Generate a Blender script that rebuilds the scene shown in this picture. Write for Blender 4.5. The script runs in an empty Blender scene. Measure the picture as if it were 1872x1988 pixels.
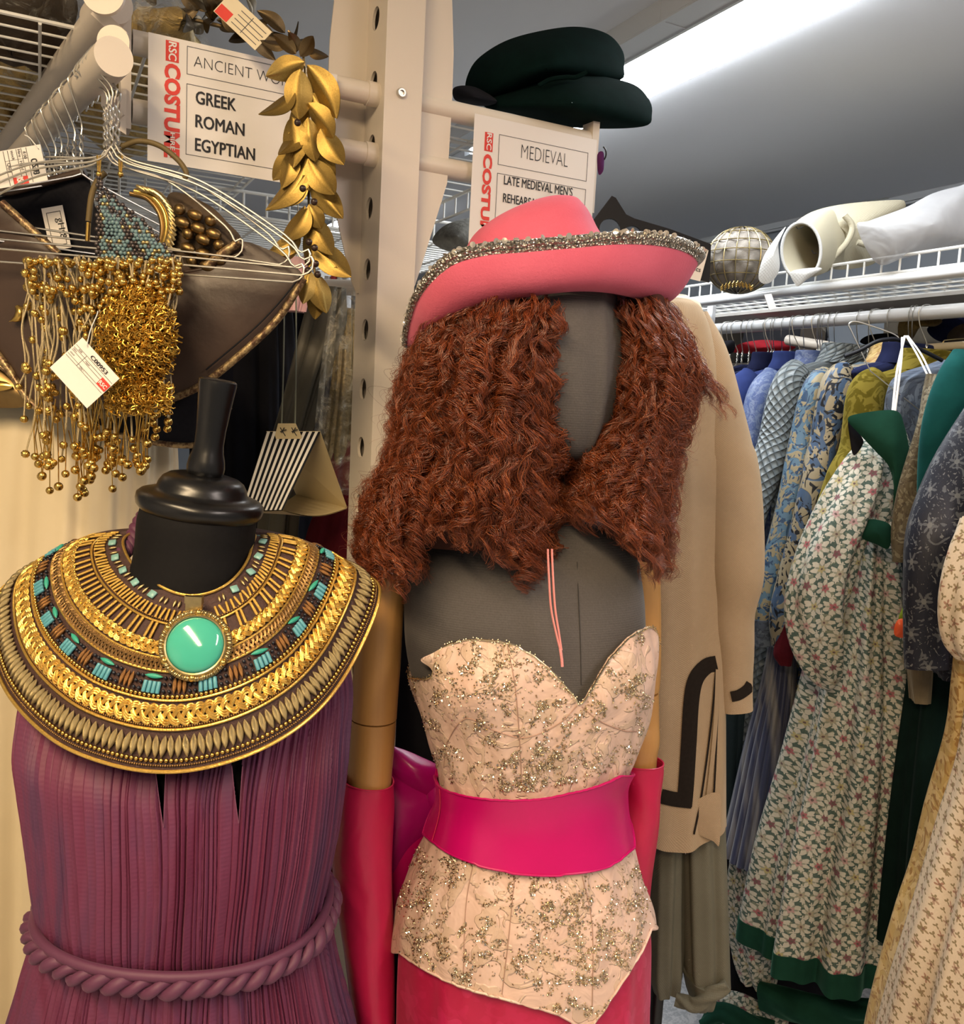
import bpy, math, random
import numpy as np
from mathutils import Vector, Matrix
from mathutils.bvhtree import BVHTree

# ------------------------------------------------------------------ camera, world, lights, exposure
S = bpy.context.scene
COL = S.collection
FPX, CX, CY = 1700.0, 936.0, 994.0
CAM = np.array([0.0, 0.0, 1.55])
HEAD, PITCH, ROLL = math.radians(27), math.radians(7), math.radians(3)
FH = np.array([math.sin(HEAD), math.cos(HEAD), 0.0])
RH = np.array([math.cos(HEAD), -math.sin(HEAD), 0.0])
ZU = np.array([0.0, 0.0, 1.0])
FW = math.cos(PITCH) * FH - math.sin(PITCH) * ZU
U0 = math.sin(PITCH) * FH + math.cos(PITCH) * ZU
IR = math.cos(ROLL) * RH + math.sin(ROLL) * U0
IU = math.cos(ROLL) * U0 - math.sin(ROLL) * RH
cd = bpy.data.cameras.new('camera'); cam = bpy.data.objects.new('camera', cd); COL.objects.link(cam)
cd.sensor_fit = 'HORIZONTAL'; cd.sensor_width = 36.0; cd.lens = 36.0 * FPX / 1872.0
cd.clip_start = 0.02; cd.clip_end = 60
cam.matrix_world = Matrix(((IR[0], IU[0], -FW[0], CAM[0]), (IR[1], IU[1], -FW[1], CAM[1]), (IR[2], IU[2], -FW[2], CAM[2]), (0, 0, 0, 1)))
S.camera = cam
S.view_settings.view_transform = 'Standard'; S.view_settings.look = 'None'
S.view_settings.gamma = 1.0; S.view_settings.use_curve_mapping = False
S.view_settings.exposure = 0.75
S.cycles.max_bounces = 6; S.cycles.diffuse_bounces = 3; S.cycles.glossy_bounces = 3
S.cycles.transmission_bounces = 4; S.cycles.transparent_max_bounces = 12
S.cycles.caustics_reflective = False; S.cycles.caustics_refractive = False
S.cycles.sample_clamp_indirect = 4.0

wd = bpy.data.worlds.new('world'); S.world = wd; wd.use_nodes = True
wd.node_tree.nodes['Background'].inputs[0].default_value = (1.0, 0.93, 0.84, 1)
wd.node_tree.nodes['Background'].inputs[1].default_value = 0.16

CEIL_Z = 2.36
LAMP_COOL, LAMP_WARM, LAMP_SOFT = 14.0, 38.0, 18.0      # emission of the ceiling fluorescents (built with the room)

# ------------------------------------------------------------------ photo pixel -> place helpers
def ray(px, py):
    return FW + IR * ((px - CX) / FPX) - IU * ((py - CY) / FPX)
def W(px, py, D):                      # the point on the ray at horizontal distance D ahead
    r = ray(px, py); return CAM + r * (D / r.dot(FH))
def WX(px, py, X):
    r = ray(px, py); return CAM + r * ((X - CAM[0]) / r[0])
def WZ(px, py, Z):
    r = ray(px, py); return CAM + r * ((Z - CAM[2]) / r[2])
def WY(px, py, Y):
    r = ray(px, py); return CAM + r * ((Y - CAM[1]) / r[1])
def DX(px, py, X):
    return float((WX(px, py, X) - CAM).dot(FH))
def PIX(p):
    d = np.asarray(p) - CAM; z = d.dot(FW)
    return CX + FPX * d.dot(IR) / z, CY - FPX * d.dot(IU) / z
def m_px(D): return D / FPX            # metres per pixel at distance D

def crv(pts, n, closed=False):         # Catmull-Rom resample by chord length
    P = np.array(pts, float)
    if len(P) == 2 and not closed:
        t = np.linspace(0, 1, n)[:, None]; return P[0] * (1 - t) + P[1] * t
    if closed: Q = np.vstack([P[-1], P, P[0], P[1]])
    else: Q = np.vstack([2 * P[0] - P[1], P, 2 * P[-1] - P[-2]])
    m = len(Q) - 3
    L = np.maximum(np.linalg.norm(Q[2:2 + m] - Q[1:1 + m], axis=1), 1e-9)
    cum = np.concatenate([[0], np.cumsum(L)])
    s = np.linspace(0, cum[-1], n, endpoint=not closed)
    k = np.clip(np.searchsorted(cum, s, 'right') - 1, 0, m - 1); t = ((s - cum[k]) / L[k])[:, None]
    a, b, c, d = Q[k], Q[k + 1], Q[k + 2], Q[k + 3]
    return 0.5 * ((2 * b) + (c - a) * t + (2 * a - 5 * b + 4 * c - d) * t * t + (3 * b - a - 3 * c + d) * t ** 3)
def rowcurve(rows, n):                 # resample table rows evenly in index space (monotone rows)
    R = np.array(rows, float); m = len(R); s = np.linspace(0, m - 1, n)
    Q = np.vstack([2 * R[0] - R[1], R, 2 * R[-1] - R[-2]])
    k = np.minimum(s.astype(int), m - 2); t = (s - k)[:, None]
    a, b, c, d = Q[k], Q[k + 1], Q[k + 2], Q[k + 3]
    return 0.5 * ((2 * b) + (c - a) * t + (2 * a - 5 * b + 4 * c - d) * t * t + (3 * b - a - 3 * c + d) * t ** 3)
def wave(x, seed, n=5):                # smooth 1-D noise about -1..1
    r = np.random.RandomState(seed); o = np.zeros_like(np.asarray(x, float))
    for i in range(n):
        o = o + r.uniform(.5, 1) / (i + 1) * np.sin(np.asarray(x) * (1 + i * r.uniform(.8, 1.3)) + r.uniform(0, 6.28))
    return o / 1.6

# ------------------------------------------------------------------ mesh building
class MB:
    def __init__(s): s.V = []; s.F = []; s.UV = []; s.n = 0
    def add(s, V, F, UV=None):
        V = np.asarray(V, float).reshape(-1, 3); off = s.n
        s.V.append(V); s.UV.append(np.zeros((len(V), 2)) if UV is None else np.asarray(UV, float).reshape(-1, 2))
        if isinstance(F, np.ndarray): s.F.append(F + off)
        else:
            by = {}
            for f in F: by.setdefault(len(f), []).append(f)
            for k in by: s.F.append(np.array(by[k]) + off)
        s.n += len(V); return s
    def grid(s, P, cu=False, cv=False, uv=None, flip=False):   # P[i, j]; cu closes j, cv closes i
        P = np.asarray(P); n, m = P.shape[:2]; idx = np.arange(n * m).reshape(n, m)
        if cu: idx = np.hstack([idx, idx[:, :1]])
        if cv: idx = np.vstack([idx, idx[:1]])
        F = np.stack([idx[:-1, :-1], idx[:-1, 1:], idx[1:, 1:], idx[1:, :-1]], -1).reshape(-1, 4)
        if flip: F = F[:, ::-1]
        if uv is None:
            a, b = np.meshgrid(np.linspace(0, 1, n), np.linspace(0, 1, m), indexing='ij'); uv = np.stack([b, a], -1)
        return s.add(P.reshape(-1, 3), F, uv)
    def tube(s, path, r, k=8, cap=True, flat=1.0, up=None):
        P = np.asarray(path, float); n = len(P); r = np.broadcast_to(np.asarray(r, float), (n,))
        T = np.gradient(P, axis=0); T /= np.maximum(np.linalg.norm(T, axis=1)[:, None], 1e-12)
        a = np.array(up, float) if up is not None else (np.array([0, 0, 1.0]) if abs(T[0][2]) < .9 else np.array([1.0, 0, 0]))
        N = np.zeros_like(P); v = a - T[0] * a.dot(T[0]); v /= np.linalg.norm(v)
        for i in range(n):
            v = v - T[i] * v.dot(T[i]); v /= max(np.linalg.norm(v), 1e-9); N[i] = v
        B = np.cross(T, N); th = np.linspace(0, 2 * np.pi, k, endpoint=False)
        G = P[:, None] + r[:, None, None] * (N[:, None] * np.cos(th)[None, :, None] * flat + B[:, None] * np.sin(th)[None, :, None])
        L = np.concatenate([[0], np.cumsum(np.linalg.norm(np.diff(P, axis=0), axis=1))])
        uv = np.stack([np.broadcast_to(th[None] * r.mean(), (n, k)), np.broadcast_to(L[:, None], (n, k))], -1)
        o = s.n; s.grid(G, cu=True, uv=uv, flip=False)
        if cap:
            s.F.append(np.array([[o + i for i in range(k)][::-1]])); s.F.append(np.array([[o + (n - 1) * k + i for i in range(k)]]))
        return s
    def box(s, c, h, ax=None):          # centre, half sizes, axes rows
        A = np.eye(3) if ax is None else np.asarray(ax, float)
        q = np.array([[x, y, z] for x in (-1, 1) for y in (-1, 1) for z in (-1, 1)], float) * np.asarray(h)
        return s.add(np.asarray(c) + q @ A, [(0, 1, 3, 2), (4, 6, 7, 5), (0, 4, 5, 1), (2, 3, 7, 6), (0, 2, 6, 4), (1, 5, 7, 3)],
                     np.array([[x, z] for x in (0, 1) for y in (0, 1) for z in (0, 1)], float))
    def lathe(s, c, prof, k=32, axis=None, side=None):          # prof: (radius, height)
        A = np.array([0, 0, 1.0]) if axis is None else np.asarray(axis, float); A = A / np.linalg.norm(A)
        b = np.array([1.0, 0, 0]) if abs(A[0]) < .8 else np.array([0, 1.0, 0]); x = np.cross(b, A); x /= np.linalg.norm(x); y = np.cross(A, x)
        pr = np.array(prof, float); th = np.linspace(0, 2 * np.pi, k, endpoint=False)
        G = np.asarray(c) + pr[:, 1][:, None, None] * A + pr[:, 0][:, None, None] * (np.cos(th)[:, None] * x + np.sin(th)[:, None] * y)[None]
        return s.grid(G, cu=True)
    def ball(s, c, r, k=10, m=7, scale=(1, 1, 1), ax=None):
        th = np.linspace(0, 2 * np.pi, k, endpoint=False); ph = np.linspace(1e-3, np.pi - 1e-3, m)
        G = np.stack([np.outer(np.sin(ph), np.cos(th)) * scale[0], np.outer(np.sin(ph), np.sin(th)) * scale[1], np.outer(np.cos(ph), np.ones(k)) * scale[2]], -1) * r
        if ax is not None: G = G @ np.asarray(ax)
        return s.grid(G + np.asarray(c), cu=True)
    def poly(s, pts, thick, nrm):       # extruded polygon from 3-D outline
        P = np.asarray(pts, float); n = len(P); d = np.asarray(nrm, float) * thick
        F = [tuple(range(n)), tuple(range(2 * n - 1, n - 1, -1))] + [(i, n + i, n + (i + 1) % n, (i + 1) % n) for i in range(n)]
        uv = np.stack([P @ RH, P[:, 2]], -1)
        return s.add(np.vstack([P, P + d]), F, np.vstack([uv, uv]))
    def mesh(s, name, c=None, smooth=True, angle=None):
        V = np.vstack(s.V) if s.V else np.zeros((0, 3)); UV = np.vstack(s.UV)
        if c is None: lo, hi = V.min(0), V.max(0); c = np.array([(lo[0] + hi[0]) / 2, (lo[1] + hi[1]) / 2, lo[2]])
        V = V - c
        me = bpy.data.meshes.new(name); me.vertices.add(len(V)); me.vertices.foreach_set('co', V.ravel())
        tot = np.concatenate([np.full(len(f), f.shape[1]) for f in s.F]); lv = np.concatenate([f.ravel() for f in s.F]).astype(np.int32)
        me.loops.add(len(lv)); me.loops.foreach_set('vertex_index', lv)
        me.polygons.add(len(tot)); st = np.concatenate([[0], np.cumsum(tot)[:-1]]).astype(np.int32)
        me.polygons.foreach_set('loop_start', st)
        ul = me.uv_layers.new(name='UVMap'); ul.data.foreach_set('uv', UV[lv].astype(np.float32).ravel())
        me.update(calc_edges=True); me.validate()
        me.polygons.foreach_set('use_smooth', np.full(len(me.polygons), bool(smooth)))
        if smooth and angle: me.set_sharp_from_angle(angle=math.radians(angle))
        return me, c
    def bvh(s):
        V = np.vstack(s.V); F = [tuple(int(i) for i in q) for f in s.F for q in f]
        return BVHTree.FromPolygons([tuple(v) for v in V], F)

WLOC = {}
def tag(o, label=None, cat=None, group=None, kind=None):
    if label: o['label'] = label
    if cat: o['category'] = cat
    if group: o['group'] = group
    if kind: o['kind'] = kind
    return o
def attach(o, c, parent):
    o.location = c; WLOC[o.name] = np.array(c, float)
    if parent is not None:
        o.parent = parent; o.location = np.array(c, float) - WLOC[parent.name]
    return o
def obj(name, mb, mat, parent=None, smooth=True, angle=40, c=None, **kw):
    me, cc = mb.mesh(name, c, smooth, angle)
    me.materials.append(mat)
    o = bpy.data.objects.new(name, me); COL.objects.link(o); attach(o, cc, parent)
    return tag(o, **kw)
def thing(name, label, cat, loc, group=None):
    o = bpy.data.objects.new(name, None); COL.objects.link(o); o.empty_display_size = .05
    WLOC[o.name] = np.array(loc, float); o.location = loc
    return tag(o, label, cat, group)
def inst(src, loc, rot=None, parent=None, scale=1.0):          # a linked copy of a part
    o = src.copy(); COL.objects.link(o); o.parent = None; o.matrix_parent_inverse = Matrix()
    attach(o, loc, parent)
    if rot is not None: o.rotation_mode = 'QUATERNION'; o.rotation_quaternion = rot
    o.scale = (scale,) * 3 if np.isscalar(scale) else scale
    return o
def quat(x, y, z):                      # axes as columns
    m = Matrix((x, y, z)).transposed(); return m.to_quaternion()
def struct(name, mb, mat, **kw):
    return obj(name, mb, mat, kind='structure', **kw)

# ------------------------------------------------------------------ lofted bodies from image rows
def loft(rows, n=64, nrow=60, sup=2.0, fold=None, resample=True):
    """rows: (py, xl, xr, D, half depth). Horizontal super-ellipse rings; front is theta = pi/2."""
    R = rowcurve(rows, nrow) if resample else np.array(rows, float)
    th = np.linspace(0, 2 * np.pi, n, endpoint=False); c, s_ = np.cos(th), np.sin(th)
    cc = np.sign(c) * np.abs(c) ** (2 / sup); ss = np.sign(s_) * np.abs(s_) ** (2 / sup)
    P = np.zeros((len(R), n, 3)); U = np.zeros((len(R), n, 2)); vlen = 0; prev = None
    for i, (py, xl, xr, D, hd) in enumerate(R):
        C = W((xl + xr) / 2, py, D); hw = (xr - xl) / 2 * m_px(np.linalg.norm((C - CAM).dot(FW)))
        f = 0 if fold is None else fold(th, i / (len(R) - 1))
        P[i] = C + np.outer(cc * hw + c * f, RH) - np.outer(ss * hd + s_ * f, FH)
        if prev is not None: vlen += abs(C[2] - prev[2]) + 1e-6
        prev = C
        U[i, :, 0] = th * (hw + hd) / 2 * 1.05; U[i, :, 1] = -vlen
    return P, U
def limb(pts, n=24, nseg=40, flat=1.0, fold=None, cap=True):
    """pts: (px, py, D, r_px) along a sleeve / arm; ring perpendicular to the path, flat scales depth."""
    R = rowcurve(pts, nseg); P = np.array([W(a, b, c) for a, b, c, _ in R])
    T = np.gradient(P, axis=0); T /= np.linalg.norm(T, axis=1)[:, None]
    th = np.linspace(0, 2 * np.pi, n, endpoint=False); G = np.zeros((nseg, n, 3)); U = np.zeros((nseg, n, 2)); L = 0
    for i in range(nseg):
        x = np.cross(T[i], -FH); x /= np.linalg.norm(x); y = np.cross(x, T[i])
        r = R[i, 3] * m_px(R[i, 2]); f = 0 if fold is None else fold(th, i / (nseg - 1))
        G[i] = P[i] + np.outer(np.cos(th) * (r + f), x) + np.outer(np.sin(th) * (r * flat + f), y)
        if i: L += np.linalg.norm(P[i] - P[i - 1])
        U[i, :, 0] = th * r; U[i, :, 1] = -L
    return G, U
def closed_grid(P, U, capa=True, capb=True):
    mb = MB(); n, m = P.shape[:2]; mb.grid(P, cu=True, uv=U)
    if capa: mb.F.append(np.array([[i for i in range(m)][::-1]]))
    if capb: mb.F.append(np.array([[(n - 1) * m + i for i in range(m)]]))
    return mb
def folds(k, amp, seed=0, grow=.4, ph=0):
    def f(th, v):
        a = amp * (grow + (1 - grow) * v)
        w = wave(th * 2, seed) * 1.2
        return a * (np.sin(k * th + w + ph + .8 * math.sin(3 * v + seed)) + .45 * np.sin(2.3 * k // 1 * th + 2 * w))
    return f

# ------------------------------------------------------------------ node helper
class NT:
    def __init__(s, name):
        s.m = bpy.data.materials.new(name); s.m.use_nodes = True; s.t = s.m.node_tree
        s.b = s.t.nodes['Principled BSDF']
    def node(s, kind, **kw):
        n = s.t.nodes.new(kind)
        for k, v in kw.items(): setattr(n, k, v)
        return n
    def put(s, sock, v):
        if isinstance(v, E): s.t.links.new(v.s, sock)
        elif isinstance(v, (tuple, list)) and len(v) == 3 and sock.type == 'RGBA': sock.default_value = (*v, 1)
        else: sock.default_value = v
    def math(s, op, a, b=0.0, c=None):
        n = s.node('ShaderNodeMath', operation=op); s.put(n.inputs[0], a); s.put(n.inputs[1], b)
        if c is not None: s.put(n.inputs[2], c)
        return E(s, n.outputs[0])
    def uv(s):
        n = s.node('ShaderNodeTexCoord'); x = s.node('ShaderNodeSeparateXYZ'); s.t.links.new(n.outputs['UV'], x.inputs[0])
        return E(s, x.outputs[0]), E(s, x.outputs[1])
    def objc(s):
        n = s.node('ShaderNodeTexCoord'); return E(s, n.outputs['Object'])
    def vec(s, x, y, z=0.0):
        n = s.node('ShaderNodeCombineXYZ'); s.put(n.inputs[0], x); s.put(n.inputs[1], y); s.put(n.inputs[2], z); return E(s, n.outputs[0])
    def noise(s, v=None, scale=5.0, detail=2.0, rough=.5, dist=0.0):
        n = s.node('ShaderNodeTexNoise')
        if v is not None: s.put(n.inputs['Vector'], v)
        n.inputs['Scale'].default_value = scale; n.inputs['Detail'].default_value = detail; n.inputs['Roughness'].default_value = rough; n.inputs['Distortion'].default_value = dist
        return E(s, n.outputs['Fac'])
    def voro(s, v=None, scale=5.0, feature='F1', out='Distance', rnd=1.0):
        n = s.node('ShaderNodeTexVoronoi', feature=feature)
        if v is not None: s.put(n.inputs['Vector'], v)
        n.inputs['Scale'].default_value = scale; n.inputs['Randomness'].default_value = rnd
        return E(s, n.outputs[out])
    def white(s, v):
        n = s.node('ShaderNodeTexWhiteNoise'); s.put(n.inputs['Vector'], v); return E(s, n.outputs['Value'])
    def mix(s, f, a, b):
        n = s.node('ShaderNodeMix', data_type='RGBA'); s.put(n.inputs[0], f); s.put(n.inputs[6], a); s.put(n.inputs[7], b); return E(s, n.outputs[2])
    def ramp(s, f, stops, interp='LINEAR'):
        n = s.node('ShaderNodeValToRGB'); s.put(n.inputs[0], f); cr = n.color_ramp; cr.interpolation = interp
        while len(cr.elements) < len(stops): cr.elements.new(.5)
        for e, (p, c) in zip(cr.elements, stops): e.position = p; e.color = (*c, 1)
        return E(s, n.outputs[0])
    def sstep(s, x, a, b):
        n = s.node('ShaderNodeMapRange', interpolation_type='SMOOTHSTEP'); s.put(n.inputs[0], x)
        n.inputs[1].default_value = a; n.inputs[2].default_value = b; return E(s, n.outputs[0])
    def set(s, **kw):
        nm = dict(col='Base Color', rough='Roughness', metal='Metallic', spec='Specular IOR Level', sheen='Sheen Weight', sheenr='Sheen Roughness', sheent='Sheen Tint',
                  alpha='Alpha', trans='Transmission Weight', coat='Coat Weight', coatr='Coat Roughness', emit='Emission Color', emits='Emission Strength', sss='Subsurface Weight', ior='IOR', aniso='Anisotropic')
        for k, v in kw.items(): s.put(s.b.inputs[nm[k]], v)
        return s
    def bump(s, h, strength=.3, dist=.001):
        n = s.node('ShaderNodeBump'); n.inputs['Strength'].default_value = strength; n.inputs['Distance'].default_value = dist
        s.put(n.inputs['Height'], h); s.t.links.new(n.outputs[0], s.b.inputs['Normal']); return s
class E:
    def __init__(s, nt, sock): s.nt, s.s = nt, sock
    def __add__(s, o): return s.nt.math('ADD', s, o)
    __radd__ = __add__
    def __mul__(s, o): return s.nt.math('MULTIPLY', s, o)
    __rmul__ = __mul__
    def __sub__(s, o): return s.nt.math('SUBTRACT', s, o)
    def __rsub__(s, o): return s.nt.math('SUBTRACT', o, s)
    def __truediv__(s, o): return s.nt.math('DIVIDE', s, o)
    def floor(s): return s.nt.math('FLOOR', s)
    def fract(s): return s.nt.math('FRACT', s)
    def sin(s): return s.nt.math('SINE', s)
    def cos(s): return s.nt.math('COSINE', s)
    def abs(s): return s.nt.math('ABSOLUTE', s)
    def sqrt(s): return s.nt.math('SQRT', s)
    def lt(s, o): return s.nt.math('LESS_THAN', s, o)
    def gt(s, o): return s.nt.math('GREATER_THAN', s, o)
    def mx(s, o): return s.nt.math('MAXIMUM', s, o)
    def mn(s, o): return s.nt.math('MINIMUM', s, o)
    def mod(s, o): return s.nt.math('FLOORED_MODULO', s, o)
# ------------------------------------------------------------------ materials
def plain(name, col, rough=.6, metal=0.0, nscale=None, nstr=.15, var=0.0, **kw):
    t = NT(name); t.set(col=col, rough=rough, metal=metal, **kw)
    if nscale or var:
        n = t.noise(t.objc(), nscale or 8.0, 3.0)
        if var: t.set(col=t.mix(n, tuple(c * (1 - var) for c in col), tuple(min(1, c * (1 + var)) for c in col)))
        if nscale: t.bump(n, nstr, .002)
    return t.m
def cloth(name, col, rough=.8, weave=900, var=.18, sheen=.2, nscale=6.0, wrinkle=.0, **kw):
    t = NT(name); u, v = t.uv(); n = t.noise(t.objc(), nscale, 4.0)
    t.set(col=t.mix(n, tuple(c * (1 - var) for c in col), tuple(min(1, c * (1 + var)) for c in col)), rough=rough, sheen=sheen, sheent=col, **{'spec': .2, **kw})
    h = (u * weave).sin() * (v * weave).sin() * .35
    if wrinkle: h = h + t.noise(t.objc(), 22.0, 4.0, .6) * wrinkle
    t.bump(h, .35, .0012); return t.m
def velvet(name, col, sheen=1.0, pattern=None, scale=18.0):
    t = NT(name); n = t.noise(t.objc(), scale, 3.0, .6)
    c = t.mix(n, tuple(x * .55 for x in col), tuple(min(1, x * 1.5) for x in col))
    if pattern:
        u, v = t.uv(); p = t.sstep(t.noise(t.vec(u, v), pattern, 2.0, .5, 2.5), .47, .53)
        c = t.mix(p, c, tuple(min(1, x * 1.75 + .01) for x in col))
    t.set(col=c, rough=.9, spec=.08, sheen=sheen * .8, sheenr=.35, sheent=tuple(min(1, x * 3 + .05) for x in col)); t.bump(n, .15, .002); return t.m
def satin(name, col, rough=.32, var=.1, wr=.5, spec=.5):
    t = NT(name); n = t.noise(t.objc(), 9.0, 3.0, .55, .6)
    t.set(col=t.mix(n, tuple(c * (1 - var) for c in col), tuple(min(1, c * (1 + var)) for c in col)), rough=rough, sheen=.25, sheent=col, spec=spec)
    t.bump(n, wr, .006); return t.m
def metalm(name, col, rough=.3, nscale=120.0, nstr=.2, var=.25):
    t = NT(name); n = t.noise(t.objc(), nscale, 2.0)
    t.set(col=t.mix(n, tuple(c * (1 - var) for c in col), tuple(min(1, c * (1 + var)) for c in col)), rough=rough, metal=1.0); t.bump(n, nstr, .001); return t.m
def lattice(t, u, v, w, h, petals, R, inner=.45, off=0.0, rot=0.0):
    """flower motif repeated on a half-drop lattice: (mask of the flower, radial distance 0-1, random id)"""
    vv = v / h + off; row = vv.floor(); uu = u / w + (row.mod(2.0)) * .5 + off * 1.7
    cu = (uu.fract() - .5) * w; cv = (vv.fract() - .5) * h
    r = (cu * cu + cv * cv).sqrt(); th = t.math('ARCTAN2', cv, cu)
    edge = ((th * float(petals) + rot).cos() * (1 - inner) * .5 + (1 + inner) * .5) * R
    return r.lt(edge), r / R, t.white(t.vec(uu.floor(), row, off))
def floral(name, ground, vine, flowers, leaf, w=.045, h=.04, dark=None, rough=.85, vines=True, size=1.0):
    """printed cotton: vines, small flowers with eyes and leaves on a pale ground"""
    t = NT(name); u, v = t.uv(); vec = t.vec(u, v)
    wob = t.noise(vec, 60.0, 2.0); uu = u + (wob - .5) * .006; vv = v + (t.noise(t.vec(v, u), 60.0, 2.0) - .5) * .006
    c = t.mix(0.0, ground, ground)
    if vines:
        d = t.voro(t.vec(uu, vv), 1.5 / w, 'DISTANCE_TO_EDGE', rnd=.8); ln = t.noise(t.vec(uu, vv), 3.2 / w, 1.0)
        c = t.mix(0.0, vine, vine); c = t.mix(t.sstep(ln, .56, .60), c, leaf)
        m, r, i = lattice(t, uu, vv, w * .5, h * .5, 4, h * .17, .25, .37); c = t.mix(m, c, ground)
        m, r, i = lattice(t, uu, vv, w, h, 7, h * .60 * size, .58); c = t.mix(m, c, ground)
        m, r, i = lattice(t, uu, vv, w, h, 7, h * .36 * size, .35, 0.0, 3.1); c = t.mix(m * .75, c, leaf)
        m, r, i = lattice(t, uu, vv, w, h, 5, h * .24 * size, .6)
        c = t.mix(m, c, t.ramp(i, [(k / len(flowers), f) for k, f in enumerate(flowers)], 'CONSTANT')); c = t.mix(r.lt(.3), c, dark or vine)
    else:
        m, r, i = lattice(t, uu, vv, w, h, 5, h * .36 * size, .3); c = t.mix(m, c, t.ramp(i, [(k / len(flowers), f) for k, f in enumerate(flowers)], 'CONSTANT')); c = t.mix(r.lt(.3), c, dark or vine)
        m, r, i = lattice(t, uu, vv, w * .61, h * .57, 3, h * .20, .2, .37); c = t.mix(m, c, leaf)
    n = t.noise(t.objc(), 400.0, 1.0)
    t.set(col=t.mix(n * .35, c, tuple(x * .5 for x in ground)), rough=rough); t.bump(n, .1, .0006); return t.m
def brocade(name, ground, fig, fig2, scale=14.0, rough=.45, dist=2.5, sheen=.3, lat=None, thr=.5):
    """woven figured silk: large flowing figures in two colours on a ground"""
    t = NT(name); u, v = t.uv(); vec = t.vec(u, v)
    a = t.noise(vec, scale, 2.0, .45, dist); b = t.noise(t.vec(v, u), scale * 1.7, 1.0, .4, dist * 1.3)
    f1 = t.sstep(a, thr, thr + .03); f2 = t.sstep(b, thr + .06, thr + .09)
    c = t.mix(f1, ground, fig); c = t.mix(f2, c, fig2)
    h = f1 + f2 * .6
    if lat:
        m, r, i = lattice(t, u, v, *lat); c = t.mix(m, c, fig); c = t.mix(r.lt(.3), c, fig2); h = h + m
    th = (u * 2600.0).sin() * .12
    t.set(col=c, rough=rough, sheen=sheen * .15, spec=.3); t.bump(h + th, .35, .0015); return t.m
def wood(name, a, b):
    t = NT(name); o = t.objc(); sx = t.node('ShaderNodeSeparateXYZ'); t.t.links.new(o.s, sx.inputs[0])
    z = E(t, sx.outputs[2]); x = E(t, sx.outputs[0]); y = E(t, sx.outputs[1])
    n = t.noise(t.vec(x * 26.0, y * 26.0, z * 2.2), 1.6, 4.0, .55, .8)
    f = t.noise(t.vec(x * 160.0, y * 160.0, z * 5.0), 2.0, 2.0)
    t.set(col=t.mix(n * .75 + f * .25, a, b), rough=.42, coat=.25, coatr=.3); return t.m
def emis(name, col, st):
    t = NT(name); t.set(col=(1, 1, 1), emit=col, emits=st); return t.m

M = {}
M['powder'] = plain('cream powder coated steel', (.74, .66, .56), .42, nscale=260.0, nstr=.04)
M['white_wire'] = plain('white plastic coated wire', (.80, .80, .77), .4)
M['wire'] = metalm('galvanised hanger wire', (.62, .61, .57), .34, 200.0, .05, .1)
M['paper'] = plain('white paper', (.83, .79, .75), .7)
M['cream_card'] = plain('cream card', (.80, .70, .50), .7)
M['ink'] = plain('black ink', (.012, .012, .016), .6)
M['grey_ink'] = plain('thin grey rule', (.10, .10, .11), .6)
M['red_ink'] = plain('red ink', (.72, .05, .035), .6)
M['white_ink'] = plain('white lettering', (.86, .83, .80), .6)
M['tape'] = NT('clear tape').set(col=(.9, .88, .84), rough=.15, alpha=.25).m
M['black_plastic'] = plain('black plastic', (.008, .009, .013), .4, spec=.2)

# ------------------------------------------------------------------ room
t = NT('vinyl floor'); n = t.noise(t.objc(), 90.0, 4.0, .7); t.set(col=t.mix(t.sstep(n, .42, .58), (.36, .37, .39), (.55, .55, .56)), rough=.5); M['floor'] = t.m
M['ceiling'] = plain('white ceiling paint', (.74, .75, .78), .8, nscale=60.0, nstr=.05)
M['wall'] = plain('grey blue wall paint', (.34, .38, .43), .8, nscale=80.0, nstr=.05)
M['trunk'] = plain('grey painted trunking', (.62, .64, .66), .45)
mb = MB(); mb.box((0.2, 2.6, -.03), (2.6, 4.2, .03)); struct('floor', mb, M['floor'])
mb = MB(); mb.box((0.2, 2.6, CEIL_Z + .03), (2.6, 4.2, .03)); struct('ceiling', mb, M['ceiling'])
mb = MB(); mb.box((2.80, 2.6, CEIL_Z / 2), (.04, 4.2, CEIL_Z / 2)); struct('wall_right', mb, M['wall'])
mb = MB(); mb.box((0.2, 6.75, CEIL_Z / 2), (2.56, .04, CEIL_Z / 2)); struct('wall_back', mb, M['wall'])
mb = MB(); mb.box((-2.36, 2.6, CEIL_Z / 2), (.04, 4.1, CEIL_Z / 2)); struct('wall_left', mb, M['ceiling'])
mb = MB(); mb.box((2.745, 2.6, CEIL_Z - .012), (.014, 4.1, .012)); mb.box((2.735, 2.6, CEIL_Z - .030), (.004, 4.1, .004)); struct('trim_1', mb, M['trunk'])

def strip_lamp(x, y0, y1, label, col, st, w=.088):
    c = ((x), (y0 + y1) / 2, CEIL_Z - .035)
    t = thing('fluorescent_light', label, 'ceiling light', c)
    mb = MB(); mb.box((x, (y0 + y1) / 2, CEIL_Z - .012), (w * .75, (y1 - y0) / 2, .012)); obj('housing', mb, M['trunk'], t)
    ys = np.array([y0 + .02, y1 - .02]); a = np.linspace(np.pi, 2 * np.pi, 9)
    G = np.array([[[x + w * np.sign(math.cos(k)) * abs(math.cos(k)) ** .6, yy, CEIL_Z - .020 + .022 * math.sin(k)] for k in a] for yy in ys])
    mb = MB(); mb.grid(G); obj('diffuser', mb, emis('lit diffuser', col, st), t, label='glowing white diffuser')
    mb = MB()
    for yy in (y0, y1): mb.box((x, yy, CEIL_Z - .022), (w, .02, .022))
    obj('end_cap', mb, M['trunk'], t)
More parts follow.
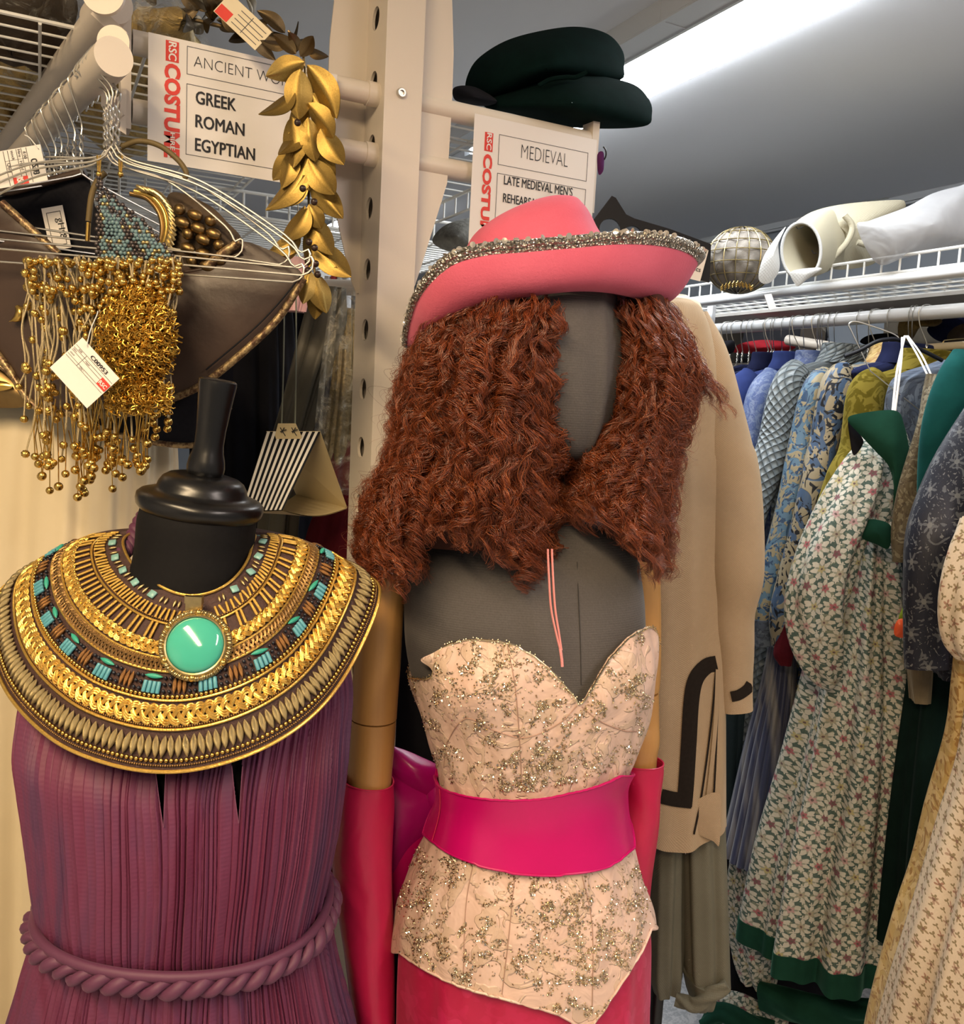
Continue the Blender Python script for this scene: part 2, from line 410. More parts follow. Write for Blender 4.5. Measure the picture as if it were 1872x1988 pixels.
strip_lamp(1.285, .75, 2.58, 'long lit fluorescent light on the ceiling above the aisle', (.93, .97, 1.0), LAMP_COOL)
strip_lamp(1.285, 3.36, 4.15, 'added ceiling light hidden behind the cream upright to light the rear', (.93, .97, 1.0), LAMP_COOL)  # added lamp, out of view, brightens the rear and the ceiling
strip_lamp(-.55, -1.2, .55, 'warm lit ceiling light over the left of the aisle', (1.0, .74, .44), LAMP_WARM)
strip_lamp(.95, -1.45, .0, 'soft white ceiling light behind the viewer', (1.0, .85, .76), LAMP_SOFT)
mb = MB(); mb.box((1.135, 2.6, CEIL_Z - .02), (.035, 4.1, .02)); mb.box((1.105, 2.6, CEIL_Z - .022), (.004, 4.1, .022)); mb.box((1.168, 2.6, CEIL_Z - .022), (.004, 4.1, .022))
for k in range(7): mb.box((1.135, -.3 + k * .6, CEIL_Z - .021), (.036, .002, .021))
obj('cable_trunking', mb, M['trunk'], label='grey cable trunking on the ceiling beside the lit strip', category='cable trunking', angle=30) if False else tag(obj('cable_trunking', mb, M['trunk'], angle=30), 'grey cable trunking on the ceiling beside the lit strip', 'cable trunking')

# ------------------------------------------------------------------ central post with its arms (one welded rack upright)
K = .90                                       # the upright's distance (scaled about the eye point)
PX0, PX1, PY0, PY1 = .4700 * K, .5300 * K, 1.318 * K, 1.425 * K
rack = thing('rack_upright', 'cream steel upright with slotted holes, arms and gusset plates behind the pink hat', 'rack', (.45, 1.233, 0))
from math import pi
# hollow post: front face solid, left face punched with oval holes
def holed_face(mb, x, y0, y1, z0, z1, holes, ry, rz):
    yc = (y0 + y1) / 2; zs = [z0] + [z for z in holes] + [z1]
    cuts = [z0] + [(holes[i] + holes[i + 1]) / 2 for i in range(len(holes) - 1)] + [z1]
    for i, hz in enumerate(holes):
        a, b = cuts[i], cuts[i + 1]; k = 32; th = np.linspace(0, 2 * pi, k, endpoint=False)
        ins = np.stack([np.full(k, x), yc + ry * np.cos(th), hz + rz * np.sin(th)], -1)
        out = []
        for q in th:
            c, s_ = math.cos(q), math.sin(q); ty = (y1 - yc) / max(abs(c), 1e-6); tz = ((b - hz) if s_ > 0 else (hz - a)) / max(abs(s_), 1e-6); tt = min(ty, tz)
            out.append((x, yc + c * tt, hz + s_ * tt))
        out = np.array(out)
        for (cy_, cz_) in ((y0, a), (y1, a), (y0, b), (y1, b)):   # snap nearest to the corners
            j = np.argmin((out[:, 1] - cy_) ** 2 + (out[:, 2] - cz_) ** 2); out[j] = (x, cy_, cz_)
        inn2 = ins + np.array([.004, 0, 0])
        mb.grid(np.stack([out, ins, inn2]), cu=True)
hz = [W(711, y, 1.43 * K)[2] for y in (1200, 1085, 972, 862, 752, 640)][::1]
step = (hz[5] - hz[0]) / 5
holes = [hz[0] + step * k for k in range(-10, 11)]
holes = [h for h in holes if .05 < h < CEIL_Z - .05]
mb = MB(); holed_face(mb, PX0, PY0 + .0061, PY1 - .0061, 0.0, CEIL_Z - .002, holes, .0145, .0155)
mb.box(((PX0 + PX1) / 2, PY0 + .003, CEIL_Z / 2 - .001), ((PX1 - PX0) / 2 + .0006, .003, CEIL_Z / 2 - .001))
mb.box((PX1 - .003, (PY0 + PY1) / 2, CEIL_Z / 2 - .001), (.002, (PY1 - PY0) / 2 - .0061, CEIL_Z / 2 - .001))
mb.box(((PX0 + PX1) / 2, PY1 - .003, CEIL_Z / 2 - .001), ((PX1 - PX0) / 2, .003, CEIL_Z / 2 - .001))
obj('post', mb, M['powder'], rack, smooth=False)
bz = W(779, 181, PY0 + 0.0); b0 = WY(779, 181, PY0)
mb = MB(); mb.lathe(b0 + np.array([0, .001, 0]), [(0.0001, -.004), (.0025, -.004), (.0032, -.001), (.0036, -.004), (.0062, -.0035), (.0066, 0), (0.0001, 0)], 24, axis=(0, -1, 0))
mb2 = MB(); mb2.lathe(b0, [(.0068, 0), (.0066, .003), (.0055, .0042), (.0034, .0042), (.0030, .001), (.0001, .001)], 24, axis=(0, -1, 0))
obj('bolt', mb2, M['wire'], rack, label='steel hex socket bolt')
AY = 1.352 * K; ZA, ZB = 1.55 + .464 * K, 1.55 + .375 * K; ZM = (ZA + ZB) / 2; RA = .0145
XL, XR = .095 * K, .865 * K
for z in (ZA, ZB):
    mb = MB(); mb.tube([(XL + .02, AY, z), (PX0 - .004, AY, z)], RA, 24)
    mb.tube([(PX0 - .016, AY, z), (PX0 + .002, AY, z)], RA * 1.12, 24)
    obj('arm', mb, M['powder'], rack)
    mb = MB(); mb.tube([(PX1 - .002, AY, z), (XR, AY, z)], RA, 24); obj('arm', mb, M['powder'], rack)
for sx, x in ((-1, PX0), (1, PX1)):      # diamond gusset plates, bent tab onto the post
    zz = [1.55 + K * q for q in (.79, .55, .47, .35, .23, .185, .17)]; ww = [.036, .055, .056, .054, .023, .011, .004]
    gy = PY1 - .016 if sx < 0 else PY0 + .022; o = [(x + sx * w, gy, z) for z, w in zip(zz, ww)] + [(x, gy, zz[-1]), (x, gy, zz[0])]
    mb = MB(); mb.poly(o if sx > 0 else o[::-1], .003, (0, 1, 0)); obj('gusset_plate', mb, M['powder'], rack, smooth=False)
# end plates and the two tubes that run away to the left (hang rail and shelf tube) with oval end caps
def capsule(c, r, h, axis, up, th, mb):
    a = np.array(axis, float); a /= np.linalg.norm(a); u = np.array(up, float); u -= a * u.dot(a); u /= np.linalg.norm(u); s_ = np.cross(a, u)
    q = [np.array(c) + u * h * (1 if math.sin(k) >= 0 else -1) + (u * math.sin(k) + s_ * math.cos(k)) * r for k in np.linspace(.0, 2 * pi, 40, endpoint=False)]
    mb.poly(q, th, a)
EY = AY
mb = MB(); mb.box((XL + .012, EY, ZM), (.006, .015, .066))
for s_ in (-1, 1): mb.poly([(XL + .012, EY - .0205, ZM + s_ * .075), (XL + .012, EY - .0205, ZM + s_ * .02), (XL - .014, EY - .0205, ZM + s_ * .055), (XL - .014, EY - .0205, ZM + s_ * .062)], .004, (0, 1, 0))
obj('end_bracket', mb, M['powder'], rack, smooth=False)
mb = MB(); mb.box((XR - .002, EY, ZM), (.006, .015, .07)); obj('end_bracket', mb, M['powder'], rack, smooth=False)
# ------------------------------------------------------------------ lettering and thin sheets
def text_mesh(s, o, xd, ud, width=None, height=None, bold=0.0, thick=.0003):
    """letters as a thin mesh: o = left end of the baseline, xd / ud unit axes, width and cap height in metres"""
    cu = bpy.data.curves.new('lettering', 'FONT'); cu.body = s; cu.size = 1.0; cu.offset = bold; cu.extrude = .0; cu.resolution_u = 3
    ob = bpy.data.objects.new('lettering', cu); COL.objects.link(ob); dg = bpy.context.evaluated_depsgraph_get()
    me = bpy.data.meshes.new_from_object(ob.evaluated_get(dg)); bpy.data.objects.remove(ob); bpy.data.curves.remove(cu)
    V = np.zeros(len(me.vertices) * 3); me.vertices.foreach_get('co', V); V = V.reshape(-1, 3)
    F = [tuple(p.vertices) for p in me.polygons]; bpy.data.meshes.remove(me)
    x0, x1 = V[:, 0].min(), V[:, 0].max(); H = max(V[:, 1].max(), .3)
    sy = height / H if height else 0; sx = width / (x1 - x0) if width else sy
    if not height: sy = sx
    return np.asarray(o) + np.outer((V[:, 0] - x0) * sx, xd) + np.outer(V[:, 1] * sy, ud), F
def unit(v): v = np.asarray(v, float); return v / np.linalg.norm(v)
class Sheet:
    """a thin rectangular card from three corners: top left, top right, bottom left"""
    def __init__(s, tl, tr, bl, thick=.0006):
        s.o = np.asarray(tl, float); s.x = unit(np.asarray(tr) - s.o); y = np.asarray(bl) - s.o; y = y - s.x * y.dot(s.x)
        s.w = np.linalg.norm(np.asarray(tr) - s.o); s.h = np.linalg.norm(y); s.y = unit(y); s.n = np.cross(s.x, s.y); s.th = thick
        if s.n.dot(FH) > 0: s.n = -s.n
        s.n = -s.n if s.n.dot(CAM - s.o) < 0 else s.n
    def p(s, u, v, lift=0.0): return s.o + s.x * u * s.w + s.y * v * s.h + s.n * lift
    def card(s, mb): return mb.box(s.p(.5, .5, -s.th / 2), (s.w / 2, s.h / 2, s.th / 2), (s.x, s.y, s.n))
    def rect(s, mb, u0, v0, u1, v1, lift=.0004):
        return mb.box(s.p((u0 + u1) / 2, (v0 + v1) / 2, lift / 2), (abs(u1 - u0) * s.w / 2, abs(v1 - v0) * s.h / 2, lift / 2), (s.x, s.y, s.n))
    def frame(s, mb, u0, v0, u1, v1, t=.0007):
        a, b = t / s.w, t / s.h
        for q in ((u0, v0, u1, v0 + b), (u0, v1 - b, u1, v1), (u0, v0, u0 + a, v1), (u1 - a, v0, u1, v1)): s.rect(mb, *q)
    def text(s, mb, t, u, v, w=None, h=None, bold=0.0, rot=0, lift=.0006):
        xd, ud = (s.x, -s.y) if rot == 0 else ((s.y, s.x) if rot == 1 else (-s.y, -s.x))
        heavy = 0 < bold < .03
        V, F = text_mesh(t, s.p(u, v, lift), xd, ud, w, h, 0.0 if heavy else bold); mb.add(V, F)
        if heavy:                                        # heavier strokes: the same letters laid again a hair to each side
            d = (np.linalg.norm((V.max(0) - V.min(0)) * np.abs(ud)) if not h else h) * bold * 2.2
            for k_, (a, b) in enumerate(((1, 0), (-1, 0), (0, .6), (0, -.6))): mb.add(V + xd * d * a + ud * d * b + s.n * .00005 * (k_ + 1), F)
        return mb

def costume_sign(label, tl, tr, bl, lines, title, group=None):
    sh = Sheet(tl, tr, bl); mb = MB(); sh.card(mb)
    t = thing('costume_sign', label, 'sign', sh.p(.5, 1.0))
    pa = obj('paper', mb, M['paper'], t, smooth=False)
    a, b, red, white = MB(), MB(), MB(), MB()
    title(sh, a, b, red, white); lines(sh, a, b, red, white)
    for nm, m_, k in (('lettering', a, 'ink'), ('ruled_box', b, 'grey_ink'), ('logo', red, 'red_ink'), ('logo_lettering', white, 'white_ink')):
        for j in range(len(m_.V) if False else 1): obj(nm, m_, M[k], pa, smooth=False)
    return t, sh
YS = 1.3245 * K
def s1(sh, a, b, red, white):
    hm = sh.h
    sh.frame(b, .19, .04, .96, .262); sh.frame(b, .19, .335, .96, .90)
    sh.text(a, 'ANCIENT WORLD', .225, .192, w=.585 * sh.w, h=.088 * hm, bold=-.020)
    for s_, w_, v_ in (('GREEK', .206, .478), ('ROMAN', .253, .667), ('EGYPTIAN', .312, .855)): sh.text(a, s_, .238, v_, w=w_ * sh.w, h=.100 * hm, bold=.014)
    sh.rect(red, .085, .03, .15, .19, .0005); sh.text(white, 'RSC', .10, .04, w=.14 * hm, h=.038 * sh.w, bold=.02, rot=1, lift=.0011)
    sh.text(red, 'COSTUME', .085, .205, w=.745 * hm, h=.075 * sh.w, bold=.045, rot=1)
    sh.text(white, 'HIRE', .112, .75, w=.135 * hm, h=.022 * sh.w, bold=.02, rot=1, lift=.0012)
costume_sign('wide white paper sign reading ANCIENT WORLD taped to the left arms of the upright',
             WY(288, 62, YS), WY(655, 145, YS), WY(276, 310, YS), s1, lambda *q: None)
def s2(sh, a, b, red, white):
    sh.frame(b, .195, .082, .93, .245); sh.frame(b, .195, .29, .93, .93)
    sh.text(a, 'MEDIEVAL', .375, .187, w=.385 * sh.w, h=.075 * sh.h, bold=-.02)
    sh.text(a, 'LATE MEDIEVAL MEN\u2019S', .25, .345, w=.565 * sh.w, h=.048 * sh.h, bold=.008)
    sh.text(a, 'REHEARSAL SKIRTS', .25, .442, w=.475 * sh.w, h=.048 * sh.h, bold=.008)
    sh.rect(red, .085, .085, .148, .185, .0005); sh.text(white, 'RSC', .10, .09, w=.088 * sh.h, h=.036 * sh.w, bold=.02, rot=1, lift=.0011)
    sh.text(red, 'COSTUME', .085, .20, w=.50 * sh.h, h=.066 * sh.w, bold=.045, rot=1)
    sh.text(white, 'HIRE', .105, .575, w=.09 * sh.h, h=.02 * sh.w, bold=.02, rot=1, lift=.0012)
a_ = WY(922, 220, YS); b_ = WY(1160, 266, YS); b_[2] = a_[2]
costume_sign('white paper sign reading MEDIEVAL hung from the right arms above the pink hat', a_, b_, a_ - np.array([-.004, 0, .29 * K]), s2, lambda *q: None)

def fan(px, D, bulge=.02, back=.01, rings=8, n=120, center=None, dfun=None):
    """a padded flat thing: outline in photo pixels at distance D, swollen towards the front by bulge"""
    o = crv(px, n, closed=True); c = o.mean(0) if center is None else np.array(center, float)
    mb = MB(); G = []; U = []
    def soft(t):                                          # inner rings forget the corners of the outline
        k = int((1 - t) * n * .22)
        if k < 1: return o
        w = np.concatenate([o[-k:], o, o[:k]]); cs = np.vstack([[0, 0], np.cumsum(w, axis=0)]); return (cs[2 * k + 1:] - cs[:-2 * k - 1]) / (2 * k + 1)
    for t in np.linspace(0.0, 1, rings):
        t_ = math.sin(t * pi / 2) if bulge else t
        q = c + (soft(t_) - c) * max(t_, .001)
        G.append([W(x, y, (D if dfun is None else D + dfun(x, y)) - bulge * (1 - t_ ** 2)) for x, y in q])
    for t in np.linspace(1, .001, 4):
        q = c + (o - c) * (t if t < 1 else 1.0); G.append([W(x, y, (D if dfun is None else D + dfun(x, y)) + back) for x, y in q])
    G = np.array(G); U = np.stack([G @ RH, G[..., 2]], -1)
    return mb.grid(G, cu=True, uv=U)

# ------------------------------------------------------------------ left tubes, end caps and the wire shelf over them
ZT, ZR = 1.55 + .485 * K, 1.55 + .392 * K
def tube_thing(name, label, cat, p0, p1, r, socket_r, ext):
    a = np.array(p0); b = np.array(p1); b = a + (b - a) * ext
    t = thing(name, label, cat, a)
    mb = MB(); mb.tube([a, b], r, 28); obj('tube', mb, M['powder'], t)
    mb = MB(); d = unit(b - a); mb.tube([a - d * .015, a + d * .05], socket_r, 28); obj('socket', mb, M['powder'], t, angle=30)
    return t, a, b
tt, ta, tb_ = tube_thing('shelf_tube', 'thick cream tube under the wire shelf at top left', 'tube', WZ(213, 14, ZT), WZ(24, 266, ZT), .0185, .0225, 3.2)
rt, ra, rb = tube_thing('hanging_rail', 'cream rail at left carrying the cluster of wire hangers', 'rail', WZ(214, 117, ZR), WZ(97, 239, ZR), .0165, .0205, 4.5)
for par, px, py, sx, sy in ((rt, 219, 96, 29, 43), (tt, 200, -22, 38, 44)):
    c = W(px, py, 1.035); mb = MB(); r = sx * m_px(1.035); h = (sy - sx) * m_px(1.035)
    capsule(c, r, h, -FH * .96 + RH * .1, (0.05, 0, 1), -.006, mb); obj('end_cap', mb, M['powder'], par, label='flat oval end cap', angle=30)
mb = MB(); mb.poly([W(x, y, 1.06) for x, y in ((176, 27), (190, 8), (246, 62), (246, 92))], .004, FH); obj('bracket', mb, M['powder'], rt, smooth=False)
mb = MB(); mb.poly([W(x, y, 1.10) for x, y in ((196, 172), (240, 222), (222, 236), (196, 205))], .004, FH); obj('bracket', mb, M['powder'], rt, smooth=False)

def wire_shelf(name, label, x0, x1, y0, y1, z, sx, sy, r=.0019, lip=.045, lipside=None, group=None, lipstep=None):
    t = thing(name, label, 'wire shelf', ((x0 + x1) / 2, (y0 + y1) / 2, z), group)
    mb = MB()
    for y in np.arange(y0, y1 + 1e-6, sy): mb.tube([(x0, y, z), (x1, y, z)], r, 6)
    obj('cross_wires', mb, M['white_wire'], t)
    mb = MB()
    for x in np.arange(x0, x1 + 1e-6, sx): mb.tube([(x, y0, z - r * 2), (x, y1, z - r * 2)], r * 1.35, 6)
    for x in (x0, x1): mb.tube([(x, y0, z), (x, y1, z)], r * 1.6, 6)
    for y in (y0, y1): mb.tube([(x0, y, z), (x1, y, z)], r * 1.6, 6)
    obj('frame_wires', mb, M['white_wire'], t)
    if lipside is not None:
        mb = MB(); zl = z - lip if lip > 0 else z - lip
        st = lipstep or sy * 2
        for side in lipside:
            if side in 'xX':
                x = x0 if side == 'x' else x1
                mb.tube([(x, y0, zl), (x, y1, zl)], r * 1.7, 8)
                for y in np.arange(y0, y1, st): mb.tube([(x, y, z), (x, y, zl)], r * 1.25, 6)
            else:
                y = y0 if side == 'y' else y1
                mb.tube([(x0, y, zl), (x1, y, zl)], r * 1.7, 8)
                for x in np.arange(x0, x1, st): mb.tube([(x, y, z), (x, y, zl)], r * 1.25, 6)
        obj('lip', mb, M['white_wire'], t)
    return t
ZS = ZA + .052
wire_shelf('wire_shelf', 'white wire shelf above the ANCIENT WORLD sign holding bagged gold pieces', -.62, .40, 1.275, 2.7, ZS - .03, .125, .043, r=.0017)
mb = MB()
wire_shelf('wire_shelf', 'white wire shelf under the dark green hats', .50, .80, 1.29, 2.2, ZS - .03, .075, .055, lip=.04, lipside='Xy', lipstep=.06, r=.0017)
wire_shelf('wire_shelf', 'lower white wire shelf behind the upright, left of the MEDIEVAL sign', .05, 1.02, 2.0, 3.0, 1.93, .10, .03, lip=-.05, lipside='Xy', lipstep=.05, r=.0022)

# ------------------------------------------------------------------ wire hangers at left
def hook_path(top, neck, r, side, back):
    """wire hook over a rail: top centre of the rail, neck point below"""
    a = np.linspace(-.6, pi, 16); c = np.asarray(top)
    P = [c + side * (r * math.cos(k)) + ZU * (r * math.sin(k)) for k in a][::-1]
    P = [P[0] - ZU * r * 1.2] + P if False else P
    return P[::-1][::-1], P
def left_hanger(i, top, neckpx, lpx, rpx, dpx, D, label):
    t = thing('wire_hanger', label, 'hanger', W(*neckpx, D), 'wire hangers on the left rail')
    N = W(*neckpx, D); mb = MB(); rr = .0195
    side = unit(np.cross(rb - ra, ZU)); side = side if side.dot(FH) < 0 else -side
    arc = [top + side * (rr * math.cos(k)) + ZU * rr * math.sin(k) for k in np.linspace(pi * 1.15, -.15, 14)]
    mb.tube(crv(arc + [N + ZU * .05, N + ZU * .03], 30), .00115, 6)
    for ph in (0, pi):
        tw = [N + ZU * (.035 - .045 * s_) + RH * .0022 * math.cos(14 * s_ + ph) + FH * .0022 * math.sin(14 * s_ + ph) for s_ in np.linspace(0, 1, 30)]
        mb.tube(tw, .00115, 6)
    obj('hook', mb, M['wire'], t)
    L, R = W(*lpx, D + .02), W(*rpx, D); nb = N - ZU * .012
    up = ZU * dpx * m_px(D)
    def sh(E_, s_): return [nb, nb + (E_ - nb) * .08 - ZU * .008, nb + (E_ - nb) * .45 + ZU * .012, E_ + (nb - E_) * .14 + ZU * .006, E_ + (nb - E_) * .05 - ZU * .004, E_ + ZU * .004, E_ - ZU * .010, E_ + (nb - E_) * .05 - ZU * .022]
    a = sh(L, -1); b = sh(R, 1)
    loop = crv(a, 40); loop2 = crv(b, 40)
    bar = np.array([a[-1], b[-1]])
    mb = MB(); mb.tube(loop, .00125, 6); mb.tube(loop2, .00125, 6); mb.tube(bar, .00125, 6); obj('frame', mb, M['wire'], t)
rail_at = lambda s_: ra + (rb - ra) * s_
specs = [((216, 262), (-150, 440), (606, 506), 0, 1.000, 'front wire hanger whose lower bar carries the gold bead fringe'),
         ((210, 268), (-140, 470), (588, 520), 0, 1.012, 'wire hanger just behind the front one, bar drooping lowest at right'),
         ((222, 256), (-155, 420), (600, 492), 0, 1.024, 'wire hanger third in the left cluster, bar above the leather collar'),
         ((205, 270), (-160, 400), (470, 470), 0, 1.036, 'shorter wire hanger in the left cluster ending over the bronze beads'),
         ((228, 264), (-150, 380), (560, 486), 0, 1.048, 'wire hanger at the back of the left cluster near the gold ring')]
for i, (nk, l, r, d, D, lab) in enumerate(specs):
    left_hanger(i, rail_at(.012 + .011 * i) + ZU * .002, nk, l, r, d, D, lab)
for i in range(8):
    s_ = .085 + .026 * i; c = rail_at(s_)
    t = thing('wire_hanger', 'bare hook of a wire hanger along the left rail, %s from the cluster' % ('first second third fourth fifth sixth seventh eighth'.split()[i]), 'hanger', c, 'wire hangers on the left rail')
    side = unit(np.cross(rb - ra, ZU)); side = side if side.dot(FH) < 0 else -side; lean = unit(rb - ra) * (.010 * (i % 3) - .012)
    arc = [c + side * (.0195 * math.cos(k)) + ZU * .0195 * math.sin(k) + lean * math.cos(k) for k in np.linspace(pi * 1.15, -.15, 14)]
    N = c - ZU * .085 + side * .003
    mb = MB(); mb.tube(crv(arc + [N + ZU * .045, N + ZU * .03], 30), .00115, 6)
    for ph in (0, pi): mb.tube([N + ZU * (.03 - .045 * q) + RH * .002 * math.cos(12 * q + ph) + FH * .002 * math.sin(12 * q + ph) for q in np.linspace(0, 1, 24)], .00115, 6)
    obj('hook', mb, M['wire'], t)
    mb = MB(); dX = unit(np.cross(rb - ra, ZU) * np.array([1, 1, 0]))
    for s2 in (-1, 1): mb.tube(crv([N - ZU * .015, N + dX * s2 * .03 - ZU * .028, N + dX * s2 * .19 - ZU * .085, N + dX * s2 * .205 - ZU * .10, N + dX * s2 * .19 - ZU * .108], 24), .00115, 6)
    mb.tube([N - dX * .19 - ZU * .108, N + dX * .19 - ZU * .108], .00115, 6); obj('frame', mb, M['wire'], t)

# ------------------------------------------------------------------ gold leaf garland
M['leaf'] = metalm('antique gold leaf', (.36, .245, .070), .46, 40.0, .12, .3)
M['leaf_dark'] = metalm('dark bronze leaf', (.16, .115, .06), .42, 40.0, .12, .3)  # bronze, made darker also for the shadow on the garland's top leaves
M['berry'] = plain('dark brown berry', (.03, .015, .01), .3)
def leaf_mesh(name, mat, fold=.35, w=.5):
    n, m = 16, 9; G = np.zeros((n, m, 3))
    for i, s_ in enumerate(np.linspace(0, 1, n)):
        ww = w * .5 * math.sin(pi * min(1, s_ ** .85)) ** .8 * (1 - .15 * s_) + .004
        for j, q in enumerate(np.linspace(-1, 1, m)):
            G[i, j] = (q * ww, abs(q) * ww * fold + .09 * math.sin(pi * s_) - .015 * (abs(q) < .15), -s_)
    mb = MB(); mb.grid(G); mb.grid(G + np.array([0, .012, 0]), flip=True)
    me, _ = mb.mesh(name, np.zeros(3)); me.materials.append(mat); return me
LM = [leaf_mesh('leaf', M['leaf'], .18, .60), leaf_mesh('leaf', M['leaf'], .32, .50), leaf_mesh('leaf', M['leaf_dark'], .25, .55)]
gar = thing('leaf_garland', 'garland of antique gold metal leaves hanging over the end of the ANCIENT WORLD sign', 'garland', W(600, 600, 1.09))
mb = MB(); mb.tube([W(x, y, 1.105) for x, y in crv([(560, 60), (585, 95), (593, 150), (590, 230), (598, 320), (600, 400), (606, 470), (612, 540), (612, 560)], 60)], .0016, 6); obj('stem', mb, M['leaf_dark'], gar)
leaves = [((591, 120), (516, 148), 0, 0), ((598, 92), (638, 110), 2, 0), ((575, 105), (530, 66), 2, 0), ((560, 86), (505, 78), 2, 0), ((585, 98), (560, 62), 2, 0), ((583, 110), (608, 70), 2, 0), ((583, 134), (580, 232), 0, 0), ((596, 126), (654, 230), 1, 0),
  ((572, 176), (502, 222), 0, 0), ((598, 200), (648, 268), 1, 0), ((566, 226), (570, 326), 0, 0), ((598, 228), (612, 314), 1, 0), ((622, 250), (668, 320), 0, 0), ((566, 292), (548, 366), 0, 0),
  ((592, 322), (516, 408), 1, 0), ((598, 308), (650, 378), 0, 0), ((594, 340), (536, 402), 0, 0), ((602, 350), (666, 424), 1, 0), ((584, 330), (552, 398), 0, 1), ((610, 330), (640, 400), 0, 1), ((592, 400), (554, 458), 0, 0), ((600, 396), (624, 444), 0, 0),
  ((598, 404), (546, 470), 0, 0), ((602, 412), (646, 496), 1, 0), ((584, 460), (522, 490), 0, 0), ((580, 470), (526, 506), 0, 1), ((614, 470), (682, 538), 0, 0), ((612, 455), (655, 520), 1, 1), ((602, 524), (588, 590), 1, 0), ((616, 532), (634, 608), 0, 0),
  ((610, 548), (612, 620), 0, 1), ((588, 240), (540, 300), 0, 1), ((590, 180), (560, 260), 0, 1), ((604, 180), (640, 240), 0, 1), ((590, 280), (600, 370), 0, 1), ((574, 282), (530, 350), 0, 1), ((606, 290), (650, 350), 0, 1), ((598, 440), (600, 520), 0, 1)]
rnd = random.Random(5)
for k, (b0_, t0, kind, lay) in enumerate(leaves):
    Dl = 1.080 + .012 * lay + .006 * rnd.random(); a = W(*b0_, Dl + .008); b = W(*t0, Dl - .012 + .014 * rnd.random()); L = np.linalg.norm(b - a)
    z = -unit(b - a); y = FH - z * FH.dot(z); y = unit(y + np.cross(z, y) * rnd.uniform(-.7, .7)); x = np.cross(y, z)
    o = bpy.data.objects.new('leaf', LM[kind]); COL.objects.link(o); attach(o, a, gar); o.rotation_mode = 'QUATERNION'; o.rotation_quaternion = quat(x, y, z); o.scale = (L,) * 3
for k, (x, y) in enumerate(((611, 481), (598, 508), (613, 512), (598, 525), (617, 533), (578, 238), (588, 366), (610, 392), (600, 470))):
    mb = MB(); mb.ball(W(x, y, 1.068), .0042, 12, 8); obj('berry', mb, M['berry'], gar)
tg = thing('price_tag', 'old card price tag with a red logo lying above the gold garland', 'tag', W(470, 60, 1.12))
sh = Sheet(W(447, -14, 1.13), W(528, 62, 1.12), W(400, 8, 1.13)); mb = MB(); sh.card(mb); obj('card', mb, M['cream_card'], tg, smooth=False)
mb = MB(); sh.rect(mb, .02, .55, .30, .98); obj('logo', mb, M['red_ink'], tg, smooth=False)
mb = MB()
for v in (.2, .4, .6, .8): sh.rect(mb, .36, v, .95, v + .03)
sh.rect(mb, .6, .1, .61, .9); obj('ruled_lines', mb, M['grey_ink'], tg, smooth=False)
# dark foliage wreath lying on the shelf behind the sign
wr = thing('leaf_wreath', 'dark bronze leaf wreath lying on the wire shelf above the sign', 'wreath', W(420, 60, 1.30))
for k in range(34):
    u_ = rnd.random(); c = W(300 + 260 * u_, 8 + 62 * u_ + rnd.uniform(-30, 26), 1.24 + .14 * rnd.random()); d = unit([rnd.uniform(-1, 1), rnd.uniform(-1, 1), rnd.uniform(-.6, .6)])
    o = bpy.data.objects.new('leaf', LM[2]); COL.objects.link(o); attach(o, c, wr); o.rotation_mode = 'QUATERNION'; q = unit(np.cross(d, [.3, .2, .9])); o.rotation_quaternion = quat(np.cross(q, d), q, d); o.scale = (.045,) * 3
mb = MB(); mb.tube([W(300 + 260 * u_, 20 + 62 * u_, 1.31) for u_ in np.linspace(0, 1, 20)], .003, 6); obj('stem', mb, M['leaf_dark'], wr)

# ------------------------------------------------------------------ bagged gold pieces on the wire shelf
t = NT('clear plastic bag'); n = t.noise(t.objc(), 26.0, 5.0, .65, 1.5); t.set(col=(.85, .80, .66), rough=.12, alpha=t.sstep(n, .45, .75) * .55 + .06, spec=.8); t.bump(n, 1.0, .02); M['plastic'] = t.m
t = NT('gold lame'); n = t.noise(t.objc(), 30.0, 4.0, .6, 1.0); t.set(col=t.mix(n, (.22, .12, .03), (.85, .62, .22)), rough=.42, metal=.55); t.bump(n, .8, .01); M['lame'] = t.m
t = NT('dark brown stuff'); n = t.noise(t.objc(), 30.0, 4.0); t.set(col=t.mix(n, (.02, .012, .008), (.10, .06, .025)), rough=.7); t.bump(n, .6, .01); M['dkbrown'] = t.m
spots = [(-.03, 1.46, 'by the cream tube'), (-.21, 1.50, 'nearest the left edge'), (-.03, 1.83, 'behind the thick tube'), (-.22, 1.86, 'second from the left edge'), (-.10, 2.36, 'far back'), (-.30, 2.42, 'at the far left corner'), (.15, 1.50, 'right of the tubes'), (.15, 1.88, 'right of the tubes and further back'), (.10, 2.42, 'at the back right'), (.30, 1.75, 'under the leaf wreath')]
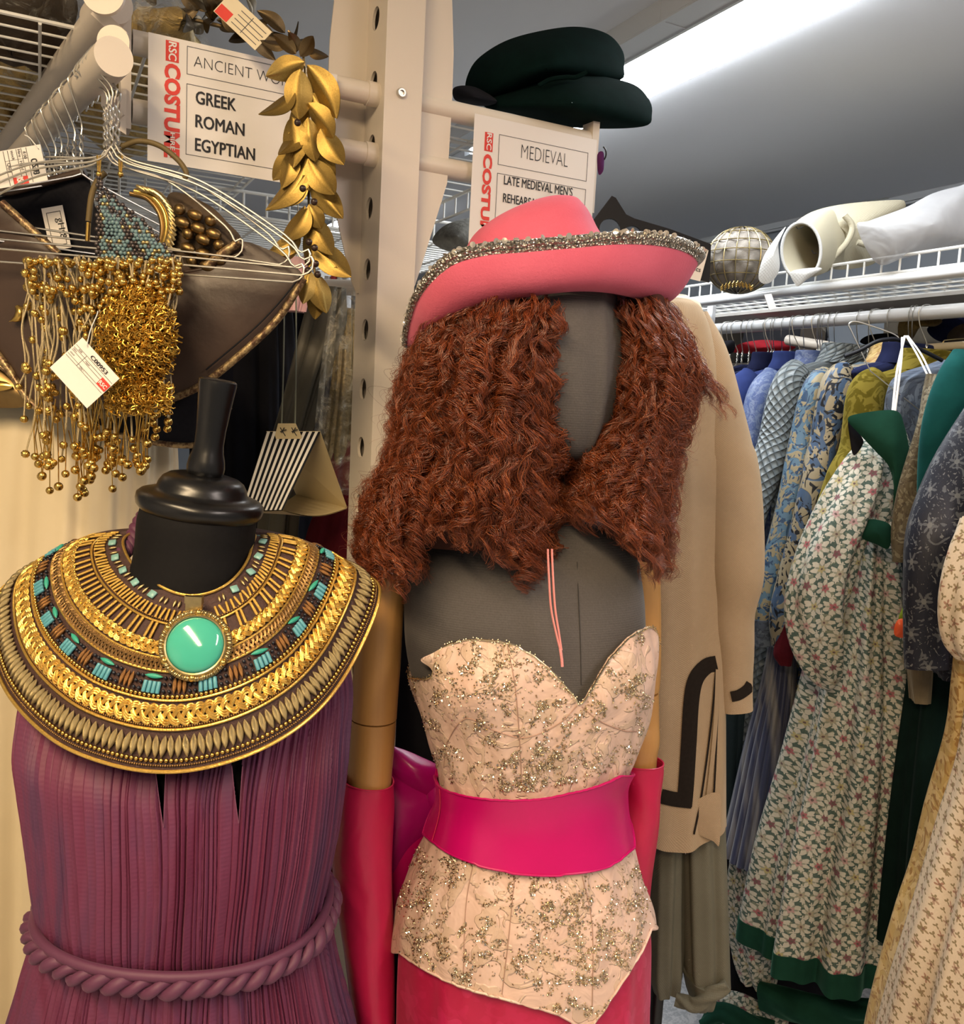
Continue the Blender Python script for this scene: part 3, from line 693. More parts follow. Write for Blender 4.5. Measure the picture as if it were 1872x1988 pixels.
for k, (x, y, wh) in enumerate(spots):
    z = ZS - .022
    t = thing('gold_costume_piece', 'bagged gold costume piece on the left wire shelf, ' + wh, 'costume piece', (x, y, z), 'bagged gold costume pieces on the wire shelf')
    mb = MB(); th = np.linspace(0, 2 * pi, 40, endpoint=False); ph = np.linspace(.02, pi - .02, 14); r_ = np.random.RandomState(k)
    nz = 1 + .14 * np.sin(3 * th + r_.rand() * 6)[None] * np.sin(2 * ph + k)[:, None] + .06 * np.sin(9 * th + k)[None]
    G = np.stack([np.outer(np.sin(ph), np.cos(th)) * .085 * nz, np.outer(np.sin(ph), np.sin(th)) * .165 * nz, np.outer(np.cos(ph), np.ones(40)) * .042 * nz + .046], -1) + np.array([x, y, z])
    mb.grid(G, cu=True); obj('gold_fabric', mb, M['lame' if k % 4 else 'dkbrown'], t)
    mb = MB(); mb.grid((G - np.array([x, y, z + .046])) * np.array([1.10, 1.10, 1.10]) + np.array([x, y, z + .052]), cu=True); obj('clear_bag', mb, M['plastic'], t)

# ------------------------------------------------------------------ brown leather collars on the hangers
t = NT('brown leather'); n = t.noise(t.objc(), 16.0, 5.0, .6); t.set(col=t.mix(n, (.030, .017, .012), (.066, .038, .026)), rough=t.sstep(n, .2, .9) * .25 + .36); t.bump(n, .35, .004); M['leather'] = t.m
t = NT('gold rubbed trim'); n = t.noise(t.objc(), 130.0, 4.0, .7); t.set(col=t.mix(t.sstep(n, .4, .62), (.11, .06, .035), (.46, .34, .17)), rough=.4, metal=.6); t.bump(n, .5, .002); M['trim'] = t.m
M['black_cloth'] = cloth('black lining cloth', (.010, .010, .014), .9, 700)
M['bronze'] = metalm('bronze bead', (.26, .17, .07), .38, 60.0, .3)
M['gold'] = metalm('bright gold', (.66, .44, .12), .26, 90.0, .12, .15)
M['pale_gold'] = metalm('pale antique gold', (.50, .40, .20), .36, 200.0, .25, .2)
lc = thing('leather_collar', 'wide brown leather collar with gold rubbed edging hung behind the bead fringe', 'collar', W(230, 800, 1.08))
OUT = [(8, 397), (60, 445), (114, 494), (220, 512), (350, 514), (405, 510), (464, 470), (520, 484), (560, 505), (590, 536), (586, 552), (540, 610), (490, 664), (400, 738), (330, 774), (250, 798), (150, 800), (70, 788), (10, 700), (-60, 610), (-110, 480), (-60, 380)]
obj('leather_panel', fan(OUT, 1.06, .020, .006, 10, 200, (240, 620)), M['leather'], lc)
def rimtube(px, D, r, mat, par, name='edging', n=80, taper=False):
    mb = MB(); mb.tube([W(x, y, D) for x, y in crv(px, n)], r, 10); return obj(name, mb, mat, par)
rimtube([(590, 540), (545, 612), (490, 668), (400, 742), (330, 776), (250, 802), (150, 803), (70, 790), (5, 700), (-70, 610)], 1.058, .0045, M['trim'], lc)
rimtube([(4, 394), (58, 443), (114, 494)], 1.055, .0048, M['trim'], lc); rimtube([(402, 516), (430, 494), (466, 470)], 1.05, .0055, M['trim'], lc)
rimtube([(360, 528), (400, 520), (470, 490)], 1.052, .0016, M['leather'], lc, 'seam'); rimtube([(586, 533), (540, 590), (486, 645), (400, 718)], 1.051, .0010, M['black_plastic'], lc, 'seam')
mb = MB(); mb.tube([W(x, y, 1.043) for x, y in crv([(33, 594), (40, 606), (36, 616), (24, 622), (18, 624)], 20)], np.array([.0055 * math.sin(pi * min(1, .12 + q * .95)) + .0004 for q in np.linspace(0, 1, 20)]), 10); obj('teardrop_stud', mb, M['gold'], lc, label='small gold teardrop stud')
bc = thing('leather_collar', 'black lined collar with coppery rim hanging lower behind the leather one', 'collar', W(330, 860, 1.12))
obj('lining', fan([(-40, 350), (60, 350), (165, 335), (200, 420), (420, 560), (452, 690), (442, 800), (395, 855), (312, 858), (225, 838), (150, 790), (60, 640)], 1.12, .012, .006, 8, 140, (230, 640)), M['black_cloth'], bc)
rimtube([(446, 790), (396, 858), (312, 861), (222, 841)], 1.118, .0038, M['trim'], bc)
rimtube([(-40, 352), (10, 372), (60, 362), (120, 345), (166, 333)], 1.112, .005, M['leather'], bc)
lb = thing('size_label', 'white fabric label with handwritten letters on the black lining', 'label', W(105, 490, 1.10))
sh = Sheet(W(80, 405, 1.10), W(121, 398, 1.10), W(88, 489, 1.10)); mb = MB(); sh.card(mb); tp = obj('tape', mb, M['paper'], lb, smooth=False)
mb = MB(); sh.text(mb, 'gHt8', .62, .28, w=.48 * sh.h, h=.30 * sh.w, rot=1); sh.frame(mb, .18, .12, .85, .9, .0006); obj('handwriting', mb, M['ink'], tp, smooth=False)
# second rope edged collar at the far left
rp = thing('rope_edged_collar', 'rope edged gold and brown disc collar showing at the left edge under the leather', 'collar', W(10, 790, 1.10))
obj('disc', fan([(-90, 690), (-20, 700), (40, 740), (62, 772), (45, 790), (0, 792), (-80, 790)], 1.10, .012, .006, 6, 80), M['bronze'], rp)
for off in (0, 9): rimtube([(-20, 690 + off), (12, 712 + off), (44, 750 + off), (66, 782 + off)], 1.088, .0028, M['trim'], rp)
mb = MB(); mb.add(*[[W(x, y, 1.086) for x, y in ((-30, 738), (10, 742), (24, 752), (0, 758), (-30, 756))], [(0, 1, 2, 3, 4)]]); obj('gold_inlay', fan([(-30, 738), (10, 741), (24, 752), (0, 759), (-30, 757)], 1.087, .004, .004, 4, 40), M['gold'], rp)
# bronze beaded breastplate and gold ring behind the blue beads
bb = thing('beaded_breastplate', 'bronze beaded breastplate with barrel shaped beads right of the gold ring', 'breastplate', W(400, 500, 1.05))
obj('backing', fan([(330, 375), (400, 395), (440, 430), (470, 470), (430, 515), (340, 520), (322, 450)], 1.075, .01, .005, 6, 80), M['dkbrown'], bb)
bar = []
for i, (x, y, n_) in enumerate(((336, 402, 3), (342, 428, 3), (352, 450, 3), (352, 478, 3), (360, 502, 2))):
    for j in range(n_):
        xx, yy = x + j * 30, y + j * 11; mb = MB(); a = W(xx, yy, 1.054); b = W(xx + 26, yy + 9, 1.054)
        if (i + j) % 2 == 0 and j != 1: mb.ball((a + b) / 2, .0068, 14, 9)
        else: mb.tube(np.linspace(a, b, 7), np.array([.0035, .0058, .0066, .0068, .0066, .0058, .0035]), 12)
        obj('barrel_bead', mb, M['bronze'], bb)
gr = thing('gold_ring_band', 'curved gold band with rope twist edge standing behind the blue beads', 'armband', W(300, 480, 1.05))
for k, (o_, m_, r_) in enumerate(((0, 'gold', .0042), (10, 'pale_gold', .005), (-9, 'bronze', .003))):
    mb = MB(); mb.tube([W(x + o_, y - o_ * .4, 1.068) for x, y in crv([(262, 372), (295, 382), (318, 410), (324, 445), (316, 478), (306, 492)], 40)], r_, 10); obj('band', mb, M[m_], gr)
for k in range(16):
    q = crv([(272, 366), (305, 376), (330, 406), (336, 445), (328, 480)], 17); a = W(*(q[k] + [-6, -5]), 1.060); b = W(*(q[k + 1] + [6, 5]), 1.060); mb = MB(); mb.tube([a, (a + b) / 2 - FH * .002, b], .0022, 8); obj('twist', mb, M['pale_gold'], gr)
# olive cord loop, and two more straps
cl = thing('cord_loop', 'olive brown cord looping up from the hangers in front of the sign', 'cord', W(300, 340, 1.03))
mb = MB(); mb.tube([W(x, y, 1.035) for x, y in crv([(236, 285), (270, 274), (310, 283), (345, 310), (362, 335), (358, 347)], 40)], .0031, 10); obj('cord', mb, M['dkbrown'] if False else plain('olive brown cord', (.13, .09, .03), .6), cl)
mb = MB(); mb.tube([W(x, y, 1.03) for x, y in crv([(205, 335), (190, 350), (178, 380), (172, 430)], 20)], .0034, 10); obj('cord', mb, bpy.data.materials['olive brown cord'], cl)
mb = MB(); mb.tube([W(172, 432, 1.03), W(170, 468, 1.03)], .0026, 8); obj('cord_tip', mb, M['gold'], cl)
# turquoise bead net
bn = thing('bead_net', 'triangular net of turquoise, dark and gold beads hanging from two loops', 'beadwork', W(260, 495, 1.01))
mt, md, mg = MB(), MB(), MB(); M['turq_bead'] = plain('turquoise seed bead', (.15, .25, .28), .35, var=.3); M['dark_bead'] = plain('gunmetal seed bead', (.10, .085, .085), .25, metal=.6)
for r_i in range(22):
    y = 345 + r_i * 7.2; f = r_i / 21; xl = 190 - 2 * f; xr = 192 + 55 * min(1, f * 1.8) + 105 * f ** 1.6; nb = max(2, int((xr - xl) / 7.5))
    for c_i in range(nb):
        x = xl + (xr - xl) * (c_i + .5 * (r_i % 2)) / nb; p = W(x + rnd.uniform(-1, 1), y + rnd.uniform(-1, 1) + 8 * (c_i / nb) * f, 1.012 - .006 * math.sin(pi * c_i / nb))
        q = rnd.random(); edge = c_i in (0, nb - 1) or abs(c_i / nb - .5) < .06
        (md if edge or q < .12 or f < .12 else (mg if q < .3 or f < .2 else mt)).ball(p, .0026 if q < .6 else .0021, 8, 6)
for m_, k, nm in ((mt, 'turq_bead', 'turquoise_beads'), (md, 'dark_bead', 'dark_beads'), (mg, 'pale_gold', 'gold_beads')): obj(nm, m_, M[k], bn, kind='stuff')
mb = MB()
for x in (192, 234):
    for q in (-3, 3): mb.tube([W(x + q, 302, 1.01), W(x + q * .6, 332, 1.008), W(x, 345, 1.008)], .0011, 6)
    mb.ball(W(x, 338, 1.006), .0032, 10, 8)
obj('loops', mb, M['gold'], bn)

# ------------------------------------------------------------------ gold bead fringe over the hanger bar
bf = thing('bead_fringe', 'fringe of gold melon beads on pale cords draped over the hanger bar', 'bead fringe', W(200, 950, .985))
M['bead_cord'] = plain('pale twisted bead cord', (.52, .42, .24), .45, metal=.3, nscale=900.0, nstr=.6)
th = np.linspace(0, 2 * pi, 40, endpoint=False); ph = np.linspace(.01, pi - .01, 11)
R_ = 1 + .09 * np.sign(np.sin(10 * th)) * np.abs(np.sin(10 * th)) ** .6
mb = MB(); mb.grid(np.stack([np.outer(np.sin(ph), np.cos(th) * R_), np.outer(np.sin(ph), np.sin(th) * R_), np.outer(np.cos(ph), np.ones(40))], -1), cu=True)
melon, _ = mb.mesh('melon_bead', np.zeros(3)); melon.materials.append(M['gold'])
NB, extra = 0, MB(); rn = np.random.RandomState(3)
for k in range(92):
    x0 = 46 + 306 * (k + rn.rand()) / 92; hang = 640 + 300 * rn.rand() ** .8 * (1 - .35 * abs((x0 - 170) / 180)); x1 = x0 + rn.uniform(-35, 35) + (x0 - 200) * -.12
    Dk = .985 + rn.uniform(-.018, .012); yy = 498 + 14 * rn.rand()
    pts = [(x0 + 4, yy + 14, Dk + .02), (x0, yy, Dk)] + [(x0 + (x1 - x0) * q + rn.uniform(-11, 11), yy + (hang - yy) * q, Dk + rn.uniform(-.006, .006)) for q in (.2, .4, .6, .8, 1)]
    C = crv(pts, 60); mb = MB(); P = [W(a, b, c) for a, b, c in C]
    mb.tube(P, .00105, 5); obj('strand', mb, M['bead_cord'], bf)
    for q in sorted(rn.choice(np.arange(6, 56), 4, replace=False).tolist() + [59]):
        p = P[q]; r = rn.uniform(.0038, .0050)
        if NB >= 98: extra.ball(p, r, 12, 8)
        elif q == 59 or rn.rand() < .5:
            ax = unit(rn.randn(3) * .5 + np.array([0, 0, 1])); x_ = unit(np.cross(ax, [.3, 1, .1])); o = bpy.data.objects.new('melon_bead', melon); COL.objects.link(o); attach(o, p, bf); o.rotation_mode = 'QUATERNION'; o.rotation_quaternion = quat(x_, np.cross(ax, x_), ax); o.scale = (r,) * 3; NB += 1
for k in range(150):
    p = W(rn.uniform(46, 350), 505 + 70 * rn.rand() ** 1.6 + (60 * rn.rand() if rn.rand() < .4 else 0), .972 + rn.uniform(-.014, .012)); extra.ball(p, rn.uniform(.0036, .0047), 12, 8)
for (cx_, cy_, n_) in ((160, 905, 24), (220, 900, 22), (85, 900, 9), (270, 880, 10)):
    for k in range(n_):
        p = W(cx_ + rn.normal(0, 16), cy_ + rn.normal(0, 26), .98 + rn.uniform(-.012, .012)); extra.ball(p, rn.uniform(.0042, .0052), 12, 8)
        extra.tube([p, p + ZU * .03 + RH * rn.uniform(-.004, .004), p + ZU * .075 + RH * rn.uniform(-.01, .01)], .0006, 4)
obj('tip_bead_cluster', extra, M['gold'], bf, kind='stuff')
tc = thing('tangled_gold_cord', 'bundle of tangled bright gold cord in front of the bead fringe', 'gold cord', W(255, 760, .95))
mb = MB()
for k in range(1300):
    a = rn.rand() * 2 * pi; rr = math.sqrt(rn.rand()); x, y = 258 + 78 * rr * math.cos(a) + 8, 655 + 98 * rr * math.sin(a); 
    if rn.rand() < .22: x, y = 270 + 60 * rn.uniform(-1, 1), 770 + 22 * rn.uniform(-1, 1) - 12 * math.sin(x)
    Dk = .972 - .034 * math.sqrt(max(0, 1 - rr * rr)) + rn.uniform(0, .006); d = rn.rand() * pi - .4; q = rn.uniform(5, 13)
    mb.tube([W(x + q * math.cos(d) * s_ + 4 * math.sin(5 * s_ + k), y + q * math.sin(d) * s_ + 4 * math.cos(4 * s_ + k), Dk - .003 * math.cos(2 * s_)) for s_ in np.linspace(-1, 1, 7)], rn.uniform(.0005, .0010), 5)
obj('cord_coils', mb, metalm('bright gold cord', (.58, .35, .065), .34, 300.0, .3, .4), tc, kind='stuff')
obj('cord_core', fan([(190, 600), (240, 560), (310, 590), (338, 660), (325, 745), (270, 775), (210, 720)], .975, .022, .012, 6, 60), M['dkbrown'], tc)
def price_tag(label, tl, tr, bl, D, D2, code, string):
    sh = Sheet(W(*tl, D), W(*tr, D2), W(*bl, D)); t = thing('price_tag', label, 'tag', sh.p(.5, 1))
    mb = MB(); sh.card(mb); cdd = obj('card', mb, M['paper'], t, smooth=False); mb = MB()
    sh.text(mb, code, .36, .17, w=.42 * sh.w, h=.085 * sh.h, bold=.02)
    for v in (.2, .27, .34, .46, .52): sh.rect(mb, .02, v, .98, v + .006)
    sh.rect(mb, .30, .2, .304, .52)
    for i, (s_, u, v) in enumerate((('8.00', .12, .255), ('Hire', .04, .325), ('Head', .36, .325), ('stock', .04, .42), ('Qty 1', .36, .50))): sh.text(mb, s_, u, v, h=.04 * sh.h)
    obj('print', mb, M['ink'], cdd, smooth=False)
    mb = MB(); sh.rect(mb, .78, .26, .99, .46, .0006); lg = obj('logo', mb, M['red_ink'], cdd, smooth=False)
    mb = MB(); sh.text(mb, 'RSC', .80, .41, w=.17 * sh.w, h=.09 * sh.h, bold=.02, lift=.0012); obj('logo_lettering', mb, M['white_ink'], cdd, smooth=False)
    mb = MB(); mb.tube([W(a, b, D - .002) for a, b in crv(string, 20)], .0006, 5); obj('string', mb, M['white_wire'], t)
price_tag('white price tag C00953 with red logo hanging in front of the bead fringe', (160, 655), (232, 735), (128, 748), .925, .925, 'C00953', [(168, 672), (176, 640), (188, 612), (190, 604)])
price_tag('cream price tag at the left edge beside the cluster of hanger hooks', (78, 280), (93, 350), (-60, 306), 1.045, 1.045, 'CLS393', [(74, 288), (58, 268), (48, 262)])

# ------------------------------------------------------------------ cream gown in a pale bag behind the purple dress
t = NT('cream satin cloth'); n = t.noise(t.objc(), 5.0, 3.0); t.set(col=t.mix(n, (.58, .48, .31), (.70, .60, .41)), rough=.55, sheen=.3); t.bump(t.noise(t.objc(), 9.0, 4.0), .35, .01); M['cream'] = t.m
P, U = loft([(775, -260, 300, 1.22, .04), (800, -300, 330, 1.20, .06), (1000, -320, 335, 1.19, .08), (1400, -330, 330, 1.18, .09), (2000, -340, 330, 1.17, .10), (2300, -340, 330, 1.17, .10)], 360, 60, 2.6, folds(17, .0085, 4, .35))
cg = obj('cream_gown', closed_grid(P, U), M['cream']); tag(cg, 'long cream satin gown hanging at left behind the purple dress', 'gown')

# ------------------------------------------------------------------ dark garments on the rail behind the post's left side
M['black_velvet'] = velvet('black velvet', (.012, .012, .016), .5)
M['greyolive'] = satin('grey olive satin', (.085, .078, .058), .5)
M['maroon'] = velvet('maroon velvet', (.10, .010, .016), .6)
M['navy_dark'] = velvet('dark navy velvet', (.018, .022, .045), .6)
def hung(name, label, cat, rows, mat, k=9, amp=.008, seed=0, sup=2.4, n=160, group=None, grow=.35):
    P, U = loft(rows, n, 50, sup, folds(k, amp, seed, grow)); o = obj(name, closed_grid(P, U), mat); return tag(o, label, cat, group)
hung('black_gown', 'black velvet gown hanging behind the striped carton', 'gown', [(560, 380, 560, 1.62, .04), (700, 380, 570, 1.62, .05), (1000, 380, 575, 1.62, .055), (1500, 380, 590, 1.62, .06), (2100, 380, 600, 1.62, .06)], M['black_velvet'], 9, .010, 2)
hung('black_coat', 'black coat on the left rail next to the plastic garment bag', 'coat', [(590, 545, 650, 1.80, .04), (720, 520, 640, 1.80, .06), (1000, 500, 640, 1.8, .06), (1400, 500, 640, 1.8, .06), (2100, 490, 640, 1.8, .06)], M['black_velvet'], 7, .008, 3)
hung('grey_olive_robe', 'grey olive satin robe with a long shining fold between black garments', 'robe', [(560, 610, 672, 1.49, .03), (640, 590, 668, 1.485, .035), (760, 560, 625, 1.48, .04), (960, 515, 580, 1.48, .04), (1300, 500, 560, 1.48, .04), (1900, 500, 560, 1.48, .04)], M['greyolive'], 5, .009, 6)
hung('maroon_gown', 'dark maroon gown beside the post at left', 'gown', [(820, 655, 705, 1.50, .03), (950, 630, 712, 1.48, .05), (1100, 590, 715, 1.47, .06), (1500, 590, 715, 1.46, .07), (2100, 590, 715, 1.46, .07)], M['maroon'], 6, .006, 8)
hung('black_gown', 'black gown hanging in the gloom behind the pink mannequin', 'gown', [(1000, 760, 1180, 1.40, .03), (1200, 740, 1200, 1.38, .05), (1500, 740, 1210, 1.37, .06), (2100, 740, 1220, 1.36, .06)], M['black_velvet'], 8, .008, 12)
gb = hung('sequin_gown', 'gold sequin gown inside a clear plastic garment bag left of the post', 'gown', [(600, 655, 695, 1.50, .02), (700, 650, 700, 1.49, .03), (800, 640, 700, 1.49, .04), (920, 625, 690, 1.49, .04)], plain('gold brown sequin cloth', (.20, .15, .07), .4, metal=.5, nscale=180.0, nstr=1.0, var=.6), 6, .004, 9)
gb = hung('garment_bag', 'clear plastic garment bag with wrinkles left of the post', 'garment bag', [(560, 650, 700, 1.45, .025), (640, 640, 706, 1.44, .045), (760, 628, 706, 1.44, .055), (940, 612, 700, 1.44, .055), (945, 615, 696, 1.44, .05)], M['plastic'], 9, .006, 5)
slip = hung('pink_silk_slip', 'pale pink cloth showing between the leather collar and the garland', 'slip', [(500, 555, 600, 1.36, .01), (560, 550, 600, 1.36, .015), (605, 552, 590, 1.36, .015)], satin('pale pink silk', (.72, .42, .44), .4), 5, .003, 5)
mb = MB(); mb.tube([W(575, 505, 1.36), W(578, 440, 1.36), WZ(580, 330, ZS - .03)], .001, 5); obj('hanging_loop', mb, M['bead_cord'], slip)
for k, (x, c) in enumerate(((640, (.55, .56, .58)), (652, (.42, .05, .06)), (664, (.62, .63, .64)), (676, (.50, .52, .56)))):
    hung('folded_shirt', ['pale grey shirt end on the far shelf behind the garland', 'red shirt end on the far shelf behind the garland', 'white shirt end on the far shelf behind the garland', 'blue grey shirt end on the far shelf behind the garland'][k], 'shirt', [(538, x - 8, x + 6, 1.9, .02), (562, x - 9, x + 5, 1.9, .02), (640, x - 9, x + 5, 1.9, .02)], cloth('shirt cloth', c, .8), 3, .002, k)
c = W(652, 640, 1.9); mb = MB(); mb.box(c - ZU * .012, (.30, .12, .010), (RH, FH, ZU)); tag(obj('shelf_board', mb, M['powder'], smooth=False), 'cream shelf board behind the garland holding the folded shirts', 'shelf')
mb = MB(); mb.tube([W(380, 548, 1.62), W(720, 560, 1.62)], .014, 16); tag(obj('far_rail', mb, M['powder']), 'cream rail behind the upright carrying the black garments', 'rail')
# striped tent shaped carton hung on two cords
M['carton'] = plain('cream carton board', (.60, .50, .29), .6); M['stripe_white'] = plain('white stripe', (.80, .78, .72), .55)
ct = thing('striped_carton', 'black and white striped tent shaped carton hanging on two cords', 'carton', W(580, 990, 1.22))
TL, TR, BL, BR = W(517, 838, 1.24), W(622, 838, 1.24), W(468, 992, 1.17), W(549, 990, 1.17); B2L, B2R = W(575, 960, 1.33), W(674, 986, 1.33)
nf = unit(np.cross(TR - TL, BL - TL)); nf = nf if nf.dot(FH) < 0 else -nf
mb = MB(); mb.poly([TL, TR, BR, BL], .0012, -nf); fp = obj('front_panel', mb, M['black_plastic'], ct, smooth=False, label='black panel with white stripes')
mb = MB()
for k in range(9):
    u0, u1 = (k + .18) / 9, (k + .66) / 9; mb.poly([TL + (TR - TL) * u0 + nf * .0006, TL + (TR - TL) * u1 + nf * .0006, BL + (BR - BL) * u1 + nf * .0006, BL + (BR - BL) * u0 + nf * .0006], .0005, -nf)
obj('white_stripes', mb, M['stripe_white'], fp, smooth=False)
mb = MB(); mb.poly([TL, TR, B2R, B2L], .0012, FH * .6 + ZU * .5); obj('back_panel', mb, M['carton'], ct, smooth=False, label='cream inner panel')
mb = MB(); q = np.linspace(0, 1, 12); e0 = np.array([BL + (BR - BL) * 0 + (BR - BL) * 0] * 12); 
G = np.array([[BR * (1 - a) + B2R * a - ZU * .010 * math.sin(pi * a) for a in q], [BL * (1 - a) + B2L * a - ZU * .010 * math.sin(pi * a) for a in q]]); mb.grid(G); mb.grid(G - ZU * .0012, flip=True); obj('base_panel', mb, M['carton'], ct, smooth=False)
mb = MB(); mb.poly([W(x, y, 1.232) for x, y in ((540, 822), (574, 822), (586, 848), (584, 852), (536, 852), (534, 845))], .001, FH); htb = obj('hang_tab', mb, M['carton'], ct, smooth=False)
mb = MB()
for o_ in (544, 566):
    for a, b in (((0, 830), (10, 846)), ((8, 830), (2, 840)), ((0, 838), (12, 834))): mb.tube([W(o_ + a[0], a[1], 1.229), W(o_ + b[0], b[1], 1.229)], .0006, 5)
obj('printed_marks', mb, M['ink'], htb)
for a, b in (((552, 590), (547, 824)), ((575, 580), (573, 824))):
    mb = MB(); mb.tube(crv([W(*a, 1.26), W((a[0] + b[0]) / 2 + 1, (a[1] + b[1]) / 2, 1.245), W(*b, 1.234)], 10), .0011, 6); obj('cord', mb, plain('grey green cord', (.20, .22, .17), .7), ct)
# ------------------------------------------------------------------ bodies that other things are fitted to
class Body:
    """smooth body of horizontal rings; rows (py, xl, xr, D, hd); seen-pixel curves can be fitted to its front"""
    def __init__(s, rows, sup=2.15, bumps=()):
        s.R = np.array(rows, float); s.sup = sup; s.bumps = bumps
        s.th = np.linspace(-.25, pi + .25, 360); s.rho = np.linspace(s.R[0, 0], s.R[-1, 0], 420)
        P = np.array([s.ring(r, s.th) for r in s.rho]); d = P - CAM; z = d @ FW
        s.X, s.Y = CX + FPX * (d @ IR) / z, CY - FPX * (d @ IU) / z
    def row(s, rho):
        y = s.R[:, 0]; k = int(np.clip(np.searchsorted(y, rho, 'right') - 1, 0, len(y) - 2)); t = (rho - y[k]) / (y[k + 1] - y[k])
        a = s.R[max(k - 1, 0)]; b = s.R[k]; c = s.R[k + 1]; d = s.R[min(k + 2, len(y) - 1)]
        t = min(max(t, -.3), 1.3)
        m0 = (c - a) / max(c[0] - a[0], 1e-6) * (c[0] - b[0]); m1 = (d - b) / max(d[0] - b[0], 1e-6) * (c[0] - b[0])
        return (2 * t ** 3 - 3 * t * t + 1) * b + (t ** 3 - 2 * t * t + t) * m0 + (-2 * t ** 3 + 3 * t * t) * c + (t ** 3 - t * t) * m1
    def ring(s, rho, th, off=0.0):
        _, xl, xr, D, hd = s.row(rho); C = W((xl + xr) / 2, rho, D); hw = (xr - xl) / 2 * m_px(float((C - CAM).dot(FW)))
        th = np.asarray(th, float); c, q = np.cos(th), np.sin(th)
        cc = np.sign(c) * np.abs(c) ** (2 / s.sup); ss = np.sign(q) * np.abs(q) ** (2 / s.sup)
        f = np.zeros_like(th) + off
        for (bt, br, wt, wr, amp) in s.bumps: f = f + amp * np.exp(-((th - bt) / wt) ** 2 - ((rho - br) / wr) ** 2)
        return C + np.outer(cc * hw + c * f, RH) - np.outer(ss * hd + q * f, FH)
    def pt(s, rho, th, off=0.0): return s.ring(rho, [th], off)[0]
    def find(s, px, py):               # (theta, rho) of the front point seen at a photo pixel
        i, j = np.unravel_index(np.argmin((s.X - px) ** 2 + (s.Y - py) ** 2), s.X.shape); return s.th[j], s.rho[i]
    def curve(s, pts, back, n=40):     # closed rho(theta) table from a visible pixel curve, left to right
        C = crv(pts, n); T = [s.find(*p) for p in C]; T.sort()
        t = np.array([q[0] for q in T]); r = np.array([q[1] for q in T])
        return lambda th: np.interp((np.asarray(th) + pi * .5) % (2 * pi) - pi * .5, np.concatenate([[-pi * .5], [t[0] - .35], t, [t[-1] + .35], [pi * 1.5]]), np.concatenate([[back], [(r[0] + back) / 2], r, [(r[-1] + back) / 2], [back]]))
    def shell(s, top, bot, off=.004, n=240, m=70, thick=.0025, fold=None):
        """cloth round the body between two curves rho(theta); closed with inner face"""
        th = np.linspace(-pi * .5, pi * 1.5, n, endpoint=False); a, b = top(th), bot(th); V = np.linspace(0, 1, m); G = np.zeros((m, n, 3)); U = np.zeros((m, n, 2))
        for i, v in enumerate(V):
            for j in range(n):
                o = off + (fold(th[j], v) if fold else 0.0); G[i, j] = s.ring(a[j] + (b[j] - a[j]) * v, [th[j]], o)[0]
            U[i, :, 0] = th * .14; U[i, :, 1] = -(a + (b - a) * v) * .00062
        I = np.zeros((m, n, 3))
        for i, v in enumerate(V[::-1]):
            for j in range(n): I[i, j] = s.ring(a[j] + (b[j] - a[j]) * v, [th[j]], off - thick)[0]
        mb = MB(); mb.grid(np.concatenate([G, I, G[:1]]), cu=True, uv=np.concatenate([U, U[::-1], U[:1]])); return mb, th

DP = 1.03
rowsT = [(985, 1012, 1112, DP + .01, .050), (1010, 968, 1168, DP + .01, .055), (1034, 900, 1214, DP + .01, .064), (1060, 836, 1236, DP + .01, .074), (1100, 800, 1243, DP, .082), (1150, 786, 1250, DP, .090), (1200, 785, 1252, DP, .096), (1260, 788, 1254, DP, .100), (1320, 800, 1252, DP, .101),
         (1400, 832, 1238, DP, .096), (1450, 848, 1222, DP, .090), (1500, 862, 1200, DP, .084), (1550, 864, 1200, DP, .083), (1600, 852, 1208, DP, .088), (1700, 816, 1230, DP, .098), (1800, 800, 1240, DP, .100), (2000, 800, 1236, DP, .10), (2300, 810, 1230, DP, .10)]
t = NT('dark grey jersey'); u, v = t.uv(); n = t.noise(t.objc(), 500.0, 2.0); t.set(col=t.mix(n, (.060, .054, .053), (.100, .091, .089)), rough=.85, sheen=.25, sheent=(.5, .5, .5)); t.bump(n + (v * 2400.0).sin() * .2, .25, .001); M['jersey'] = t.m
M['arm_wood'] = wood('varnished arm wood', (.42, .20, .055), (.58, .31, .095))
M['seam'] = plain('dark seam', (.03, .028, .028), .8)
pm = thing('mannequin', 'grey jersey mannequin with jointed wooden arms wearing the pink hat and red wig', 'mannequin', W(1020, 2900, DP))
PB = Body(rowsT)
P = np.array([PB.ring(r, np.linspace(0, 2 * pi, 120, endpoint=False)) for r in np.concatenate([np.linspace(985, 1100, 24), np.linspace(1110, 2290, 50)])])
mb = closed_grid(P, None if False else np.stack([np.broadcast_to(np.linspace(0, .9, 120)[None], P.shape[:2]), P[..., 2]], -1)); obj('torso', mb, M['jersey'], pm)
P, U = loft([(850, 1024, 1132, DP + .02, .046), (930, 1020, 1134, DP + .02, .048), (980, 1010, 1136, DP + .012, .052), (1005, 985, 1142, DP + .01, .054)], 60, 20, 2.0); obj('neck', closed_grid(P, U), M['jersey'], pm)
hr = [(560, 985, 1188, DP + .02, .072), (572, 962, 1196, DP + .015, .085), (640, 940, 1206, DP + .005, .098), (720, 948, 1206, DP, .100), (790, 972, 1194, DP, .094), (845, 1010, 1172, DP - .004, .078), (876, 1050, 1150, DP - .010, .056), (892, 1085, 1130, DP - .014, .028), (897, 1100, 1118, DP - .015, .010)]
def ridge(th, v): return .0045 * np.exp(-((th - .92) / .10) ** 2) * (1 - v ** 6)
P, U = loft(hr, 120, 60, 2.05, ridge); obj('head', closed_grid(P, U), M['jersey'], pm, label='faceless grey egg head turned to one side')
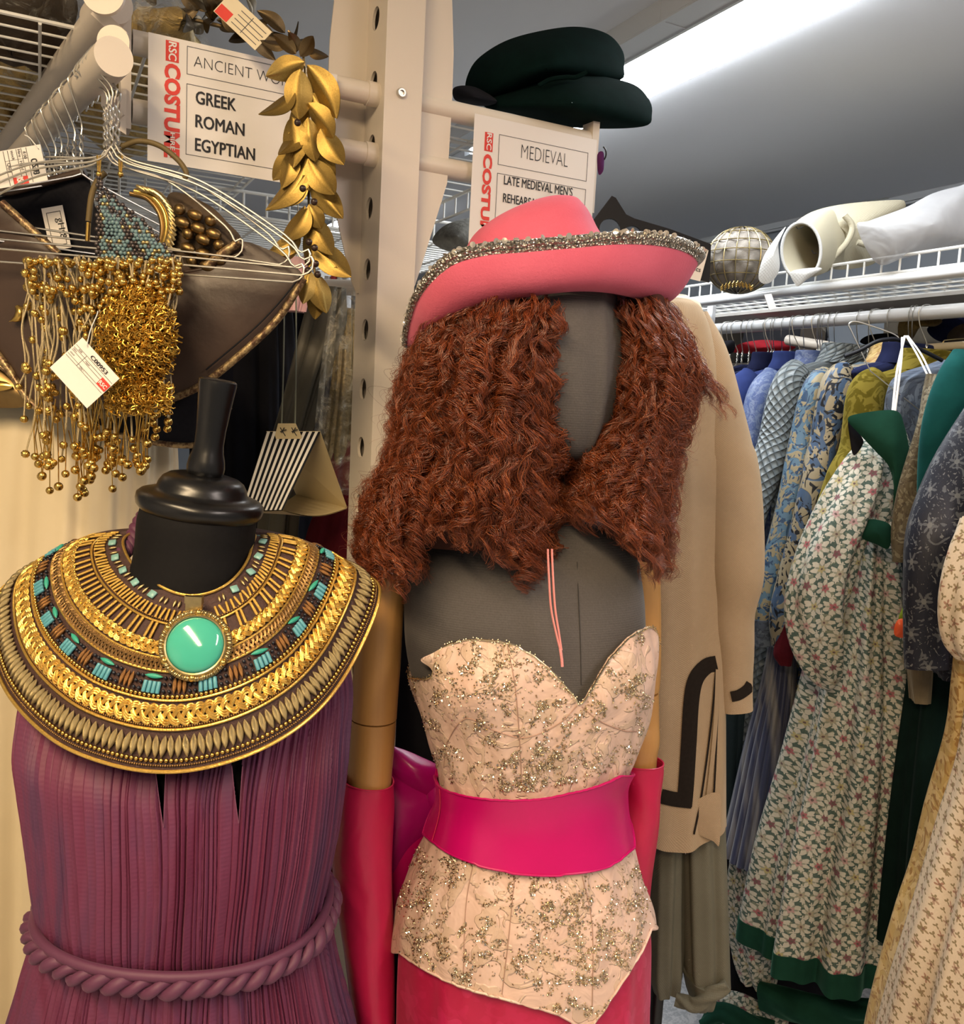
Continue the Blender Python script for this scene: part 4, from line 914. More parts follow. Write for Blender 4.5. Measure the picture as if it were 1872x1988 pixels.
def arm(pts1, pts2):
    for nm, pp in (('upper_arm', pts1), ('forearm', pts2)):
        G, U = limb(pp, 28, 40); o = obj(nm, closed_grid(G, U), M['arm_wood'], pm)
arm([(752, 1106, 1.03, 24), (748, 1118, 1.03, 40), (742, 1150, 1.03, 46), (737, 1200, 1.03, 47), (733, 1280, 1.03, 47), (729, 1340, 1.03, 46.5), (726, 1393, 1.03, 46)],
    [(725.5, 1396, 1.03, 45.6), (722, 1450, 1.03, 45.5), (716, 1530, 1.03, 45), (712, 1650, 1.03, 42), (722, 1850, 1.02, 36), (738, 2080, 1.01, 28), (742, 2130, 1.01, 20)])
arm([(1236, 1050, 1.09, 22), (1240, 1070, 1.09, 36), (1244, 1120, 1.09, 38), (1246, 1200, 1.09, 38), (1247, 1290, 1.09, 37), (1246, 1330, 1.09, 36), (1246, 1340, 1.09, 35)],
    [(1246, 1344, 1.09, 34), (1245, 1400, 1.09, 36), (1244, 1440, 1.085, 38), (1243, 1480, 1.085, 33), (1240, 1600, 1.085, 30), (1230, 1800, 1.09, 30), (1225, 1900, 1.09, 20)])
mb = MB(); c = W(796, 1145, 1.01)
mb.tube([W(786, 1118, 1.02), W(802, 1140, 1.008), W(803, 1165, 1.006), W(798, 1182, 1.004)], .0042, 10); mb.ball(W(799, 1182, 1.002), .0052, 12, 8); mb.ball(W(784, 1112, 1.02), .008, 12, 8)
obj('shoulder_bolt', mb, plain('dark steel bolt', (.04, .04, .04), .3, metal=.8), pm)
mb = MB(); mb.lathe(W(720, 1110, 1.055), [(.0001, 0), (.014, 0), (.017, .004), (.014, .012), (.0001, .013)], 24, axis=-FH + ZU * .4); obj('shoulder_plate', mb, bpy.data.materials['dark steel bolt'], pm)
mb = MB(); mb.tube(crv([PB.pt(PB.find(x, y)[1], PB.find(x, y)[0], .0004) for x, y in ((1120, 1090), (1122, 1150), (1126, 1250), (1128, 1330))], 30), .0005, 5); obj('centre_seam', mb, M['seam'], pm)

# ------------------------------------------------------------------ beaded blush bodice
rowsC = [(1150, 788, 1268, DP, .098), (1215, 792, 1270, DP, .103), (1300, 797, 1264, DP, .108), (1340, 806, 1258, DP, .106), (1400, 826, 1245, DP, .101), (1450, 842, 1228, DP, .094), (1500, 856, 1206, DP, .088), (1550, 858, 1206, DP, .087), (1600, 845, 1214, DP, .092), (1640, 830, 1226, DP, .098), (1700, 800, 1244, DP, .109),
         (1760, 778, 1264, DP, .117), (1800, 770, 1270, DP, .120), (1850, 768, 1262, DP, .122), (1920, 768, 1258, DP, .123), (2050, 770, 1256, DP, .124)]
CB = Body(rowsC, 2.15, ((2.02, 1285, .42, 75, .020), (.88, 1275, .36, 75, .016)))
t = NT('blush silk with beading'); u, v = t.uv(); vec = t.vec(u, v)
wr = t.noise(t.objc(), 24.0, 3.0, .5, .8); lf = t.noise(vec, 34.0, 2.0, .5, 1.6); f = t.sstep(lf, .53, .57)
sp = t.voro(vec, 520.0); spk = sp.lt(.34) * f; base = t.mix(wr, (.62, .42, .34), (.78, .58, .49))
t.set(col=t.mix(f * .45, base, (.52, .40, .27)), rough=.40, sheen=.3, sheent=(.9, .7, .6)); t.bump(wr * 1.2 + f * .25 + spk * .2, .8, .006); M['blush'] = t.m
top = CB.curve([(797, 1316), (842, 1314), (852, 1280), (872, 1252), (930, 1240), (1000, 1252), (1060, 1291), (1108, 1343), (1125, 1366), (1150, 1328), (1180, 1278), (1220, 1236), (1256, 1216), (1266, 1222)], 1300, 80)
bot = CB.curve([(776, 1842), (805, 1864), (850, 1890), (900, 1912), (960, 1930), (1020, 1946), (1080, 1964), (1133, 1992), (1160, 1968), (1200, 1908), (1238, 1848), (1262, 1795)], 1760, 80)
mb, _ = CB.shell(top, bot, .0035, 300, 90, .003, lambda th, v: .0012 * math.sin(th * 23 + 9 * v) + .0010 * math.sin(th * 9 - 25 * v))
bo = thing('beaded_bodice', 'blush strapless bodice with gold beaded leaves worn by the grey mannequin', 'bodice', W(1020, 1980, DP))
obj('shell', mb, M['blush'], bo); BVHC = mb.bvh()
mb = MB(); obj('cup_tip', fan([(817, 1281), (840, 1268), (876, 1251), (890, 1275), (868, 1300), (846, 1311), (835, 1296)], .945, .004, .004, 6, 60), M['blush'], bo)
def hitC(px, py, lift=.0):
    r = ray(px, py); r = r / np.linalg.norm(r); h = BVHC.ray_cast(Vector(CAM), Vector(r))
    if h[0] is None: return None, None
    n_ = np.array(h[1]); n_ = n_ if n_.dot(r) < 0 else -n_
    return np.array(h[0]) + n_ * lift, n_
rn = np.random.RandomState(11)
# beads: leaf motifs and winding vines of tiny glass beads and bugles
pts = []
def in_sash(x, y): 
    return np.interp(x, [855, 870, 950, 1050, 1150, 1207], [1500, 1522, 1538, 1536, 1512, 1486]) < y < np.interp(x, [832, 900, 1000, 1090, 1170, 1222], [1622, 1664, 1692, 1695, 1680, 1645])
def leaf_motif(x, y, L, w, a, n):
    for _ in range(n):
        s_ = rn.rand(); q = rn.uniform(-1, 1) * math.sin(pi * s_) ** .8
        lx, ly = (s_ - .5) * L, q * w; pts.append((x + lx * math.cos(a) - ly * math.sin(a), y + lx * math.sin(a) + ly * math.cos(a)))
def vine(pp, w, n):
    C = crv(pp, n)
    for c in C: pts.append((c[0] + rn.normal(0, w), c[1] + rn.normal(0, w)))
for _ in range(200):
    y = rn.uniform(1235, 1985); x = rn.uniform(775, 1268); leaf_motif(x, y, rn.uniform(22, 44), rn.uniform(7, 12), rn.choice([-.9, .9, 1.5, .4, -.4, 2.2]) + rn.normal(0, .2), rn.randint(34, 58))
for _ in range(46):
    x, y = rn.uniform(790, 1250), rn.uniform(1260, 1960); a = rn.rand() * 6.28; pp = [(x, y)]
    for k in range(5): a += rn.uniform(-.9, .9); x += 26 * math.cos(a); y += 26 * math.sin(a); pp.append((x, y))
    vine(pp, 4.0, 90)
for cx_, cy_, sx, sy, n_ in ((975, 1360, 90, 45, 520), (900, 1330, 40, 60, 180), (1070, 1790, 60, 70, 520), (950, 1860, 90, 26, 300), (1200, 1330, 40, 60, 160), (830, 1740, 30, 50, 220), (1240, 1740, 20, 70, 160), (1080, 1480, 90, 40, 200)):
    for _ in range(int(n_ * .55)): pts.append((rn.normal(cx_, sx), rn.normal(cy_, sy)))
b1, b2, b3 = MB(), MB(), MB()
OV = np.array([[1, 0, 0], [-1, 0, 0], [0, 1, 0], [0, -1, 0], [0, 0, 1], [0, 0, -1]], float); OF = np.array([[0, 2, 4], [2, 1, 4], [1, 3, 4], [3, 0, 4], [2, 0, 5], [1, 2, 5], [3, 1, 5], [0, 3, 5]])
for (x, y) in pts:
    if in_sash(x, y): continue
    p, n_ = hitC(x, y, .0006)
    if p is None: continue
    r = rn.uniform(.0007, .0013); Q, _ = np.linalg.qr(rn.randn(3, 3)); q = rn.rand()
    (b1 if q < .62 else (b2 if q < .9 else b3)).add(p + (OV * r * np.array([1, 1, rn.choice([1, 1, 1.9])])) @ Q, OF)
M['bead_champagne'] = metalm('champagne glass beads', (.80, .68, .47), .20, 10.0, 0, .2); M['bead_silver'] = metalm('silver beads', (.80, .78, .72), .16, 10.0, 0, .1); M['bead_taupe'] = metalm('taupe beads', (.52, .41, .28), .3, 10.0, 0, .2)
for m_, k, nm in ((b1, 'bead_champagne', 'champagne_beading'), (b3, 'bead_silver', 'silver_sequins'), (b2, 'bead_taupe', 'taupe_beading')): obj(nm, m_, M[k], bo, smooth=False, kind='stuff')
def on_bodice(pp, off, n=50):
    o = []
    for x, y in crv(pp, n):
        p, q = hitC(x, y, off)
        if p is not None: o.append(p)
    return np.array(o)
for pp in ([(862, 1490), (870, 1440), (905, 1395), (960, 1418), (1020, 1432), (1085, 1405), (1120, 1370)], [(1130, 1372), (1165, 1400), (1210, 1418), (1236, 1420)], [(985, 1250), (1000, 1330), (1008, 1420), (1012, 1500), (1012, 1535)],
           [(920, 1672), (905, 1760), (900, 1900)], [(1000, 1700), (988, 1820), (975, 1930)], [(1130, 1700), (1150, 1800), (1150, 1960)]):
    q = on_bodice(pp, .0004)
    if len(q) > 3: mb = MB(); mb.tube(q, .0006, 5); obj('seam', mb, plain('blush seam', (.40, .25, .19), .7) if 'blush seam' not in bpy.data.materials else bpy.data.materials['blush seam'], bo)
edge = [CB.ring(float(top(q)), [q], .0042)[0] for q in np.linspace(-.2, pi + .2, 160)]
mb = MB(); mb.tube(edge, .0011, 6)
for p in edge[::1]:
    for _ in range(2): mb.add(np.array(p) + rn.normal(0, .0012, 3) + (OV * .0010), OF)
obj('beaded_edge', mb, M['bead_champagne'], bo, smooth=False)
mb = MB(); e2 = [CB.ring(float(bot(q)), [q], .004)[0] for q in np.linspace(-.2, pi + .2, 160)]; mb.tube(e2, .0016, 6); obj('bottom_edge', mb, M['blush'], bo)

# ------------------------------------------------------------------ magenta satin sash with bow, gloves, skirt
M['magenta'] = satin('magenta satin', (.50, .002, .125), .30, .08, .35)
M['crimson'] = satin('crimson pink satin', (.50, .013, .070), .34, .16, 1.0)
M['magenta_violet'] = satin('magenta violet satin', (.40, .003, .16), .32, .1, .5)
SB = Body([(a, b + 0, c - 0, d, e + .002) for a, b, c, d, e in rowsC], 2.15)
stop = SB.curve([(858, 1506), (872, 1529), (950, 1546), (1050, 1544), (1150, 1521), (1204, 1496)], 1440, 60); sbot = SB.curve([(836, 1618), (900, 1660), (1000, 1687), (1090, 1690), (1170, 1675), (1218, 1642)], 1560, 60)
sa = thing('satin_cummerbund', 'wide magenta satin sash with a bow at the back round the blush bodice', 'sash', W(1020, 1690, DP))
mb, _ = SB.shell(stop, sbot, .0095, 260, 40, .003, lambda th, v: .0008 * math.sin(5 * th + 3 * v) - .0015 * math.sin(pi * v)); band = obj('band', mb, M['magenta'], sa)
mb = MB(); mb.tube([SB.ring(float(stop(2.72) + (sbot(2.72) - stop(2.72)) * v), [2.72], .0105)[0] for v in np.linspace(0.02, .98, 20)], .0007, 5); obj('side_seam', mb, M['crimson'], band)
mb = MB()
for cv_ in (stop, sbot): mb.tube([SB.ring(float(cv_(q)), [q], .0095)[0] for q in np.linspace(-.3, pi + .3, 120)], .0012, 6)
obj('rolled_edge', mb, M['magenta'], band)
obj('bow_loop', fan([(752, 1450), (775, 1452), (815, 1468), (858, 1492), (866, 1530), (850, 1556), (800, 1540), (765, 1518), (745, 1490)], 1.105, .022, .02, 8, 80), M['magenta_violet'], sa)
obj('bow_loop', fan([(740, 1470), (775, 1505), (830, 1538), (850, 1560), (842, 1610), (815, 1650), (785, 1700), (760, 1760), (730, 1700), (715, 1560)], 1.10, .028, .02, 8, 80), M['magenta_violet'], sa)
obj('bow_tail', fan([(760, 1540), (800, 1556), (842, 1565), (836, 1622), (806, 1700), (776, 1790), (758, 1830), (730, 1800), (735, 1640)], 1.10, .018, .02, 8, 80), M['magenta'], sa)
mb = MB(); mb.ball(W(858, 1545, 1.105), .022, 20, 12, (1, .7, 1.1)); obj('bow_knot', mb, M['magenta_violet'], sa)
def glove(label, pts, n=60, seed=0):
    t = thing('satin_glove', label, 'glove', W(pts[-1][0], pts[-1][1], pts[-1][2]))
    G, U = limb(pts, n, 70, 1.08, lambda th, v: .0016 * np.sin(2 * th + 7 * v + seed) + .0010 * np.sin(3 * th - 16 * v)); mb = closed_grid(G, U, False, True); mb.grid(np.stack([G[0], G[0] * .55 + G[3] * .45 - (G[0] - G[0].mean(0)) * .04]), cu=True); sl = obj('sleeve', mb, M['crimson'], t)
    mb = MB(); mb.tube(np.vstack([G[0], G[0][:1]]), .0011, 6); obj('cuff_edge', mb, M['crimson'], sl)
glove('long crimson satin glove on the wooden arm beside the purple dress', [(716, 1512, 1.03, 51), (708, 1560, 1.03, 57), (704, 1640, 1.03, 60), (708, 1740, 1.025, 57), (716, 1850, 1.02, 53), (726, 1990, 1.01, 47), (736, 2120, 1.0, 40), (742, 2200, 1.0, 30), (742, 2220, 1.0, 12)])
glove('crimson satin glove on the wooden arm next to the beige tunic', [(1245, 1478, 1.085, 41), (1243, 1530, 1.085, 43), (1241, 1600, 1.085, 41), (1236, 1680, 1.085, 36), (1224, 1800, 1.10, 32), (1216, 1900, 1.11, 22)], seed=2)
t = NT('crimson damask'); u, v = t.uv(); m_, r_, i_ = lattice(t, u, v, .07, .07, 5, .026, .5); f = t.sstep(t.noise(t.vec(u, v), 40.0, 2.0, .5, 1.5), .5, .54); n = t.noise(t.objc(), 16.0, 3.0)
t.set(col=t.mix(m_ * .5 + f * .25, (.42, .006, .055), (.54, .018, .10)), rough=.48 - m_ * .12, sheen=.3, sheent=(1, .3, .5)); t.bump(n + m_ * .3, .5, .005); M['damask'] = t.m
P, U = loft([(1745, 794, 1250, DP, .111), (1800, 780, 1258, DP, .1155), (1900, 775, 1256, DP, .120), (1990, 774, 1254, DP, .122), (2300, 765, 1262, DP, .125), (2880, 750, 1280, DP, .13)], 200, 50, 2.2, folds(9, .0035, 7, .4))
tag(obj('damask_skirt', closed_grid(P, U, False, True), M['damask']), 'crimson damask skirt under the pointed hem of the blush bodice', 'skirt')

# ------------------------------------------------------------------ pink cowboy hat
t = NT('pink felt'); n = t.noise(t.objc(), 380.0, 3.0, .7); n2 = t.noise(t.objc(), 14.0, 3.0); t.set(col=t.mix(n2, (.62, .090, .155), (.76, .155, .24)), rough=.92, sheen=.25, sheenr=.5, sheent=(1, .5, .65)); t.bump(n * .6 + n2 * .3, .5, .002); M['felt'] = t.m
t = NT('silver sequin braid'); n = t.voro(t.objc(), 330.0); t.set(col=t.mix(n, (.74, .70, .62), (.26, .23, .19)), rough=.3, metal=.9); t.bump(n, 1.0, .004); M['silver_braid'] = t.m
ht = thing('cowboy_hat', 'pink felt cowboy hat with silver sequin edging on the red curly wig', 'hat', W(1060, 585, DP))
st = [  # inner px, D, outer px, D   going round: left, front, right, back
 ((845, 652), 1.06, (789, 668), 1.05), ((858, 640), 1.02, (797, 606), .97), ((885, 625), .985, (822, 552), .925), ((930, 606), .962, (868, 503), .90), ((985, 588), .950, (935, 481), .895), ((1050, 573), .945, (1015, 474), .893), ((1115, 566), .948, (1110, 466), .895), ((1172, 568), .958, (1200, 458), .905),
 ((1215, 575), .975, (1275, 460), .93), ((1240, 583), 1.0, (1330, 472), .965), ((1262, 592), 1.03, (1361, 493), 1.01), ((1270, 594), 1.06, (1352, 510), 1.07), ((1262, 588), 1.10, (1310, 545), 1.13), ((1220, 575), 1.135, (1240, 560), 1.19), ((1130, 560), 1.15, (1130, 550), 1.22), ((1040, 560), 1.15, (1030, 555), 1.22), ((950, 580), 1.14, (920, 575), 1.20), ((870, 625), 1.11, (825, 625), 1.14)]
I_ = np.array([W(*a, d) for a, d, _, _ in st]); O_ = np.array([W(*b, d) for _, _, b, d in st]); I_ = crv(I_, 160, True); O_ = crv(O_, 160, True)
G = []
for r in np.linspace(0, 1, 22):
    nrm = unit(np.array([0, 0, -1.0])); G.append(I_ * (1 - r) + O_ * r + np.outer(np.ones(160), -FH * .012 - ZU * .016) * math.sin(pi * r) ** .9)
G = np.array(G); Gt = G + ZU * .0028 + FH * .001
mb = MB(); mb.grid(np.concatenate([G, Gt[::-1], G[:1]]), cu=True); obj('brim', mb, M['felt'], ht)
cr_ = [(572, 872, 1250, DP + .012, .098), (560, 878, 1246, DP + .012, .098), (520, 895, 1218, DP + .012, .094), (475, 914, 1184, DP + .012, .084), (445, 945, 1163, DP + .012, .074), (420, 985, 1150, DP + .012, .062), (402, 1025, 1138, DP + .014, .048), (392, 1055, 1126, DP + .016, .034), (387, 1080, 1112, DP + .018, .014)]
P, U = loft(cr_, 140, 60, 2.3, lambda th, v: -.006 * np.exp(-((th - 1.9) / .5) ** 2) * math.sin(pi * min(1, v * 1.1)) - .004 * np.exp(-((th - .5) / .35) ** 2) * math.sin(pi * v)); obj('crown', closed_grid(P, U), M['felt'], ht)
edge = crv(O_, 400, True); mb = MB(); rn = np.random.RandomState(4)
Gb = np.roll(np.arange(400), 0); inn = crv(I_, 400, True); dirv = np.array([unit(a - b) for a, b in zip(edge, inn)])
mb.tube(np.vstack([edge, edge[:1]]), .0046, 10, cap=False); mb.tube(np.vstack([edge - dirv * .007 - FH * .002, (edge - dirv * .007 - FH * .002)[:1]]), .0042, 8, cap=False)
sbr = obj('silver_braid', mb, M['silver_braid'], ht)
mb = MB(); mb2 = MB()
for k in range(2600):
    i = rn.randint(400); p = edge[i] - dirv[i] * rn.uniform(-.0035, .009) - FH * rn.uniform(0, .004) + rn.normal(0, .0008, 3); Q, _ = np.linalg.qr(rn.randn(3, 3)); mb.add(p + (OV * np.array([.0013, .0013, .0004])) @ Q, OF)
for k in range(150):
    i = rn.randint(400); p = edge[i] + dirv[i] * rn.uniform(.001, .005) + ZU * .001 - FH * .002; mb2.lathe(p, [(.0001, .0002), (.0022, 0), (.0030, .0006), (.0001, .0008)], 10, axis=rn.randn(3) * .6 - FH + ZU * .4)
obj('glitter', mb, M['bead_silver'], sbr, smooth=False, kind='stuff'); obj('sequins', mb2, plain('clear silver sequin', (.75, .70, .62), .12, metal=.7), sbr, kind='stuff')
M['pink_cord'] = plain('pink flat cord', (.86, .33, .33), .7, nscale=900.0, nstr=.5)
mb = MB()
for o_ in (0, 8): mb.tube([W(x, y, DP - .118) for x, y in crv([(1064 + o_, 1066), (1064 + o_, 1075), (1066 + o_, 1120), (1070 + o_, 1180), (1080 + o_ * .7, 1230), (1088 + o_ * .3, 1262)], 50)], .0016, 8, flat=.6)
mb.tube([W(x, y, DP - .118) for x, y in ((1088, 1260), (1091, 1280), (1092, 1294))], .0016, 8); obj('chin_cord', mb, M['pink_cord'], ht)

# ------------------------------------------------------------------ curly auburn wig
t = NT('auburn curls'); u, v = t.uv(); rv = t.white(t.vec(u, 0.0)); n = t.noise(t.objc(), 26.0, 2.0)
c = t.ramp(rv * .7 + n * .3, [(0.1, (.060, .010, .0025)), (.45, (.175, .032, .007)), (.75, (.31, .070, .015)), (1.0, (.55, .17, .045))]); t.set(col=c, rough=.34, spec=.8); M['hair'] = t.m
M['hair_base'] = plain('dark auburn under layer', (.045, .010, .004), .9, nscale=60.0, nstr=1.0, var=.5)  # dark base colour supplies the deep shadows in gaps between locks
wg = thing('curly_wig', 'long curly auburn wig on the grey mannequin under the pink hat', 'wig', W(1020, 1100, DP))
LX = lambda y: np.interp(y, [570, 640, 700, 760, 850, 900, 950, 1000, 1060, 1110], [862, 815, 795, 783, 772, 752, 722, 708, 700, 715])
RX = lambda y: np.interp(y, [560, 640, 720, 800, 870, 930, 1000, 1060, 1110], [1140, 1126, 1110, 1100, 1104, 1092, 1088, 1088, 1075])
BOTL = lambda s: np.interp(s, [0, .12, .25, .4, .55, .7, .85, 1], [1110, 1100, 1070, 1035, 1050, 1085, 1120, 1075])
LX2 = lambda y: np.interp(y, [570, 640, 720, 800, 870, 930, 980, 1040, 1110], [1196, 1203, 1206, 1192, 1156, 1114, 1096, 1140, 1214])
RX2 = lambda y: np.interp(y, [575, 620, 680, 750, 800, 860, 950, 1050, 1110], [1296, 1322, 1344, 1352, 1336, 1320, 1304, 1290, 1284])
_RX, _LX2 = RX, LX2
RX = lambda y: _RX(y) + 7 * np.sin(y / 19.0) + 5 * np.sin(y / 8.3)
LX2 = lambda y: _LX2(y) + 6 * np.sin(y / 21.0 + 1) + 4 * np.sin(y / 9.1)
BOTR = lambda s: np.interp(s, [0, .3, .6, .8, 1], [1010, 1020, 1075, 1110, 1112])
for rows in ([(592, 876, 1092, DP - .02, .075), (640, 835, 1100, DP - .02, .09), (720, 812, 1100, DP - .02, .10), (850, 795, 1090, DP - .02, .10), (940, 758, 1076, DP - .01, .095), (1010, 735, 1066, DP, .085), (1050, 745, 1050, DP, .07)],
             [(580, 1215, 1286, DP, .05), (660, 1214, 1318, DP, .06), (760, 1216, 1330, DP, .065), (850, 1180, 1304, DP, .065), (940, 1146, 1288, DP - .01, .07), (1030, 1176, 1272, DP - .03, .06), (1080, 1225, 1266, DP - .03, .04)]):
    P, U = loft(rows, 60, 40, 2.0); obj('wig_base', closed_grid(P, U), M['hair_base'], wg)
def hair_mass(name, lx, rx, bot, y0, nlock, per, seed, Dc, bulge, loose=1, r0=.00026, curl=(4, 12), lmin=110, lmax=330, proud=.022, ypow=1.15, tight=False):
    """wandering curled locks; each strand follows its lock's own irregular spiral"""
    r = np.random.RandomState(seed); K = 56; Vs, Fs, Us = [], [], []; off = 0
    tt = np.linspace(0, 1, K)
    for l in range(nlock):
        s = np.clip(r.beta(.85, .85), 0, 1); b = bot(s) + r.normal(0, 16); ys = y0 + (b - 50 - y0) * r.rand() ** ypow; ln = r.uniform(lmin, lmax); ye = min(b + r.uniform(-10, 10), ys + ln); L_ = ye - ys
        wl = r.uniform(26, 60) * (1 + .45 * wave(tt * 5, r.randint(9999), 3)); wl = np.clip(wl, 20, 95); R0 = r.uniform(*curl) * (.65 + .45 * wave(tt * 6, r.randint(9999), 3)); R0 = np.clip(R0, 2, 20) * (.35 + .65 * np.minimum(1, tt * 3))
        if tight: wl = np.clip(wl * 1.35, 34, 90); tt_ = 1
        hand = r.choice([-1, 1]); ph_l = r.rand() * 6.28 + hand * np.concatenate([[0], np.cumsum(2 * pi * (L_ / K) / wl[1:])])
        wx = r.uniform(4, 16) * wave(tt * r.uniform(2, 5), r.randint(9999), 4) * tt ** .5; lay = -proud * r.rand() ** 1.7 * np.sin(pi * np.clip(tt * 1.1 + .12, 0, 1)) ** .7; drift = (s - .5) * r.uniform(0, 40); spread = r.uniform(.5, 1.1) if tight else (r.uniform(1.0, 3.4) if loose else r.uniform(.6, 2.2)); tex = r.rand(); ex = r.uniform(.35, 1.3)
        for k in range(per):
            stray = r.rand() < (.05 if tight else .14); R_ = R0 * r.uniform(.8, 1.25) * (1.5 if stray else 1); ph = ph_l * (r.uniform(.985, 1.015) if loose else r.uniform(.995, 1.005)) + r.normal(0, 1.6 if stray else (.28 if loose else (.09 if tight else .17)))
            y = ys + L_ * tt + r.normal(0, 4); sj = np.clip(s + r.normal(0, .008), 0, 1); jx = r.normal(0, spread * (3 if stray else 1)) * (.3 + .9 * tt); jd = r.normal(0, spread * (2.5 if stray else 1))
            x = lx(y) + (rx(y) - lx(y)) * sj + drift * tt ** 2 + wx + jx + R_ * np.cos(ph) + 1.6 * np.sin(tt * 31 + k); yy = y + R_ * .5 * np.sin(ph + ex) + 1.2 * np.cos(tt * 27 + 2 * k)
            a = np.clip(2 * sj - 1, -1, 1); D = Dc - bulge(y) * math.sqrt(max(0, 1 - a * a)) + lay + (R_ * np.sin(ph) * .9 + jd) * .0006
            rays = FW[None] + np.outer((x - CX) / FPX, IR) - np.outer((yy - CY) / FPX, IU); P = CAM + rays * (D / (rays @ FH))[:, None]
            T = np.gradient(P, axis=0); T /= np.linalg.norm(T, axis=1)[:, None] + 1e-9; n1 = np.cross(T, FH); n1 /= np.linalg.norm(n1, axis=1)[:, None] + 1e-9; n2 = np.cross(T, n1)
            rad = (r0 * r.uniform(.6, 1.35) * (1 - .6 * tt ** 3))[:, None]
            ring = np.stack([P + n1 * rad, P + (-.5 * n1 + .866 * n2) * rad, P + (-.5 * n1 - .866 * n2) * rad], 1)
            Vs.append(ring.reshape(-1, 3)); idx = np.arange(K * 3).reshape(K, 3) + off; nx = np.roll(idx, -1, axis=1)
            Fs.append(np.stack([idx[:-1], nx[:-1], nx[1:], idx[1:]], -1).reshape(-1, 4)); Us.append(np.stack([np.full(K * 3, tex * .75 + .25 * r.rand()), np.repeat(tt, 3)], -1)); off += K * 3
    mb = MB(); mb.V = [np.vstack(Vs)]; mb.F = [np.vstack(Fs)]; mb.UV = [np.vstack(Us)]; mb.n = off
    return obj(name, mb, M['hair'], wg, angle=None)
bl = lambda y: np.interp(y, [560, 620, 720, 850, 950, 1050, 1110], [.095, .115, .132, .135, .135, .130, .125])
br = lambda y: np.interp(y, [560, 620, 720, 850, 950, 1050, 1110], [.055, .07, .085, .09, .115, .13, .13])
hair_mass('under_curls', LX, RX, BOTL, 572, 330, 12, 1, DP + .004, bl, 1, .00022, (3, 8), 100, 260, .010)
hair_mass('under_curls', LX2, RX2, BOTR, 578, 160, 12, 2, DP + .012, br, 1, .00022, (3, 8), 100, 260, .008)
hair_mass('ringlets', LX, RX, BOTL, 570, 230, 20, 31, DP - .004, bl, 0, .00026, (9, 20), 130, 420, .030, 1.3)
hair_mass('ringlets', LX2, RX2, BOTR, 578, 130, 20, 32, DP + .006, br, 0, .00026, (9, 19), 130, 420, .024, 1.5)
hair_mass('loose_ringlets', LX, RX, BOTL, 580, 120, 12, 51, DP - .012, bl, 0, .00028, (9, 17), 120, 300, .026, 1.0, True)
hair_mass('loose_ringlets', LX2, RX2, BOTR, 585, 80, 12, 52, DP - .002, br, 0, .00028, (9, 17), 120, 300, .022, 1.1, True)
hair_mass('loose_ringlets', lambda y: LX(y) - 14, lambda y: LX(y) + 40, lambda s: 1120 + 0 * s, 680, 26, 12, 53, DP - .02, lambda y: .06 + 0 * y, 0, .00028, (8, 15), 90, 200, .01, 1.0, True)
hair_mass('loose_ringlets', lambda y: RX2(y) - 40, lambda y: RX2(y) + 14, lambda s: 1115 + 0 * s, 610, 26, 12, 54, DP - .01, lambda y: .04 + 0 * y, 0, .00028, (8, 15), 90, 220, .01, 1.0, True)
# frizz: loose single hairs standing off the outline
FL = lambda y: LX(y) - 22; FR = lambda y: LX(y) + 60
hair_mass('frizz', FL, FR, lambda s: 1115 + 0 * s, 640, 170, 2, 5, DP - .02, lambda y: .05 + 0 * y, 1, .00014, (6, 17), 50, 150)
hair_mass('frizz', lambda y: RX2(y) - 60, lambda y: RX2(y) + 20, lambda s: 1110 + 0 * s, 590, 130, 2, 6, DP, lambda y: .03 + 0 * y, 1, .00014, (6, 17), 50, 150)
hair_mass('flyaway_curl', lambda y: np.interp(y, [600, 700, 750, 790], [1300, 1345, 1366, 1392]), lambda y: np.interp(y, [600, 700, 750, 790], [1325, 1362, 1388, 1414]), lambda s: 794 + 0 * s, 610, 12, 12, 8, DP, lambda y: .02 + 0 * y, 0, .00024, (5, 12), 140, 200)
hair_mass('shoulder_curls', lambda y: LX(y) - 6, lambda y: LX(y) + 110, lambda s: 1132 + 0 * s, 950, 46, 18, 12, DP - .03, lambda y: .09 + 0 * y, 0, .00024, (6, 15), 100, 180)
# ------------------------------------------------------------------ black mannequin with the purple pleated dress
DE = .86
em = thing('mannequin', 'black tailor form with a flat neck cap and wooden peg style knob', 'mannequin', W(380, 3300, DE))
M['black_gloss'] = plain('satin black lacquer', (.004, .004, .0045), .30, nscale=160.0, nstr=.02)
t = NT('black jersey'); u, v = t.uv(); n = t.noise(t.objc(), 300.0); t.set(col=t.mix(n, (.004, .004, .005), (.009, .0085, .009)), rough=.75, spec=.15); M['black_jersey'] = t.m
P, U = loft([(985, 280, 490, DE, .054), (1010, 274, 494, DE, .057), (1060, 270, 490, DE, .058), (1100, 262, 492, DE, .060), (1140, 240, 500, DE, .062), (1180, 170, 570, DE, .062), (1240, 110, 634, DE, .062), (1340, 90, 655, DE, .078), (1500, 90, 650, DE, .098), (1700, 112, 624, DE, .092), (1760, 112, 622, DE, .094), (1900, 96, 640, DE, .10), (2300, 70, 660, DE, .11)], 100, 80, 2.1)
obj('torso', closed_grid(P, U), M['black_jersey'], em)
s_ = m_px(DE); ax = unit(ZU + RH * .135 - FH * .02); c0 = W(389, 982, DE)
